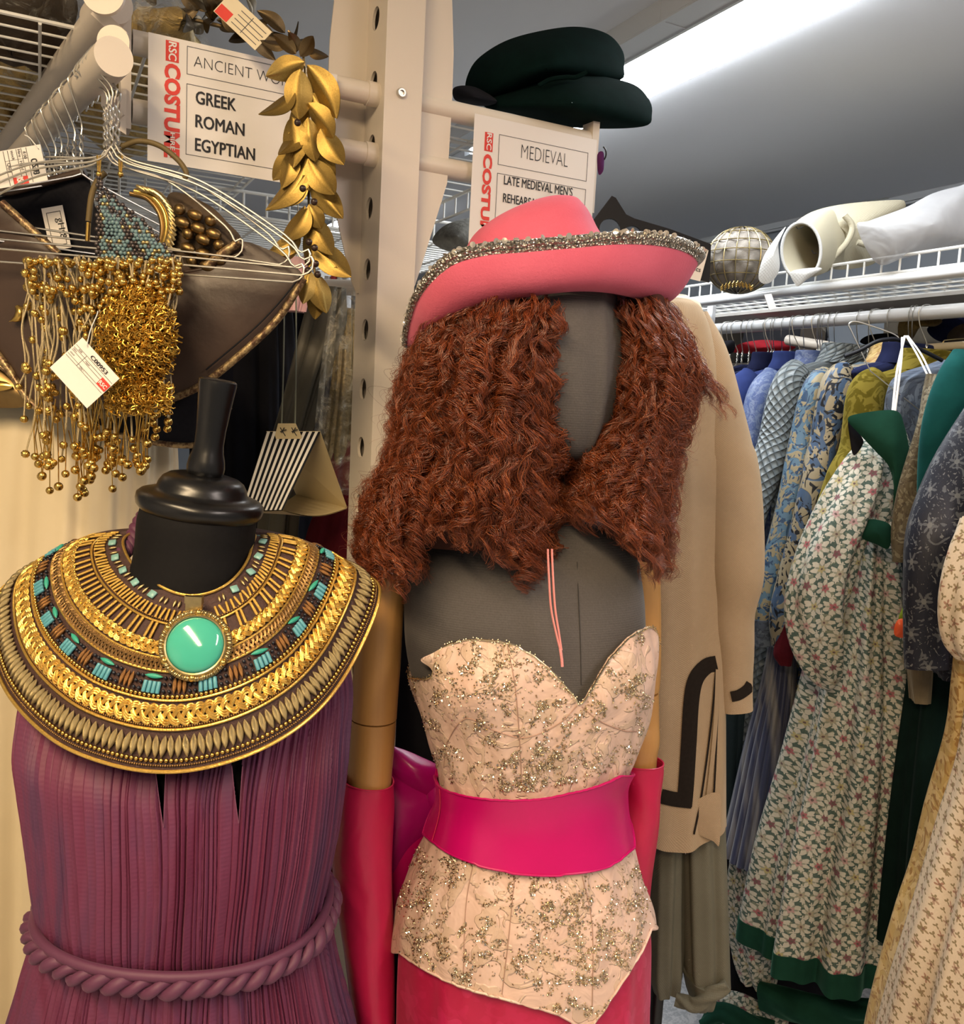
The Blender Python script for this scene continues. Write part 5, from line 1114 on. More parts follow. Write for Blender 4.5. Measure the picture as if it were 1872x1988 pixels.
mb = MB(); mb.lathe(c0, [(r * s_, h * s_) for r, h in ((.1, -16), (98, -16), (112, -14), (119, -6), (121, 4), (120, 13), (114, 19), (102, 23), (91, 26), (86, 31), (83, 41), (77, 51), (67, 58), (56, 61), (46, 62), (36, 63), (.1, 63))], 72, axis=ax); obj('neck_cap', mb, M['black_gloss'], em)
mb = MB(); mb.lathe(c0, [(r * s_, h * s_) for r, h in ((.1, 60), (32, 60), (35, 66), (36, 78), (34, 92), (30, 106), (27.5, 122), (28, 150), (31, 190), (34.5, 226), (36, 240), (35.4, 246), (32, 249), (.1, 250))], 48, axis=ax); obj('neck_knob', mb, M['black_gloss'], em)

for nm_, par, Dx, px_ in (('stand', em, DE, 380), ('stand', pm, DP, 1020)):
    b = W(px_, 1500, Dx); mb = MB(); mb.tube([(b[0], b[1], .012), (b[0], b[1], .9)], .014, 16); mb.lathe((b[0], b[1], 0), [(.001, 0), (.15, 0), (.15, .008), (.02, .02), (.001, .02)], 40); obj('stand', mb, M['black_gloss'], par)
# dress
t = NT('dyed pleated silk'); u, v = t.uv(); o = t.objc()
st = t.noise(t.vec(u * 60.0, v * 2.5), 1.0, 3.0, .6); cl = t.noise(t.vec(u * 7.0, v * 3.0, 3.0), 1.2, 3.0, .6)
c = t.ramp(st * .55 + cl * .6, [(.28, (.050, .004, .022)), (.45, (.110, .010, .044)), (.58, (.128, .022, .066)), (.70, (.082, .022, .070)), (.85, (.036, .016, .054))])
t.set(col=c, rough=.62, sheen=.08, sheent=(.9, .5, .7), sheenr=.4); t.bump((v * 1500.0).sin() * .1 + st * .3, .25, .002); M['pleat'] = t.m
rowsE = [(a, b + 13, c - 8, d, e) for a, b, c, d, e in [(1270, 64, 680, DE + .01, .062), (1330, 50, 688, DE + .01, .084), (1400, 44, 684, DE + .005, .104), (1450, 46, 681, DE, .115), (1500, 56, 677, DE, .120), (1600, 73, 664, DE, .122), (1680, 84, 648, DE, .121), (1735, 92, 636, DE, .118), (1768, 100, 628, DE, .110), (1785, 106, 622, DE, .104)]]
rowsS = [(1748, 108, 620, DE, .102), (1775, 98, 630, DE, .108), (1820, 82, 642, DE, .115), (1900, 58, 660, DE, .122), (1990, 30, 684, DE, .130), (2150, -15, 715, DE, .145), (2500, -80, 780, DE, .17), (3100, -160, 850, DE, .20)]
def pleats(seed, amp, N=170):
    """knife pleats of uneven width: a slow rise, a sharp drop and a narrow dark valley"""
    r = np.random.RandomState(seed); w = r.lognormal(0, .42, N); e = np.concatenate([[0], np.cumsum(w)]) / w.sum() * 2 * pi; am = r.uniform(.35, 1.25, N); gr = r.uniform(.0, 1.3, N) * (r.rand(N) < .55)
    def f(th, v):
        x = (th + .010 * np.sin(th * 5 + 6 * v + seed) + .006 * np.sin(th * 17 - 9 * v)) % (2 * pi); k = np.clip(np.searchsorted(e, x, 'right') - 1, 0, N - 1); s = (x - e[k]) / (e[k + 1] - e[k])
        fade = .55 + .45 * np.sin(k * 1.7 + 3.5 * v + seed)
        saw = am[k] * np.where(s < .82, s / .82, (1 - s) / .18) * (.5 + .5 * fade); val = gr[k] * np.exp(-((np.minimum(s, 1 - s)) / .10) ** 2)
        return amp * (saw - .9 * val - .3) + .0020 * wave(th * 6 + .3 * math.sin(3 * v), seed + 7)
    return f
pd = thing('pleated_dress', 'purple finely pleated dress with braided belt on the black tailor form', 'dress', W(380, 3100, DE))
def pleated(name, rows, n, m, fold, cut=None):
    P, U = loft(rows, n, m, 2.25, fold); mb = MB(); mb.grid(P, cu=True, uv=U)
    if cut:
        F = mb.F[0]; V = P.reshape(-1, 3); c = V[F].mean(1); d = c - CAM; z = d @ FW; X, Y = CX + FPX * (d @ IR) / z, CY - FPX * (d @ IU) / z; front = (c - W(370, 1500, DE)) @ FH < -.03
        keep = np.ones(len(F), bool)
        for (xa, xb, ya, xt, yt) in cut: f = np.clip((Y - ya) / (yt - ya), 0, 1); keep &= ~(front & (Y < yt) & (Y > ya - 60) & (X > xa + (xt - xa) * f) & (X < xb + (xt - xb) * f))
        mb.F[0] = F[keep]
    return obj(name, mb, M['pleat'], pd, angle=None)
pleated('bodice', rowsE, 2600, 70, pleats(3, .0042), [(302, 322, 1500, 317, 1606), (450, 470, 1488, 463, 1598)])
pleated('skirt', rowsS, 2600, 60, pleats(8, .0048))
mb = MB()
for pp in (((302, 1498), (310, 1560), (317, 1606)), ((322, 1498), (319, 1560), (318, 1606)), ((450, 1488), (456, 1545), (463, 1598)), ((471, 1488), (467, 1545), (464, 1598))): mb.tube([W(x, y, .737 + .001 * 0) for x, y in crv(pp, 12)], .0004, 5)
obj('slit_hem', mb, plain('pale purple thread', (.16, .05, .10), .8), pd)
def rope(path, R_, r_, wl, k, name, mat, par, up=None, parts=True, flat=1.0):
    """k strands twisted / laid round a path; one part per rope"""
    P = np.asarray(path); T = np.gradient(P, axis=0); T /= np.linalg.norm(T, axis=1)[:, None]; L = np.concatenate([[0], np.cumsum(np.linalg.norm(np.diff(P, axis=0), axis=1))])
    a = np.array(up if up is not None else ZU, float); N_ = np.cross(T, a); N_ /= np.linalg.norm(N_, axis=1)[:, None]; B = np.cross(N_, T); mb = MB()
    for j in range(k):
        ph = 2 * pi * L / wl + 2 * pi * j / k; mb.tube(P + N_ * (np.cos(ph) * R_ * flat)[:, None] + B * (np.sin(ph) * R_)[:, None], r_ * (1 + .12 * np.sin(ph * .5 + j)), 10)
    return obj(name, mb, mat, par)
EB = Body([(a, b - 8, c + 8, d, e + .007) for a, b, c, d, e in rowsE[-4:]] + [(1850, 80, 640, DE, .12)], 2.2)
def belt(off, dy): return np.array([EB.ring(1752 + dy + 6 * math.sin(q * 2), [q], off)[0] for q in np.linspace(-.9, pi + .9, 500)])
M['pleat_cord'] = NT('purple cord silk').set(col=(.090, .022, .058), rough=.6, sheen=.1, sheent=(.9, .5, .7)).m
rope(belt(.006, 12), .0052, .0056, .036, 2, 'braided_belt', M['pleat_cord'], pd)
mb = MB(); mb.tube(belt(.001, -6), .0050, 10); obj('waist_cord', mb, M['pleat_cord'], pd)
rope([W(x, y, d) for x, y, d in crv([(228, 1085, .86), (246, 1066, .88), (260, 1040, .90), (275, 1012, .915), (290, 1000, .925), (380, 990, .935), (470, 1005, .925)], 120)], .0042, .0044, .026, 3, 'neck_braid', M['pleat_cord'], pd)

# ------------------------------------------------------------------ jewelled broad collar
ST = [((300, 1030), .925, (190, 1085), .965), ((262, 1036), .90, (92, 1098), .92), ((241, 1052), .875, (0, 1152), .882), ((252, 1086), .845, (-16, 1245), .845), ((278, 1114), .82, (14, 1345), .79), ((310, 1137), .803, (102, 1437), .745), ((343, 1152), .796, (215, 1486), .727), ((376, 1157), .794, (330, 1501), .722), ((410, 1151), .796, (442, 1482), .726),
      ((440, 1136), .803, (547, 1436), .742), ((465, 1112), .818, (630, 1368), .778), ((482, 1084), .842, (692, 1275), .828), ((490, 1058), .868, (736, 1168), .868), ((494, 1042), .89, (718, 1124), .90), ((478, 1034), .915, (620, 1094), .94), ((440, 1028), .93, (540, 1080), .965)]
I_ = np.array([W(*a, d) for a, d, _, _ in ST]); O_ = np.array([W(*b, d) for _, _, b, d in ST]); NA = 600
I_, O_ = crv(I_, NA), rowcurve(O_, NA) if False else crv(O_, NA)
# keep both curves in step: resample by station index
I_ = rowcurve(np.array([W(*a, d) for a, d, _, _ in ST]), NA); O_ = rowcurve(np.array([W(*b, d) for _, _, b, d in ST]), NA)
def CS(a, t, lift=0.0):                 # a in 0..1 round the collar, t in 0..1 inner to outer
    a = np.clip(np.asarray(a, float), 0, 1) * (NA - 1); i = np.minimum(a.astype(int), NA - 2); f = (a - i)[..., None]
    p = I_[i] * (1 - f) + I_[i + 1] * f; q = O_[i] * (1 - f) + O_[i + 1] * f; t = np.asarray(t, float)[..., None]
    return p * (1 - t) + q * t + (ZU * .013 - FH * .007) * np.sin(pi * np.clip(t, 0, 1)) + np.asarray(lift)[..., None] * CN(a / (NA - 1))
def CN(a):
    a = np.clip(np.asarray(a, float), 0, 1) * (NA - 1); i = np.clip(a.astype(int), 2, NA - 4)
    e = O_[i] - I_[i]; d = (I_[i + 3] - I_[i - 2]) * .5 + (O_[i + 3] - O_[i - 2]) * .5; n = np.cross(d, e); n /= np.linalg.norm(n, axis=-1)[..., None]
    s = np.sign((n * (CAM - I_[i])).sum(-1)); return n * s[..., None]
def walk(t, step, a0=.04, a1=.965):      # evenly spaced stations along a band
    A = np.linspace(a0, a1, 3000); P = CS(A, np.full(3000, t)); L = np.concatenate([[0], np.cumsum(np.linalg.norm(np.diff(P, axis=0), axis=1))]); n = int(L[-1] / step)
    return np.interp((np.arange(n) + .5) * L[-1] / n, L, A)
bcol = thing('broad_collar', 'Egyptian broad collar of gold braid and turquoise over the purple pleated dress', 'collar', W(370, 1500, .75))
AA = np.linspace(0, 1, 260); TT = np.linspace(0, 1, 40)
G = np.array([CS(AA, np.full(260, t)) for t in TT]); Gb = np.array([CS(AA, np.full(260, t), np.full(260, -.003)) for t in TT])
t = NT('dark net ground'); u, v = t.uv(); n = t.noise(t.objc(), 240.0, 3.0, .6); t.set(col=t.mix(n, (.022, .010, .009), (.075, .034, .03)), rough=.75); t.bump(n, .8, .002); M['net'] = t.m
t = NT('gold braid'); n = t.noise(t.objc(), 500.0, 2.0); t.set(col=t.mix(n, (.55, .33, .06), (.92, .62, .17)), rough=.36, metal=.85); t.bump(n, .4, .001); M['braid'] = t.m
t = NT('dark gold braid'); n = t.noise(t.objc(), 600.0, 3.0); t.set(col=t.mix(n, (.13, .065, .025), (.44, .27, .10)), rough=.4, metal=.8); t.bump(n, .5, .001); M['braid_dark'] = t.m
M['antique'] = metalm('brushed antique spindle', (.47, .38, .20), .34, 420.0, .5, .4); M['turq_tube'] = plain('turquoise tube', (.085, .30, .37), .38, var=.25, nscale=200.0, nstr=.1); M['green_bar'] = plain('green turquoise bar', (.035, .33, .24), .35, var=.25, nscale=260.0, nstr=.15)
M['wood_bead'] = metalm('brown wooden bead', (.30, .155, .06), .42, 200.0, .4, .3); M['jet'] = plain('black round bead', (.012, .014, .022), .16); M['aqua'] = plain('pale aqua square bead', (.20, .40, .38), .35, var=.2)
mb = MB(); mb.grid(np.concatenate([G, Gb[::-1], G[:1]])); obj('net_ground', mb, M['net'], bcol)
def band_tube(t, r, mat, name, lift=.0015, a0=.03, a1=.97, wob=0.0):
    A = np.linspace(a0, a1, 420); mb = MB(); mb.tube(CS(A, np.full(420, t) + wob * np.sin(A * 130), np.full(420, lift)), r, 8); return obj(name, mb, M[mat], bcol)
def cord_beads(t, r, mat, name, step, lift=.0015):
    mb = MB()
    for a in walk(t, step): mb.ball(CS(a, t, lift), r, 8, 6)
    return obj(name, mb, M[mat], bcol, kind='stuff')
for t_, r_, m_ in ((.0, .0014, 'braid'), (.225, .0012, 'braid'), (.44, .0011, 'braid'), (.515, .0012, 'braid'), (.665, .0013, 'braid'), (.805, .0014, 'braid'), (.995, .0017, 'braid')): band_tube(t_, r_, m_, 'gold_piping', .0018)
for t_, st_ in ((.45, .0022), (.79, .0021), (.775, .0021), (.205, .0022), (.968, .0021)): cord_beads(t_, .0010, 'braid_dark', 'twisted_cord', st_)
def plait(t0, w, r, wl, mat, name, sub=3):
    A = np.linspace(.03, .97, 1500); P = CS(A, np.full(1500, t0)); L = np.concatenate([[0], np.cumsum(np.linalg.norm(np.diff(P, axis=0), axis=1))]); Wd = np.linalg.norm(O_ - I_, axis=1); Wd = np.interp(A, np.linspace(0, 1, NA), Wd); mb = MB()
    for j in range(3):
        ph = 2 * pi * L / wl + 2 * pi * j / 3
        for q in range(sub):
            o = (q - (sub - 1) / 2) * r * 1.75
            mb.tube(CS(A, t0 + (w * np.sin(ph) + o) / Wd, .0022 + r * .9 * np.sin(2 * ph) ), r, 6)
    return obj(name, mb, M[mat], bcol)
plait(.385, .0044, .00092, .0215, 'braid', 'gold_plait'); plait(.735, .0056, .00112, .0250, 'braid', 'gold_plait'); plait(.482, .0040, .00062, .0135, 'braid_dark', 'bronze_plait')
def proto(name, mb, mat): me, _ = mb.mesh(name, np.zeros(3)); me.materials.append(M[mat]); return me
def bead_at(name, me, a, t, lift, along=False, sc=(1, 1, 1), lab=None, twist=0.0):
    p = CS(a, t, lift); n = CN(a); e = unit(CS(a, t + .02) - CS(a, t - .02)); n = unit(n - e * n.dot(e)); d = np.cross(n, e)
    if along: e, d = d, -e
    if twist: e, d = unit(e + d * twist), unit(d - e * twist)
    o = bpy.data.objects.new(name, me); COL.objects.link(o); attach(o, p, bcol); o.rotation_mode = 'QUATERNION'; o.rotation_quaternion = quat(d, -n if False else np.cross(e, d), e); o.scale = sc; return o
def spindle(k=12):
    mb = MB(); h = np.linspace(-1, 1, 13); mb.lathe((0, 0, 0), [(max(.02, .0 + 1 * (1 - abs(x) ** 1.9) ** .85), x * 1.0) for x in h], k); return mb
def tubem(k=12, bev=.08):
    mb = MB(); mb.lathe((0, 0, 0), [(.01, -1), (.8, -1), (1, -1 + bev), (1, 1 - bev), (.8, 1), (.35, 1), (.3, .9), (.01, .9)], k); return mb
SPM = proto('spindle_bead', spindle(), 'antique'); TBM = proto('turquoise_tube', tubem(), 'turq_tube'); GBM = proto('green_bar', spindle(), 'green_bar'); WDM = proto('wooden_bead', spindle(), 'wood_bead'); GTM = proto('gold_tube', tubem(8), 'braid'); PBM = proto('pale_bead', spindle(), 'pale_gold')
mbq = MB(); mbq.box((0, 0, 0), (1, 1, 1)); AQM = proto('aqua_square', mbq, 'aqua')
rn = np.random.RandomState(21); rw = lambda a: float(np.interp(a, np.linspace(0, 1, NA), np.linalg.norm(O_ - I_, axis=1)))
for a in walk(.88, .0066, .06, .955):
    bead_at('spindle_bead', SPM, a, .882, .003, sc=(.0033, .0033, .061 * rw(a) if rw(a) > .1 else .006), twist=rn.normal(0, .10))
jet = MB(); W_ = walk(.59, .0475 / 2, .05, .96)
mid = int(np.argmin(np.abs(W_ - .5)))
for k, a in enumerate(W_):
    h = .036 * min(rw(a), .17); dA = .0040 / np.linalg.norm(CS(min(a + .01, 1), .59) - CS(max(a - .01, 0), .59)) * .02
    if (k - mid) % 2 == 0:
        for j in range(4): bead_at('turquoise_tube', TBM, a + (j - 1.5) * dA * 1.02, .604, .003, sc=(.0019, .0019, h * .92))
        bead_at('green_bar', GBM, a, .546, .0034, along=True, sc=(.0023, .0023, .0085))
    else:
        for j in range(3): bead_at('wooden_bead', WDM, a + (j - 1) * dA * 1.1, .588, .003, sc=(.0021, .0021, h * 1.35))
    for e_ in (-1, 1):
        for j in range(3): jet.ball(CS(a + e_ * dA * (2.75 if (k - mid) % 2 == 0 else 2.2), .55 + .035 * j, .0026), .0017, 9, 6)
obj('jet_beads', jet, M['jet'], bcol, kind='stuff')
cord_beads(.645, .0019, 'gold', 'gold_bead_row', .0042, .002); cord_beads(.945, .0020, 'gold', 'gold_bead_row', .0044, .002); cord_beads(.355, .0017, 'gold', 'gold_bead_row', .0040, .002)
for k, a in enumerate(walk(.29, .0165, .07, .945)):
    if .455 < a < .545: continue
    for e_ in (-1, 1): bead_at('gold_tube', GTM, a + e_ * .0058, .288, .0022, sc=(.0014, .0014, .050 * min(rw(a), .16)))
for k, a in enumerate(walk(.165, .0050, .07, .945)):
    if .462 < a < .54: continue
    bead_at('gold_tube', GTM, a, .165, .0022, sc=(.0013, .0013, .036 * min(rw(a), .16)), twist=rn.normal(0, .12))
for k, a in enumerate(walk(.075, .0135, .09, .93)):
    if k % 2 and (a < .36 or a > .6): bead_at('aqua_square', AQM, a, .075, .002, sc=(.0032, .0018, .0034))
    elif not .47 < a < .53:
        for e_ in (-1, 1): bead_at('pale_bead', PBM, a + e_ * .0075, .075, .002, sc=(.0014, .0014, .0042))
# pendant
pc = W(380, 1253, .752); n_ = unit(CN(.5) * .5 + unit(CAM - pc) * .5); R_ = 56 * m_px(.752)
mb = MB(); mb.lathe(pc, [(R_ * x, R_ * .34 * math.sqrt(max(0, 1 - x * x)) + .002) for x in np.linspace(1, .001, 16)], 64, axis=n_); obj('turquoise_cabochon', mb, NT('polished turquoise').set(col=(.055, .40, .30), rough=.10, coat=.6, coatr=.04).m, bcol, label='large round polished turquoise stone')
mb = MB(); mb.lathe(pc, [(R_ * 1.25, -.004), (R_ * 1.27, -.001), (R_ * 1.13, .0015), (R_ * 1.12, .003), (R_ * 1.05, .0045), (R_ * .995, .0040), (R_ * .98, .001)], 72, axis=n_); bez = obj('bezel', mb, M['pale_gold'], bcol)
mb = MB(); xx = unit(np.cross(n_, ZU)); yy = np.cross(n_, xx)
for ph in (0, pi): mb.tube([pc + n_ * (.0012 + .0018 * math.sin(60 * q + ph)) + (xx * math.cos(q) + yy * math.sin(q)) * (R_ * 1.18 + .0018 * math.cos(60 * q + ph)) for q in np.linspace(0, 2 * pi, 700)], .0007, 5)
obj('twisted_wire', mb, M['pale_gold'], bez)
mb = MB()
for q in np.linspace(.5, 2 * pi + .5, 6, endpoint=False): mb.ball(pc + n_ * .002 + (xx * math.cos(q) + yy * math.sin(q)) * R_ * 1.16, .0034, 10, 7, (1, 1, 1))
obj('claws', mb, M['gold'], bez)
mb = MB(); q0 = W(377, 1160, .772); mb.box(W(377, 1178, .768), (.0072, .0022, .0095), (RH, FH, ZU)); mb.box(W(377, 1164, .773), (.0082, .002, .0035), (RH, FH, ZU)); obj('pendant_bail', mb, M['pale_gold'], bcol)
# ------------------------------------------------------------------ beige tunic, trousers and their stand
DT = 1.46
t = NT('beige wool cloth'); u, v = t.uv(); n = t.noise(t.objc(), 7.0, 4.0); t.set(col=t.mix(n, (.36, .25, .145), (.50, .37, .235)), rough=.85, sheen=.35, sheent=(.9, .75, .55)); t.bump((u * 1800.0).sin() * (v * 1800.0).sin() * .3 + n * 1.2, .4, .003); M['beige'] = t.m
M['braid_trim'] = cloth('dark brown woven braid', (.016, .011, .008), .85, 1400, .4, .3, 200.0)
M['linen'] = cloth('grey green linen', (.155, .150, .112), .9, 1300, .22, .3, 9.0, .8)
tf = thing('tailor_form', 'cream tailor form on a stand inside the beige tunic', 'mannequin', W(1320, 2600, DT + .03))
P, U = loft([(575, 1285, 1335, DT + .03, .03), (620, 1255, 1365, DT + .03, .05), (900, 1230, 1360, DT + .03, .05), (1500, 1240, 1360, DT + .03, .05)], 40, 30); obj('torso', closed_grid(P, U), M['cream_card'], tf)
b = W(1310, 1500, DT + .03); mb = MB(); mb.tube([(b[0], b[1], .012), (b[0], b[1], 1.1)], .014, 16); mb.lathe((b[0], b[1], 0), [(.001, 0), (.15, 0), (.15, .008), (.02, .02), (.001, .02)], 40); obj('stand', mb, M['black_gloss'], tf)
tu = thing('tunic', 'beige wool tunic with dark braid round its side slit behind the pink mannequin', 'tunic', W(1320, 1640, DT))
rows = [(586, 1262, 1340, DT, .05), (600, 1235, 1356, DT, .07), (640, 1200, 1372, DT, .085), (720, 1190, 1388, DT, .09), (850, 1195, 1392, DT, .09), (1000, 1200, 1398, DT, .09), (1200, 1205, 1400, DT, .09), (1400, 1200, 1399, DT, .092), (1590, 1195, 1398, DT, .095)]
P, U = loft(rows, 200, 80, 2.5, folds(5, .006, 3, .15)); n_ = 200
P[-1] += np.outer(.010 * np.sin(np.linspace(0, 2 * pi, n_, endpoint=False) * 3), ZU)
tm = MB(); tm.grid(P, cu=True, uv=U); tm.grid((P - P.mean(1, keepdims=True)) * np.array([.985, .985, 1]) + P.mean(1, keepdims=True), cu=True, uv=U, flip=True); tbod = obj('body', tm, M['beige'], tu); BT = tm.bvh()
G, U = limb([(1352, 612, 1.44, 22), (1372, 690, 1.43, 40), (1392, 800, 1.425, 50), (1412, 920, 1.42, 58), (1424, 1030, 1.41, 58), (1428, 1120, 1.405, 56), (1426, 1200, 1.41, 46), (1428, 1290, 1.41, 36), (1430, 1350, 1.41, 30), (1432, 1380, 1.41, 27)], 60, 70, .85, lambda th, v: .003 * np.sin(2 * th + 8 * v) * (v > .3) + .0028 * np.sin(th - 26 * v) * math.exp(-((v - .66) / .1) ** 2))
sm = MB(); sm.grid(G, cu=True, uv=U); sm.grid((G - G.mean(1, keepdims=True)) * .96 + G.mean(1, keepdims=True), cu=True, uv=U, flip=True); tslv = obj('sleeve', sm, M['beige'], tu); BS = sm.bvh()
def ribbon(bv, cl, w, lift, mat, name, par, n=60, thick=.0012, D0=1.3):
    C = crv(cl, n); T = np.gradient(C, axis=0); T /= np.linalg.norm(T, axis=1)[:, None]; N_ = np.stack([-T[:, 1], T[:, 0]], 1); G = []
    for s_ in np.linspace(-1, 1, 5):
        L = []
        for c, q in zip(C, N_):
            x, y = c + q * w * s_ / 2; r = ray(x, y); r = r / np.linalg.norm(r); h = bv.ray_cast(Vector(CAM), Vector(r)); L.append(np.array(h[0]) - r * lift if h[0] is not None else (L[-1] if L else W(x, y, D0)))
        G.append(L)
    G = np.array(G); mb = MB(); mb.grid(G); mb.grid(G + FH * thick, flip=True); return obj(name, mb, mat, par)
ribbon(BT, [(1392, 1288), (1372, 1294), (1352, 1318), (1343, 1360), (1338, 1440), (1333, 1520), (1329, 1566)], 30, .003, M['braid_trim'], 'braid_trim', tbod)
ribbon(BT, [(1344, 1556), (1310, 1552), (1284, 1546)], 28, .003, M['braid_trim'], 'braid_trim', tbod, 24)
ribbon(BS, [(1420, 1353), (1436, 1349), (1452, 1338), (1459, 1328)], 20, .003, M['braid_trim'], 'cuff_braid', tslv, 24)
for q in ([(1391, 1300), (1384, 1380), (1372, 1480), (1360, 1560), (1348, 1620)], [(1396, 1310), (1393, 1400), (1389, 1500), (1384, 1580), (1380, 1612)]): ribbon(BT, q, 3.2, .0035, M['braid_trim'], 'slit_stitching', tbod)
ribbon(BT, [(1394, 1300), (1390, 1400), (1381, 1500), (1370, 1590)], 8, .0045, M['beige'], 'slit_hem', tbod)
obj('hem_corner', fan([(1348, 1560), (1396, 1540), (1399, 1600), (1396, 1642), (1386, 1634), (1350, 1612)], 1.375, .004, .004, 5, 50), M['beige'], tu)
mb = MB(); mb.tube([W(x, y, 1.372) for x, y in crv([(1345, 1612), (1338, 1640), (1331, 1658)], 10)], .0005, 4); obj('loose_thread', mb, M['paper'], tu)
tr = thing('trousers', 'grey green linen trousers with rolled hem under the beige tunic', 'trousers', W(1330, 1960, 1.5))
for rows in ([(1480, 1252, 1330, 1.48, .06), (1650, 1250, 1326, 1.48, .06), (1800, 1250, 1320, 1.48, .06), (1870, 1252, 1318, 1.48, .058), (1905, 1262, 1312, 1.48, .05)], [(1480, 1310, 1398, 1.47, .06), (1600, 1314, 1402, 1.47, .062), (1760, 1318, 1408, 1.47, .064), (1860, 1322, 1410, 1.47, .062), (1895, 1328, 1408, 1.47, .058)]):
    P, U = loft(rows, 120, 60, 2.2, folds(4, .0065, rows[0][1], .6)); obj('leg', closed_grid(P, U), M['linen'], tr)
G, U = limb([(1312, 1938, 1.415, 13), (1345, 1950, 1.405, 15), (1380, 1932, 1.40, 15), (1412, 1912, 1.40, 12)], 24, 40, .9, lambda th, v: .0025 * np.sin(3 * th + 14 * v)); obj('rolled_hem', closed_grid(G, U), M['linen'], tr)
P, U = loft([(1888, 1328, 1398, 1.45, .05), (1930, 1338, 1384, 1.45, .045), (1945, 1346, 1372, 1.45, .03)], 60, 16, 2.0, folds(4, .004, 9)); obj('ankle_cuff', closed_grid(P, U), M['linen'], tr)

# ------------------------------------------------------------------ right rail, its hangers and shelf
XR_ = 1.745; ZRR = 1.80
M['white_tube'] = plain('glossy white tube', (.74, .75, .76), .22)
rr = thing('clothes_rail', 'white round rail along the right side carrying the row of costumes', 'rail', (XR_, 2.2, ZRR))
mb = MB(); mb.tube([(XR_, .35, ZRR), (XR_, 4.4, ZRR)], .0155, 28); obj('tube', mb, M['white_tube'], rr)
for y in (.5, 2.05, 3.6): mb = MB(); mb.box((XR_ + .02, y, ZRR + .03), (.006, .012, .05)); obj('bracket', mb, M['white_tube'], rr, smooth=False)
sp_ = wire_shelf('wire_shelf', 'white wire shelf over the right clothes rail holding hats and veils', 1.62, 2.12, .45, 3.6, 1.872, .055, .045, r=.0020, lip=-.034, lipside='x', lipstep=.045)
mb = MB(); mb.tube([(1.617, .45, 1.857), (1.617, 3.6, 1.857)], .0105, 20); obj('front_tube', mb, M['white_tube'], sp_)
mb = MB(); mb.box((1.975, 2.0, 1.852), (.145, 1.55, .004)); obj('liner_board', mb, plain('dusty grey board', (.50, .47, .43), .8), sp_, smooth=False)
mb = MB(); mb.poly([W(x, y, 1.95) for x, y in ((1484, 572), (1498, 570), (1508, 598), (1494, 602))], .002, FH); obj('bracket_tab', mb, M['white_tube'], sp_, smooth=False)
mb = MB(); mb.box((2.02, 2.3, 1.0), (.02, .016, .85)); tag(obj('rack_post', mb, M['powder'], smooth=False), 'cream upright post behind the right clothes rail', 'post') if False else None
rp = thing('garment_rack', 'cream post and beams of the rack behind the right clothes rail', 'rack', (2.15, 2.2, 0))
for y in (2.02, 3.6, .6): mb = MB(); mb.box((2.15, y, .92), (.022, .03, .92)); obj('post', mb, M['powder'], rp, smooth=False)
mb = MB(); mb.tube([W(1530, 660, 2.45), W(1770, 700, 2.1)], .014, 16); mb.tube([(2.14, .6, 1.72), (2.14, 3.6, 1.72)], .016, 16); obj('beams', mb, M['powder'], rp)
HK = [1407, 1413, 1420, 1432, 1446, 1458, 1470, 1493, 1498, 1503, 1508, 1524, 1540, 1552, 1567, 1590, 1594, 1598, 1603, 1616, 1627, 1672, 1694, 1702, 1732, 1772, 1779, 1800]
pl = ['by the beige tunic'] + ['%s to the right of the beige tunic' % w for w in 'second third fourth fifth sixth seventh eighth ninth tenth eleventh twelfth thirteenth fourteenth fifteenth sixteenth seventeenth eighteenth nineteenth twentieth'.split()] + ['left of the black hanger', 'in a tight pair by the black hanger', 'right one of the tight pair', 'with the black wire bend', 'above the white ribbons', 'crossing another above the ribbons', 'twisted right of the ribbons', 'last before the teal coat']
hook0 = None
for k, px in enumerate(HK):
    y0 = WX(px, 600 + (1872 - px) * .084, XR_)[1]; c = np.array([XR_, y0, ZRR]); tw = rn.uniform(-.012, .012)
    h = thing('wire_hanger', 'silver wire hanger hook on the right rail, ' + pl[k], 'hanger', c, 'wire hangers on the right rail')
    arc = [c + np.array([.0185 * math.cos(q), tw * math.cos(q) * .6, .0185 * math.sin(q)]) for q in np.linspace(-.25, pi * 1.08, 16)]
    N_ = c + np.array([.004, tw * .5, -.078]); mb = MB(); mb.tube(crv(arc + [c + np.array([-.012, tw * -.3, -.03]), N_ + ZU * .012, N_], 40), .0012, 6)
    for ph in (0, pi): mb.tube([N_ + ZU * (.012 - .034 * q) + np.array([.0018 * math.cos(14 * q + ph), .0018 * math.sin(14 * q + ph), 0]) for q in np.linspace(0, 1, 24)], .0012, 6)
    obj('hook', mb, M['wire'], h); B_ = N_ - ZU * .022; mb = MB()
    for s_ in (-1, 1): mb.tube(crv([B_, B_ + np.array([s_ * .02, 0, -.012]), B_ + np.array([s_ * .12, 0, -.042]), B_ + np.array([s_ * .185, 0, -.066]), B_ + np.array([s_ * .195, 0, -.078]), B_ + np.array([s_ * .18, 0, -.084])], 24), .0012, 6)
    mb.tube([B_ + np.array([-.18, 0, -.084]), B_ + np.array([.18, 0, -.084])], .0012, 6); obj('frame', mb, M['wire'], h)

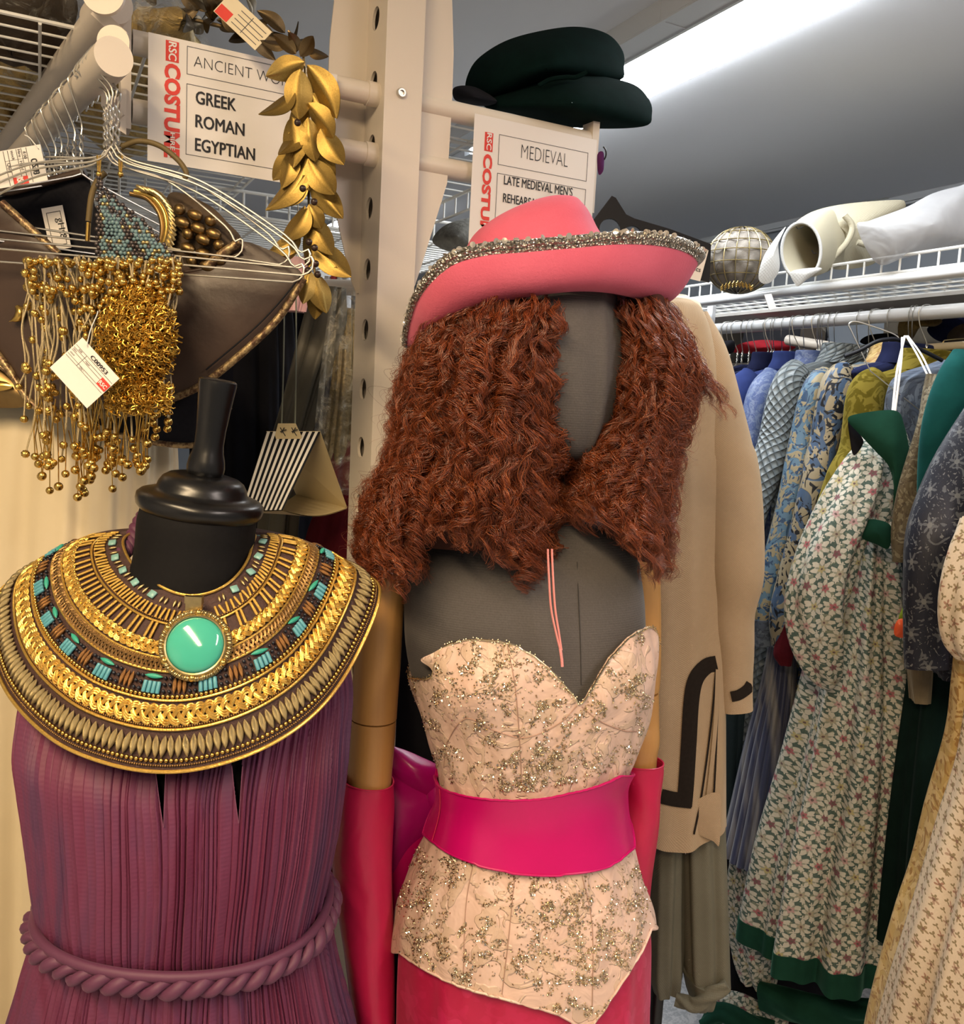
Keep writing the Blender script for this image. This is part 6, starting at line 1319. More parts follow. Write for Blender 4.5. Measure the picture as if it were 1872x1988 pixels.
# ------------------------------------------------------------------ garments along the right rail
def ring3(rows, n=120, m=60, sup=2.4, fold=None):
    R = rowcurve(rows, m); th = np.linspace(0, 2 * pi, n, endpoint=False); c, q = np.cos(th), np.sin(th); cc = np.sign(c) * np.abs(c) ** (2 / sup); ss = np.sign(q) * np.abs(q) ** (2 / sup); P = np.zeros((m, n, 3)); U = np.zeros((m, n, 2))
    for i, (cx_, cy_, z, ax_, ay_) in enumerate(R):
        f = fold(th, i / (m - 1)) if fold else 0
        P[i] = np.stack([cx_ + cc * ax_ + c * f, cy_ + ss * ay_ + q * f, np.full(n, z)], 1)
        arc = np.concatenate([[0], np.cumsum(np.linalg.norm(np.diff(P[i], axis=0), axis=1))]); U[i, :, 0] = arc; U[i, :, 1] = z
    return P, U
def sleeve3(pts, n=40, m=60, flat=.8, fold=None):
    R = rowcurve(pts, m); P = R[:, :3]; T = np.gradient(P, axis=0); T /= np.linalg.norm(T, axis=1)[:, None]; th = np.linspace(0, 2 * pi, n, endpoint=False); G = np.zeros((m, n, 3)); U = np.zeros((m, n, 2)); L = 0
    for i in range(m):
        x = np.cross(T[i], [0, 1.0, 0]); x /= np.linalg.norm(x); y = np.cross(x, T[i]); f = fold(th, i / (m - 1)) if fold else 0
        G[i] = P[i] + np.outer(np.cos(th) * (R[i, 3] + f), x) + np.outer(np.sin(th) * (R[i, 3] * flat + f), y)
        if i: L += np.linalg.norm(P[i] - P[i - 1])
        U[i, :, 0] = th * R[i, 3]; U[i, :, 1] = -L
    return G, U
def garment(name, label, cat, y0, mat, hem=.55, zs=1.655, cuff=1.12, sleeve=True, th_=.030, collar=None, cuffmat=None, half=.205, sr=.038, kf=7, seed=0, splay=.065, wid=.0, special=None):
    t = thing(name, label, cat, (XR_, y0, hem))
    rows = [(XR_, y0, zs + .038, .050, .020), (XR_, y0, zs + .026, .085, .024), (XR_, y0, zs + .002, .165, .028), (XR_, y0, zs - .03, half, th_), (XR_, y0, zs - .12, half, th_ * 1.15), (XR_, y0, 1.2, half - .02, th_ * 1.1), (XR_, y0, .9, half + .0 + wid * .5, th_ * 1.25), (XR_, y0, hem, half + .02 + wid, th_ * 1.4)]
    rows = [r for r in rows if r[2] > hem] + [rows[-1]]
    P, U = ring3(rows, 140, 60, 2.3, folds(kf, .007, seed, .1)); obj('body', closed_grid(P, U), mat, t)
    if sleeve:
        xs = XR_ - half
        G, U = sleeve3([(xs + .05, y0, zs + .0, sr * .75), (xs + .012, y0 - .006, zs - .045, sr * 1.05), (xs - .012, y0 - .012, zs - .16, sr), (xs - .022 - splay * .4, y0 - .018, (zs + cuff) / 2, sr), (xs - .02 - splay, y0 - .02, cuff + .1, sr * 1.0), (xs - .012 - splay, y0 - .022, cuff, sr * 1.02)], 48, 60, .72, lambda q, v: .0022 * np.sin(2 * q + 9 * v + seed) + .0018 * np.sin(q - 17 * v + seed))
        sl = obj('sleeve', closed_grid(G, U), mat, t)
        if cuffmat is not None: g = G[-9:]; c = g.mean(1, keepdims=True); obj('cuff', closed_grid((g - c) * 1.06 + c, U[-9:]), cuffmat, sl)
    if special: G, U = limb(special, 48, 60, .7, lambda q, v: .003 * np.sin(2 * q + 9 * v + seed)); obj('sleeve', closed_grid(G, U), mat, t)
    if collar is not None:
        P, U = ring3([(XR_ - .005, y0, zs + .022, .092, .036), (XR_ - .005, y0, zs + .046, .076, .037), (XR_ - .008, y0, zs + .066, .070, .036), (XR_ - .01, y0, zs + .064, .064, .030), (XR_ - .008, y0, zs + .036, .058, .024)], 60, 24, 2.2); mb = MB(); mb.grid(P, cu=True, uv=U); obj('collar', mb, collar, t)
    return t
def quilt(name, a, b, sc=40.0):
    t = NT(name); u, v = t.uv(); x = (u + v) * sc; y = (u - v) * sc; h = ((x * pi).sin().abs() * (y * pi).sin().abs()).sqrt(); n = t.noise(t.vec(u, v), 90.0, 2.0)
    t.set(col=t.mix(h * .8 + n * .3, a, b), rough=.38, sheen=.1); t.bump(h + n * .3, .9, .005); return t.m
M['royal'] = velvet('royal blue wool', (.035, .055, .19), .5); M['navy'] = velvet('navy velvet', (.014, .018, .055), .6)
M['peri'] = brocade('periwinkle brocade', (.095, .14, .32), (.20, .26, .42), (.14, .19, .36), 32.0, .4)
M['quilt'] = quilt('grey blue quilted silk', (.085, .115, .14), (.25, .29, .305), 44.0)
M['coatA'] = brocade('cream and sky blue brocade', (.33, .28, .175), (.11, .20, .29), (.035, .075, .15), 17.0, .42, 3.0, .3, None, .50)
M['coatB'] = brocade('cream and steel blue brocade', (.33, .28, .185), (.060, .105, .19), (.010, .012, .018), 13.0, .45, 3.2, .3, None, .52)
M['olive'] = velvet('olive gold velvet', (.105, .082, .009), 1.0, 22.0); M['slate'] = brocade('slate blue silk', (.10, .13, .19), (.16, .20, .26), (.07, .09, .13), 20.0, .5)
M['teal'] = velvet('teal velvet', (.006, .060, .058), .9); M['dkgreen'] = velvet('bottle green velvet', (.010, .050, .032), .9)
M['taupe'] = brocade('taupe scroll brocade', (.12, .095, .055), (.21, .18, .115), (.085, .065, .04), 24.0, .5, 3.0)
M['navy_broc'] = brocade('navy brocade with silver flowers', (.009, .011, .022), (.085, .092, .105), (.14, .145, .15), 26.0, .45, 3.5, .3, (.052, .056, 6, .015, .15), .60)
M['green_print'] = floral('green floral cotton', (.62, .60, .52), (.026, .080, .068), [(.38, .09, .12), (.46, .40, .18), (.50, .30, .30), (.18, .04, .07), (.40, .36, .26)], (.17, .21, .15), .036, .033, (.11, .05, .05))
M['cream_print'] = floral('cream sprigged cotton', (.66, .55, .41), (.66, .55, .41), [(.34, .17, .11), (.27, .19, .09), (.38, .25, .17)], (.22, .17, .08), .026, .024, (.17, .08, .05), .8, False, .9)
M['gold_satin'] = brocade('gold figured satin', (.50, .34, .12), (.62, .45, .20), (.36, .20, .06), 18.0, .34, 3.0)
garment('navy_coat', 'dark navy coat hanging nearest the beige tunic sleeve', 'coat', 1.83, M['navy'], .5, seed=1); garment('navy_jacket', 'navy velvet jacket between the dark navy coat and the royal blue one', 'jacket', 1.755, M['navy'], .6, seed=2, collar=M['navy'])
garment('blue_jacket', 'royal blue wool jacket left of the periwinkle brocade coat', 'jacket', 1.68, M['royal'], .45, seed=3, collar=M['royal'], cuff=1.2)
garment('brocade_coat', 'periwinkle blue brocade coat left of the quilted one', 'coat', 1.605, M['peri'], .40, seed=4, collar=M['peri'], cuff=1.15)
garment('quilted_coat', 'grey blue quilted silk coat with a standing collar', 'coat', 1.525, M['quilt'], .62, zs=1.67, seed=5, collar=M['quilt'], cuff=1.18, sr=.043)
garment('brocade_coat', 'cream and sky blue brocade coat with dark cuff', 'coat', 1.44, M['coatA'], .55, seed=6, cuff=1.05, cuffmat=M['slate'], sr=.037)
garment('brocade_coat', 'cream coat with steel blue leaves and black fruit next to the olive velvet', 'coat', 1.385, M['coatB'], .50, zs=1.665, seed=7, cuff=1.06, collar=M['gold_satin'], sr=.037)
garment('velvet_jacket', 'navy velvet jacket whose collar shows between cream coat and olive velvet', 'jacket', 1.355, M['navy'], .7, zs=1.665, sleeve=False, half=.16, collar=M['navy'], th_=.016)
garment('velvet_doublet', 'olive gold velvet doublet behind the green floral dress', 'doublet', 1.305, M['olive'], .72, zs=1.65, seed=8, cuff=1.2, collar=M['olive'], sr=.040, th_=.026)
garment('silk_jacket', 'slate blue silk jacket on the black hanger above the floral dress', 'jacket', 1.235, M['slate'], .9, zs=1.655, sleeve=False, half=.20, th_=.020)
garment('scroll_coat', 'taupe scroll brocade coat right of the floral dress', 'coat', 1.135, M['taupe'], .45, zs=1.645, seed=9, sleeve=False, th_=.022, special=[(1814, 728, 1.66, 12), (1806, 780, 1.65, 18), (1790, 860, 1.64, 20), (1768, 950, 1.63, 21), (1752, 1030, 1.63, 20), (1746, 1090, 1.63, 17)])
garment('velvet_coat', 'teal velvet coat with covered buttons near the right edge', 'coat', 1.075, M['teal'], .5, zs=1.665, seed=10, sleeve=False, th_=.024, special=[(1872, 684, 1.60, 20), (1858, 730, 1.59, 38), (1846, 800, 1.58, 46), (1834, 890, 1.575, 46), (1822, 1000, 1.57, 42), (1812, 1110, 1.57, 38)])

# special hanger with ribbons and the green floral dress
bh = thing('black_hanger', 'black coat hanger under the rail above the olive velvet', 'hanger', W(1725, 650, 1.86))
mb = MB(); mb.tube([W(x, y, 1.80) for x, y in crv([(1640, 692), (1670, 680), (1700, 664), (1722, 659), (1745, 660), (1790, 680), (1830, 700)], 40)], .0042, 10); obj('shoulder', mb, M['black_plastic'], bh)
mb = MB(); mb.tube([W(x, y, 1.80) for x, y in crv([(1748, 664), (1738, 650), (1690, 632), (1660, 624), (1648, 630), (1652, 640)], 30)], .0014, 6); mb.tube([W(x, y, 1.80) for x, y in ((1650, 636), (1690, 720), (1790, 800))], .0012, 6); obj('wire', mb, M['wire'], bh)
fd = thing('floral_dress', 'long green and white floral dress with bottle green velvet collar and hem', 'dress', W(1600, 1960, 1.8))
DF = 1.80
P, U = loft([(1000, 1655, 1732, DF, .045), (1060, 1638, 1734, DF, .065), (1200, 1600, 1745, DF, .095), (1350, 1566, 1754, DF, .12), (1480, 1536, 1760, DF, .135), (1650, 1490, 1760, DF, .15), (1800, 1462, 1750, DF, .16)], 300, 80, 2.1, folds(8, .019, 5, .25)); obj('skirt', closed_grid(P, U), M['green_print'], fd)
P2, U2 = loft([(1797, 1461, 1751, DF, .163), (1838, 1456, 1748, DF, .166)], 300, 10, 2.1, lambda th, v: folds(8, .019, 5, .25)(th, 1.0), resample=True); obj('velvet_hem', closed_grid(P2, U2), M['dkgreen'], fd)
P, U = loft([(826, 1662, 1752, DF - .0, .03), (880, 1660, 1764, DF, .05), (950, 1664, 1750, DF, .05), (1010, 1656, 1734, DF, .047)], 100, 30, 2.2, folds(6, .004, 2)); obj('bodice', closed_grid(P, U), M['green_print'], fd)
G, U = limb([(1694, 858, 1.74, 20), (1672, 920, 1.70, 40), (1640, 1000, 1.68, 54), (1604, 1085, 1.67, 58), (1584, 1170, 1.67, 57), (1590, 1250, 1.68, 49), (1606, 1310, 1.69, 34), (1612, 1330, 1.70, 16)], 120, 80, .7, lambda th, v: .0055 * np.sin(6 * th + 2 * math.sin(4 * v)) * math.sin(pi * v) + .003 * np.sin(3 * th + 11 * v)); obj('puff_sleeve', closed_grid(G, U), M['green_print'], fd)
obj('velvet_collar', fan([(1646, 815), (1668, 803), (1738, 797), (1756, 826), (1767, 884), (1764, 930), (1754, 990), (1744, 1040), (1734, 1010), (1736, 950), (1726, 906), (1700, 876), (1672, 846)], 1.665, .016, .006, 8, 100, (1738, 866)), M['dkgreen'], fd)
obj('collar_hole', fan([(1648, 815), (1672, 846), (1676, 862), (1658, 884), (1650, 850)], 1.69, .004, .004, 5, 40), M['black_velvet'], fd)  # black patch stands in for the dark hole inside the collar
obj('velvet_belt', fan([(1673, 1022), (1690, 1008), (1729, 1020), (1726, 1064), (1700, 1056), (1674, 1044)], 1.66, .010, .005, 6, 50), M['dkgreen'], fd)
mb = MB()
for a, b_, c in (((1757, 652), (1742, 720), (1733, 800)), ((1752, 655), (1750, 700), (1738, 798)), ((1760, 652), (1782, 690), (1806, 738)), ((1763, 652), (1790, 690), (1812, 736))): mb.tube(crv([W(*a, 1.78), W(*b_, 1.72), W(*c, 1.68)], 16), .0022, 8, flat=.5)
obj('hanging_ribbons', mb, M['paper'], fd)
# right hand foreground garments
nb = thing('brocade_sleeve_coat', 'navy brocade coat with silver flowers at the right edge', 'coat', W(1815, 1330, 1.5))
G, U = limb([(1925, 770, 1.52, 34), (1900, 850, 1.51, 54), (1866, 940, 1.49, 68), (1834, 1040, 1.47, 74), (1818, 1130, 1.46, 66), (1812, 1230, 1.46, 58), (1814, 1292, 1.46, 55)], 60, 70, .6, lambda th, v: .002 * np.sin(3 * th + 8 * v)); obj('sleeve', closed_grid(G, U), M['navy_broc'], nb)
P, U = loft([(720, 1925, 2030, 1.55, .04), (850, 1895, 2060, 1.55, .05), (1000, 1860, 2060, 1.55, .05), (1270, 1815, 2060, 1.53, .06), (1320, 1822, 2060, 1.53, .06)], 120, 50, 2.3, folds(7, .006, 3)); obj('body', closed_grid(P, U), M['navy_broc'], nb)
hung('velvet_gown', 'very dark green velvet gown in the shadow left of the gold satin', 'gown', [(1180, 1790, 1900, 1.66, .04), (1500, 1752, 1890, 1.64, .06), (1700, 1734, 1860, 1.63, .07), (1840, 1724, 1830, 1.62, .07)], velvet('blackish green velvet', (.004, .013, .011), .4), 6, .010, 3)
hung('taupe_sleeve', 'pale taupe velvet cuff hanging beside the dark green velvet gown', 'sleeve', [(1180, 1768, 1806, 1.60, .02), (1280, 1764, 1806, 1.60, .025), (1362, 1772, 1800, 1.60, .02)], velvet('taupe velvet', (.16, .13, .085), .8), 3, .003, 4)
ls = thing('lime_sleeve', 'lime green sleeve with an orange cuff poking out beside the navy brocade', 'sleeve', W(1758, 1235, 1.6))
obj('sleeve', fan([(1768, 1140), (1782, 1150), (1778, 1215), (1746, 1206), (1752, 1180)], 1.58, .008, .006, 6, 50), velvet('lime velvet', (.22, .32, .035), .8), ls); obj('cuff', fan([(1744, 1203), (1777, 1206), (1774, 1236), (1738, 1234)], 1.577, .008, .006, 6, 50), satin('orange satin', (.72, .09, .015), .4), ls)
gg = hung('gold_gown', 'gold figured satin gown left of the cream sprigged one', 'gown', [(1230, 1862, 1900, 1.42, .02), (1330, 1856, 1920, 1.41, .03), (1430, 1846, 1920, 1.40, .035), (1570, 1811, 1900, 1.39, .045), (1690, 1784, 1880, 1.38, .05), (1800, 1748, 1850, 1.37, .05), (1990, 1700, 1830, 1.36, .06), (2200, 1660, 1820, 1.36, .06)], M['gold_satin'], 4, .005, 2)
cp = thing('sprigged_gown', 'cream sprigged cotton gown at the bottom right corner', 'gown', W(1850, 2200, 1.35))
P, U = loft([(1290, 1900, 1990, 1.34, .04), (1470, 1880, 2040, 1.33, .06), (1600, 1846, 2060, 1.32, .08), (1700, 1819, 2070, 1.31, .09), (1850, 1776, 2090, 1.30, .10), (1990, 1739, 2110, 1.30, .11), (2250, 1680, 2150, 1.29, .12)], 200, 60, 2.2, folds(6, .013, 6, .3)); obj('skirt', closed_grid(P, U), M['cream_print'], cp)
G, U = limb([(1898, 1010, 1.36, 30), (1884, 1080, 1.35, 42), (1874, 1160, 1.34, 46), (1876, 1230, 1.34, 42), (1888, 1275, 1.34, 26)], 60, 40, .8, lambda th, v: .004 * np.sin(5 * th + 4 * v)); obj('puff_sleeve', closed_grid(G, U), M['cream_print'], cp)
P, U = loft([(800, 1905, 1990, 1.40, .04), (1000, 1890, 2020, 1.40, .05), (1300, 1896, 1995, 1.38, .05)], 60, 30, 2.2); obj('bodice', closed_grid(P, U), M['cream_print'], cp)
# below the row of coats
def skirtpleat(th, v): return .010 * (.25 + .75 * v) * (np.abs(np.sin(th * 9)) ** .7 - .5)
t = NT('steel blue pleated satin'); u, v = t.uv(); n = t.noise(t.vec(u * 30.0, v * 4.0), 1.0, 3.0); t.set(col=t.mix(t.sstep(n, .45, .7), (.035, .042, .095), (.25, .24, .24)), rough=.35, sheen=.3); M['steel'] = t.m
P, U = loft([(1240, 1498, 1546, 1.96, .03), (1330, 1482, 1540, 1.95, .045), (1450, 1452, 1530, 1.94, .06), (1580, 1424, 1512, 1.93, .07), (1660, 1406, 1500, 1.92, .075)], 260, 60, 2.2, skirtpleat); tag(obj('pleated_skirt', closed_grid(P, U), M['steel']), 'steel blue pleated satin skirt hanging low left of the floral dress', 'skirt')
hung('teal_trousers', 'dull teal cloth hanging below the beige tunic cuff', 'trousers', [(1330, 1396, 1452, 2.1, .03), (1500, 1394, 1440, 2.1, .04), (1580, 1396, 1430, 2.1, .04)], cloth('dull teal cloth', (.035, .060, .072), .8), 4, .006, 3)
hung('velvet_streamer', 'dark maroon velvet end hanging between coat cuff and floral sleeve', 'streamer', [(1200, 1520, 1540, 1.86, .015), (1265, 1503, 1538, 1.86, .02), (1290, 1512, 1534, 1.86, .015)], M['maroon'], 3, .002, 3)
hung('dark_print_gown', 'dark green printed gown in shadow behind the floral dress hem', 'gown', [(1560, 1440, 1520, 1.99, .04), (1740, 1412, 1500, 1.98, .06), (1850, 1425, 1500, 1.98, .06), (1900, 1440, 1500, 1.98, .05)], M['green_print'], 5, .008, 4)
hung('black_hem_gown', 'black gown low behind the printed gowns near the floor', 'gown', [(1480, 1400, 1560, 2.12, .05), (1700, 1390, 1600, 2.12, .06), (1960, 1396, 1660, 2.1, .07)], M['black_velvet'], 6, .01, 5)
tr_ = thing('train_on_floor', 'green velvet edged floral train lying on the floor beside the trousers', 'train', WZ(1440, 1965, .02))
for mt_, pts in ((M['green_print'], [(1395, 1938, 2.06, 14), (1430, 1945, 2.02, 18), (1480, 1965, 1.98, 20), (1530, 1985, 1.95, 20)]), (M['dkgreen'], [(1370, 1990, 1.96, 18), (1400, 1968, 1.95, 20), (1450, 1985, 1.92, 22), (1500, 2005, 1.9, 22)]), (M['dkgreen'], [(1480, 1930, 1.92, 30), (1560, 1960, 1.85, 34), (1640, 1965, 1.8, 30), (1700, 1960, 1.75, 20)])):
    G, U = limb(pts, 40, 40, .8, lambda th, v: .004 * np.sin(3 * th + 9 * v)); obj('fold', closed_grid(G, U), mt_, tr_)

# ------------------------------------------------------------------ things on the right shelf and behind the rail
M['turban'] = cloth('grey beige crumpled satin', (.23, .205, .175), .5, 400, .5, .2, 34.0, 5.0); M['white_cloth'] = cloth('white cotton', (.50, .50, .485), .8, 900, .05, .2, 6.0, .5); M['ivory'] = cloth('ivory wool', (.46, .42, .31), .8, 900, .08, .3, 6.0, .5)
DS = 2.16
tb = thing('turban', 'grey satin turban caged in gold wire on the right shelf', 'turban', W(1438, 565, DS))
C = W(1438, 506, DS); a_, b_ = 62 * m_px(DS), 58 * m_px(DS)
th = np.linspace(0, 2 * pi, 80, endpoint=False); ph = np.linspace(.02, pi - .02, 40); nz = 1 + .03 * np.sin(th * 7)[None] * np.sin(ph * 9)[:, None] + .025 * np.sin(13 * th[None] + 5 * ph[:, None])
G = np.stack([np.outer(np.sin(ph), np.cos(th)) * a_ * nz, np.outer(np.sin(ph), np.sin(th)) * a_ * nz, np.outer(np.cos(ph), np.ones(80)) * b_ * nz], -1) + C; mb = MB(); mb.grid(G, cu=True); obj('padded_crown', mb, M['turban'], tb)
mb = MB()
for k in range(9): q = pi * k / 9; mb.tube([C + np.array([a_ * 1.05 * math.cos(q) * math.sin(f), a_ * 1.05 * math.sin(q) * math.sin(f), b_ * 1.05 * math.cos(f)]) for f in np.linspace(0, 2 * pi, 48)], .0013, 5)
for z in (-.5, -.15, .2, .5, .78): r_ = math.sqrt(1 - z * z); mb.tube([C + np.array([a_ * 1.05 * r_ * math.cos(f), a_ * 1.05 * r_ * math.sin(f), b_ * 1.05 * z]) for f in np.linspace(0, 2 * pi, 48)], .0013, 5)
obj('gold_wire_cage', mb, M['pale_gold'], tb)
mb = MB()
for o_ in (0, 5, 10): mb.tube([W(1400 + 62 * q, 556 - 8 * math.sin(pi * q) + o_ * .7 + 2.5 * (-1) ** k, DS - .09) for k, q in enumerate(np.linspace(0, 1, 18))], .0013, 5)
obj('zigzag_trim', mb, M['gold'], tb)
hd_ = thing('ivory_hood', 'ivory stiff hood with round open front lying on the right shelf', 'hood', W(1560, 545, 2.02))
DH = 2.0; q = np.linspace(0, 2 * pi, 60, endpoint=False); rim = np.array([W(1556 + 38 * math.cos(f), 487 - 55 * math.sin(f), DH - .02 * math.cos(f)) for f in q]); sec = [rim]
for f, (dx, dy, dD, sc_) in zip((1, 2, 3, 4), ((28, -10, .05, 1.05), (62, -26, .12, 1.02), (112, -45, .2, .75), (170, -60, .28, .25))): sec.append(np.array([W(1556 + dx + 38 * sc_ * math.cos(g), 487 + dy - 55 * sc_ * math.sin(g), DH + dD) for g in q]))
sec = np.array(sec); sec = np.array([rowcurve(sec[:, j], 30) for j in range(60)]).transpose(1, 0, 2); inn = (sec - sec.mean(1, keepdims=True)) * .93 + sec.mean(1, keepdims=True); mb = MB(); mb.grid(np.concatenate([inn[::-1], sec]), cu=True); obj('hood_shell', mb, M['ivory'], hd_)
mb = MB(); mb.tube(np.vstack([rim, rim[:1]]), .0035, 8); obj('rolled_rim', mb, M['white_cloth'], hd_)
mb = MB(); mb.tube([W(x, y, DH - .02) for x, y in ((1576, 485), (1580, 492), (1586, 492))], .0009, 5); mb.tube([W(x, y, DH - .02) for x, y in ((1546, 440), (1550, 445), (1560, 440))], .0009, 5); obj('hooks', mb, M['black_plastic'], hd_)
obj('side_flap', fan([(1526, 440), (1512, 470), (1514, 520), (1500, 545), (1484, 551), (1473, 540), (1480, 505), (1500, 470)], DH - .015, .012, .01, 6, 60), M['white_cloth'], hd_)
obj('front_flap', fan([(1536, 528), (1575, 520), (1596, 522), (1570, 540), (1552, 555), (1544, 552)], DH - .035, .006, .006, 6, 50), M['white_cloth'], hd_)
iv = thing('ivory_cloak', 'crumpled ivory wool cloak behind the hood on the right shelf', 'cloak', W(1680, 500, 2.1)); obj('cloth', fan([(1540, 440), (1575, 412), (1640, 396), (1740, 388), (1758, 394), (1752, 410), (1700, 440), (1720, 480), (1690, 515), (1610, 520), (1640, 470), (1590, 440)], 2.12, .05, .08, 8, 120, (1670, 440)), M['ivory'], iv)
for pp in ([(1640, 418), (1655, 440), (1645, 470), (1618, 500), (1608, 520)], [(1665, 470), (1690, 480), (1715, 500)]): mb = MB(); mb.tube([W(x, y, 2.06) for x, y in crv(pp, 20)], .007, 10); obj('fold', mb, M['ivory'], iv)
t = NT('white veil'); n = t.noise(t.objc(), 9.0, 3.0, .5, 1.0); t.set(col=(.46, .46, .47), rough=.5, alpha=n * .4 + .50); t.bump(n, .5, .02); M['veil'] = t.m
vl = thing('white_veil', 'translucent white veil folded at the right end of the shelf', 'veil', W(1780, 500, 1.85)); obj('cloth', fan([(1664, 440), (1690, 428), (1760, 402), (1810, 376), (1860, 362), (1920, 350), (1930, 470), (1860, 482), (1760, 500), (1704, 512)], 1.90, .06, .05, 8, 120), M['veil'], vl)
sd = thing('ceiling_bracket', 'small steel bracket on the wall above the ivory cloak', 'bracket', WX(1706, 382, 2.74)); mb = MB(); c = WX(1706, 384, 2.735); mb.box(c, (.02, .05, .012)); mb.box(c + np.array([-.02, .04, .004]), (.012, .012, .02)); obj('body', mb, M['wire'], sd, smooth=False)
rc = thing('red_cloth', 'folded red cloth on the rack behind the hanger hooks', 'cloth', W(1480, 690, 2.5)); obj('cloth', fan([(1424, 684), (1436, 668), (1480, 660), (1530, 664), (1546, 672), (1530, 682), (1480, 686)], 2.55, .04, .04, 6, 60), velvet('red velvet', (.36, .02, .03), .6), rc)
gs = thing('gold_shoe', 'glittering gold shoe seen between rail and hangers at right', 'shoe', W(1770, 660, 2.25)); obj('upper', fan([(1744, 630), (1760, 618), (1800, 612), (1830, 622), (1815, 634), (1790, 632), (1770, 660), (1748, 668)], 2.28, .03, .03, 6, 60), plain('gold glitter', (.22, .14, .035), .45, metal=.5, nscale=300.0, nstr=1.0, var=.6), gs)
for lab, pts, mt_ in (('dark sequinned shoes in the gloom right of the gold shoe', [(1800, 640), (1830, 620), (1880, 610), (1890, 650), (1830, 664)], M['navy']), ('brown ridged shoe at the far right under the rail', [(1840, 650), (1860, 632), (1890, 628), (1890, 662), (1846, 666)], M['dkbrown']), ('black shoes in the gloom behind the black hanger', [(1670, 664), (1690, 650), (1740, 648), (1745, 664), (1700, 672)], M['black_velvet']), ('black pouch in the gloom left of the red cloth', [(1385, 676), (1400, 664), (1425, 662), (1424, 684), (1396, 690)], M['black_velvet'])):
    o = obj('shoe' if 'shoe' in lab else 'pouch', fan(pts, 2.36 if 'ridged' not in lab else 2.2, .03, .03, 6, 60), mt_); tag(o, lab, 'shoes' if 'shoe' in lab else 'pouch')
mb = MB(); mb.box((2.30, 2.0, 1.69), (.16, 1.6, .008)); tag(obj('back_shelf', mb, M['powder'], smooth=False), 'cream shelf board behind the right rail carrying shoes', 'shelf')
ch = thing('cream_hanger', 'cream plastic hanger bar with clips behind the teal coat', 'hanger', W(1830, 700, 1.95)); mb = MB(); mb.tube([W(1790, 676, 2.02), W(1960, 664, 1.9)], .009, 12); obj('bar', mb, M['cream_card'], ch)
mb = MB(); mb.tube([W(x, y, 1.99) for x, y in crv([(1830, 680), (1832, 664), (1842, 660), (1900, 656)], 20)], .0016, 6); obj('hook', mb, M['pale_gold'], ch)

# ------------------------------------------------------------------ dark hats on the middle shelf, black holder with card
M['hat_green'] = velvet('dark bottle green velvet', (.0016, .0095, .0085), .06, None, 40.0)
for lab, pts, D_, bu, ba in (('upper dark green velvet beret tilted on the other under the lit strip', [(904, 178), (908, 146), (930, 112), (985, 78), (1060, 58), (1125, 52), (1180, 66), (1209, 98), (1212, 130), (1203, 156), (1120, 160), (1040, 172), (960, 198), (920, 196)], 1.50, .10, .10),
      ('lower dark green velvet beret lying flat on the middle wire shelf', [(940, 200), (980, 180), (1050, 152), (1110, 138), (1180, 150), (1235, 166), (1262, 196), (1266, 222), (1255, 244), (1180, 250), (1080, 244), (1000, 222), (950, 212)], 1.47, .10, .12), ('black soft cap at the left of the two green berets', [(880, 172), (900, 166), (930, 172), (965, 196), (940, 206), (900, 200), (882, 192)], 1.44, .05, .06)):
    o = thing('velvet_beret', lab, 'hat', W(1100, 240, D_)); obj('padded_roll', fan(pts, D_, bu, ba, 12, 120), M['hat_green'] if 'green velvet' in lab else M['black_velvet'], o)
    if 'upper' in lab: mb = MB(); mb.tube([W(x, y, D_ - .10) for x, y in crv([(1046, 166), (1070, 154), (1100, 150), (1118, 150), (1140, 140)], 30)], .0035, 8); obj('gathered_seam', mb, M['hat_green'], o)
def plate(outer, holes, D, th_, name, mat, par):
    import bmesh
    bm = bmesh.new(); ed = []
    for loop in [outer] + holes:
        vs = [bm.verts.new(W(x, y, D)) for x, y in loop]; ed += [bm.edges.new((vs[i], vs[(i + 1) % len(vs)])) for i in range(len(vs))]
    bmesh.ops.triangle_fill(bm, edges=ed, use_beauty=True); r_ = bmesh.ops.extrude_face_region(bm, geom=bm.faces[:]); bmesh.ops.translate(bm, verts=[v for v in r_['geom'] if isinstance(v, bmesh.types.BMVert)], vec=Vector(FH * th_)); bmesh.ops.recalc_face_normals(bm, faces=bm.faces[:])
    mb = MB(); bm.verts.index_update(); mb.add([v.co[:] for v in bm.verts], [tuple(v.index for v in f.verts) for f in bm.faces]); bm.free(); return obj(name, mb, mat, par, smooth=False)
bp = thing('sign_holder', 'black perforated plastic holder with a white card behind the hat brim', 'sign holder', W(1270, 540, 1.36))
circ = lambda x, y, r: [(x + r * math.cos(q), y + r * math.sin(q)) for q in np.linspace(0, 2 * pi, 24, endpoint=False)]
plate([(1130, 520), (1150, 430), (1188, 380), (1196, 384), (1216, 416), (1232, 424), (1300, 444), (1381, 474), (1378, 548), (1300, 530), (1250, 560)], [circ(1184, 444, 20), circ(1228, 456, 18), circ(1266, 470, 15)], 1.36, .006, 'holder', M['black_plastic'], bp)
sh = Sheet(W(1298, 466, 1.353), W(1376, 486, 1.353), W(1296, 530, 1.353)); mb = MB(); sh.card(mb); obj('card', mb, M['paper'], bp, smooth=False); mb = MB(); sh.text(mb, 'nics', .72, .72, h=.13 * sh.h, bold=.01); obj('lettering', mb, M['ink'], bp, smooth=False)
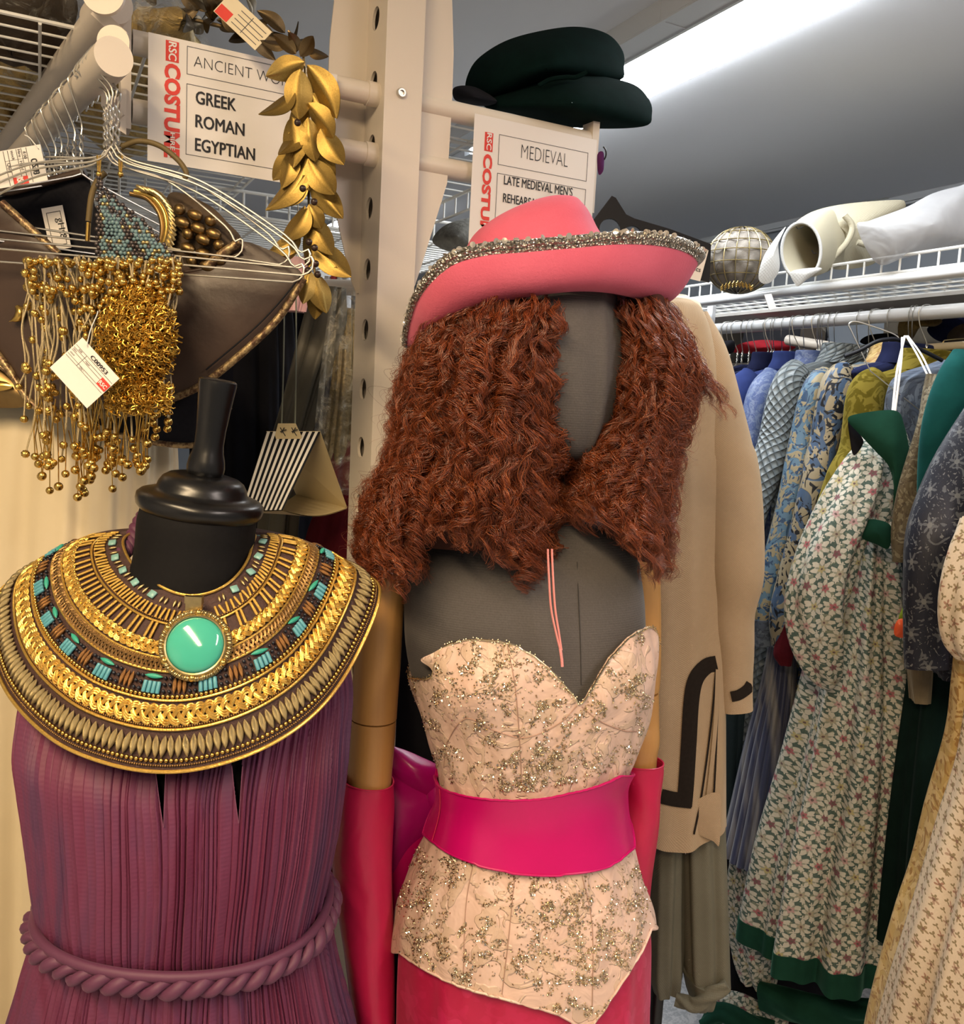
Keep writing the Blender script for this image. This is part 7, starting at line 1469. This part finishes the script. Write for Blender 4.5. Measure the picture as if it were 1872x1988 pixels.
mb = MB(); mb.poly([W(x, y, 1.352) for x, y in ((1290, 448), (1380, 474), (1379, 486), (1290, 462))], .004, FH); obj('label_strip', mb, M['black_plastic'], bp, smooth=False)
pf = thing('purple_feather_trim', 'small purple trimmed piece hanging behind the MEDIEVAL sign edge', 'trim', W(1165, 330, 1.3)); obj('cloth', fan([(1160, 300), (1172, 296), (1172, 330), (1162, 338)], 1.28, .006, .004, 5, 30), velvet('purple velvet', (.08, .02, .09), .6), pf); mb = MB(); mb.tube([W(1168 + 9 * math.cos(q), 298 + 14 * math.sin(q), 1.28) for q in np.linspace(-1.2, 1.6, 16)], .0011, 6); obj('loop', mb, M['black_plastic'], pf)
for q in ((1190, 1030), ): pass
bk = thing('feathered_boa', 'grey feather piece lying behind the upright left of the pink hat', 'boa', W(880, 470, 1.9)); obj('body', fan([(840, 470), (860, 440), (900, 425), (925, 430), (925, 480), (880, 490)], 1.95, .05, .05, 6, 60), plain('grey feathers', (.12, .115, .10), .9, nscale=90.0, nstr=1.0, var=.6), bk)

for k, (y, col_, h) in enumerate(((.95, (.05, .04, .03), .24), (1.35, (.02, .02, .025), .25), (1.75, (.09, .075, .055), .22), (2.35, (.03, .03, .035), .25), (2.75, (.06, .05, .04), .24), (3.15, (.02, .02, .03), .24))):  # dark blocks added to imitate the gloom behind the rail
    mb = MB(); q = np.linspace(0, 2 * pi, 40, endpoint=False); sq = lambda f, e: np.sign(f) * np.abs(f) ** e
    G = np.array([np.stack([2.36 + (.10 - .004 * i) * sq(np.cos(q), .4) + .004 * np.sin(5 * q + i), y + (.17 - .006 * i) * sq(np.sin(q), .4) + .005 * np.sin(4 * q + 2 * i), np.full(40, 1.70 + h * i / 7 + .0)], 1) for i in range(8)])
    tag(obj('gloom_backing', closed_grid(G, None if False else np.zeros((8, 40, 2))), cloth('dark gloom backing', col_, .85, 700, .3)), 'dark gloom backing put in to darken the gap behind the right rail, %s from the near end' % ('first second third fourth fifth sixth'.split()[k]), 'cloth', 'added dark backing behind the rail')
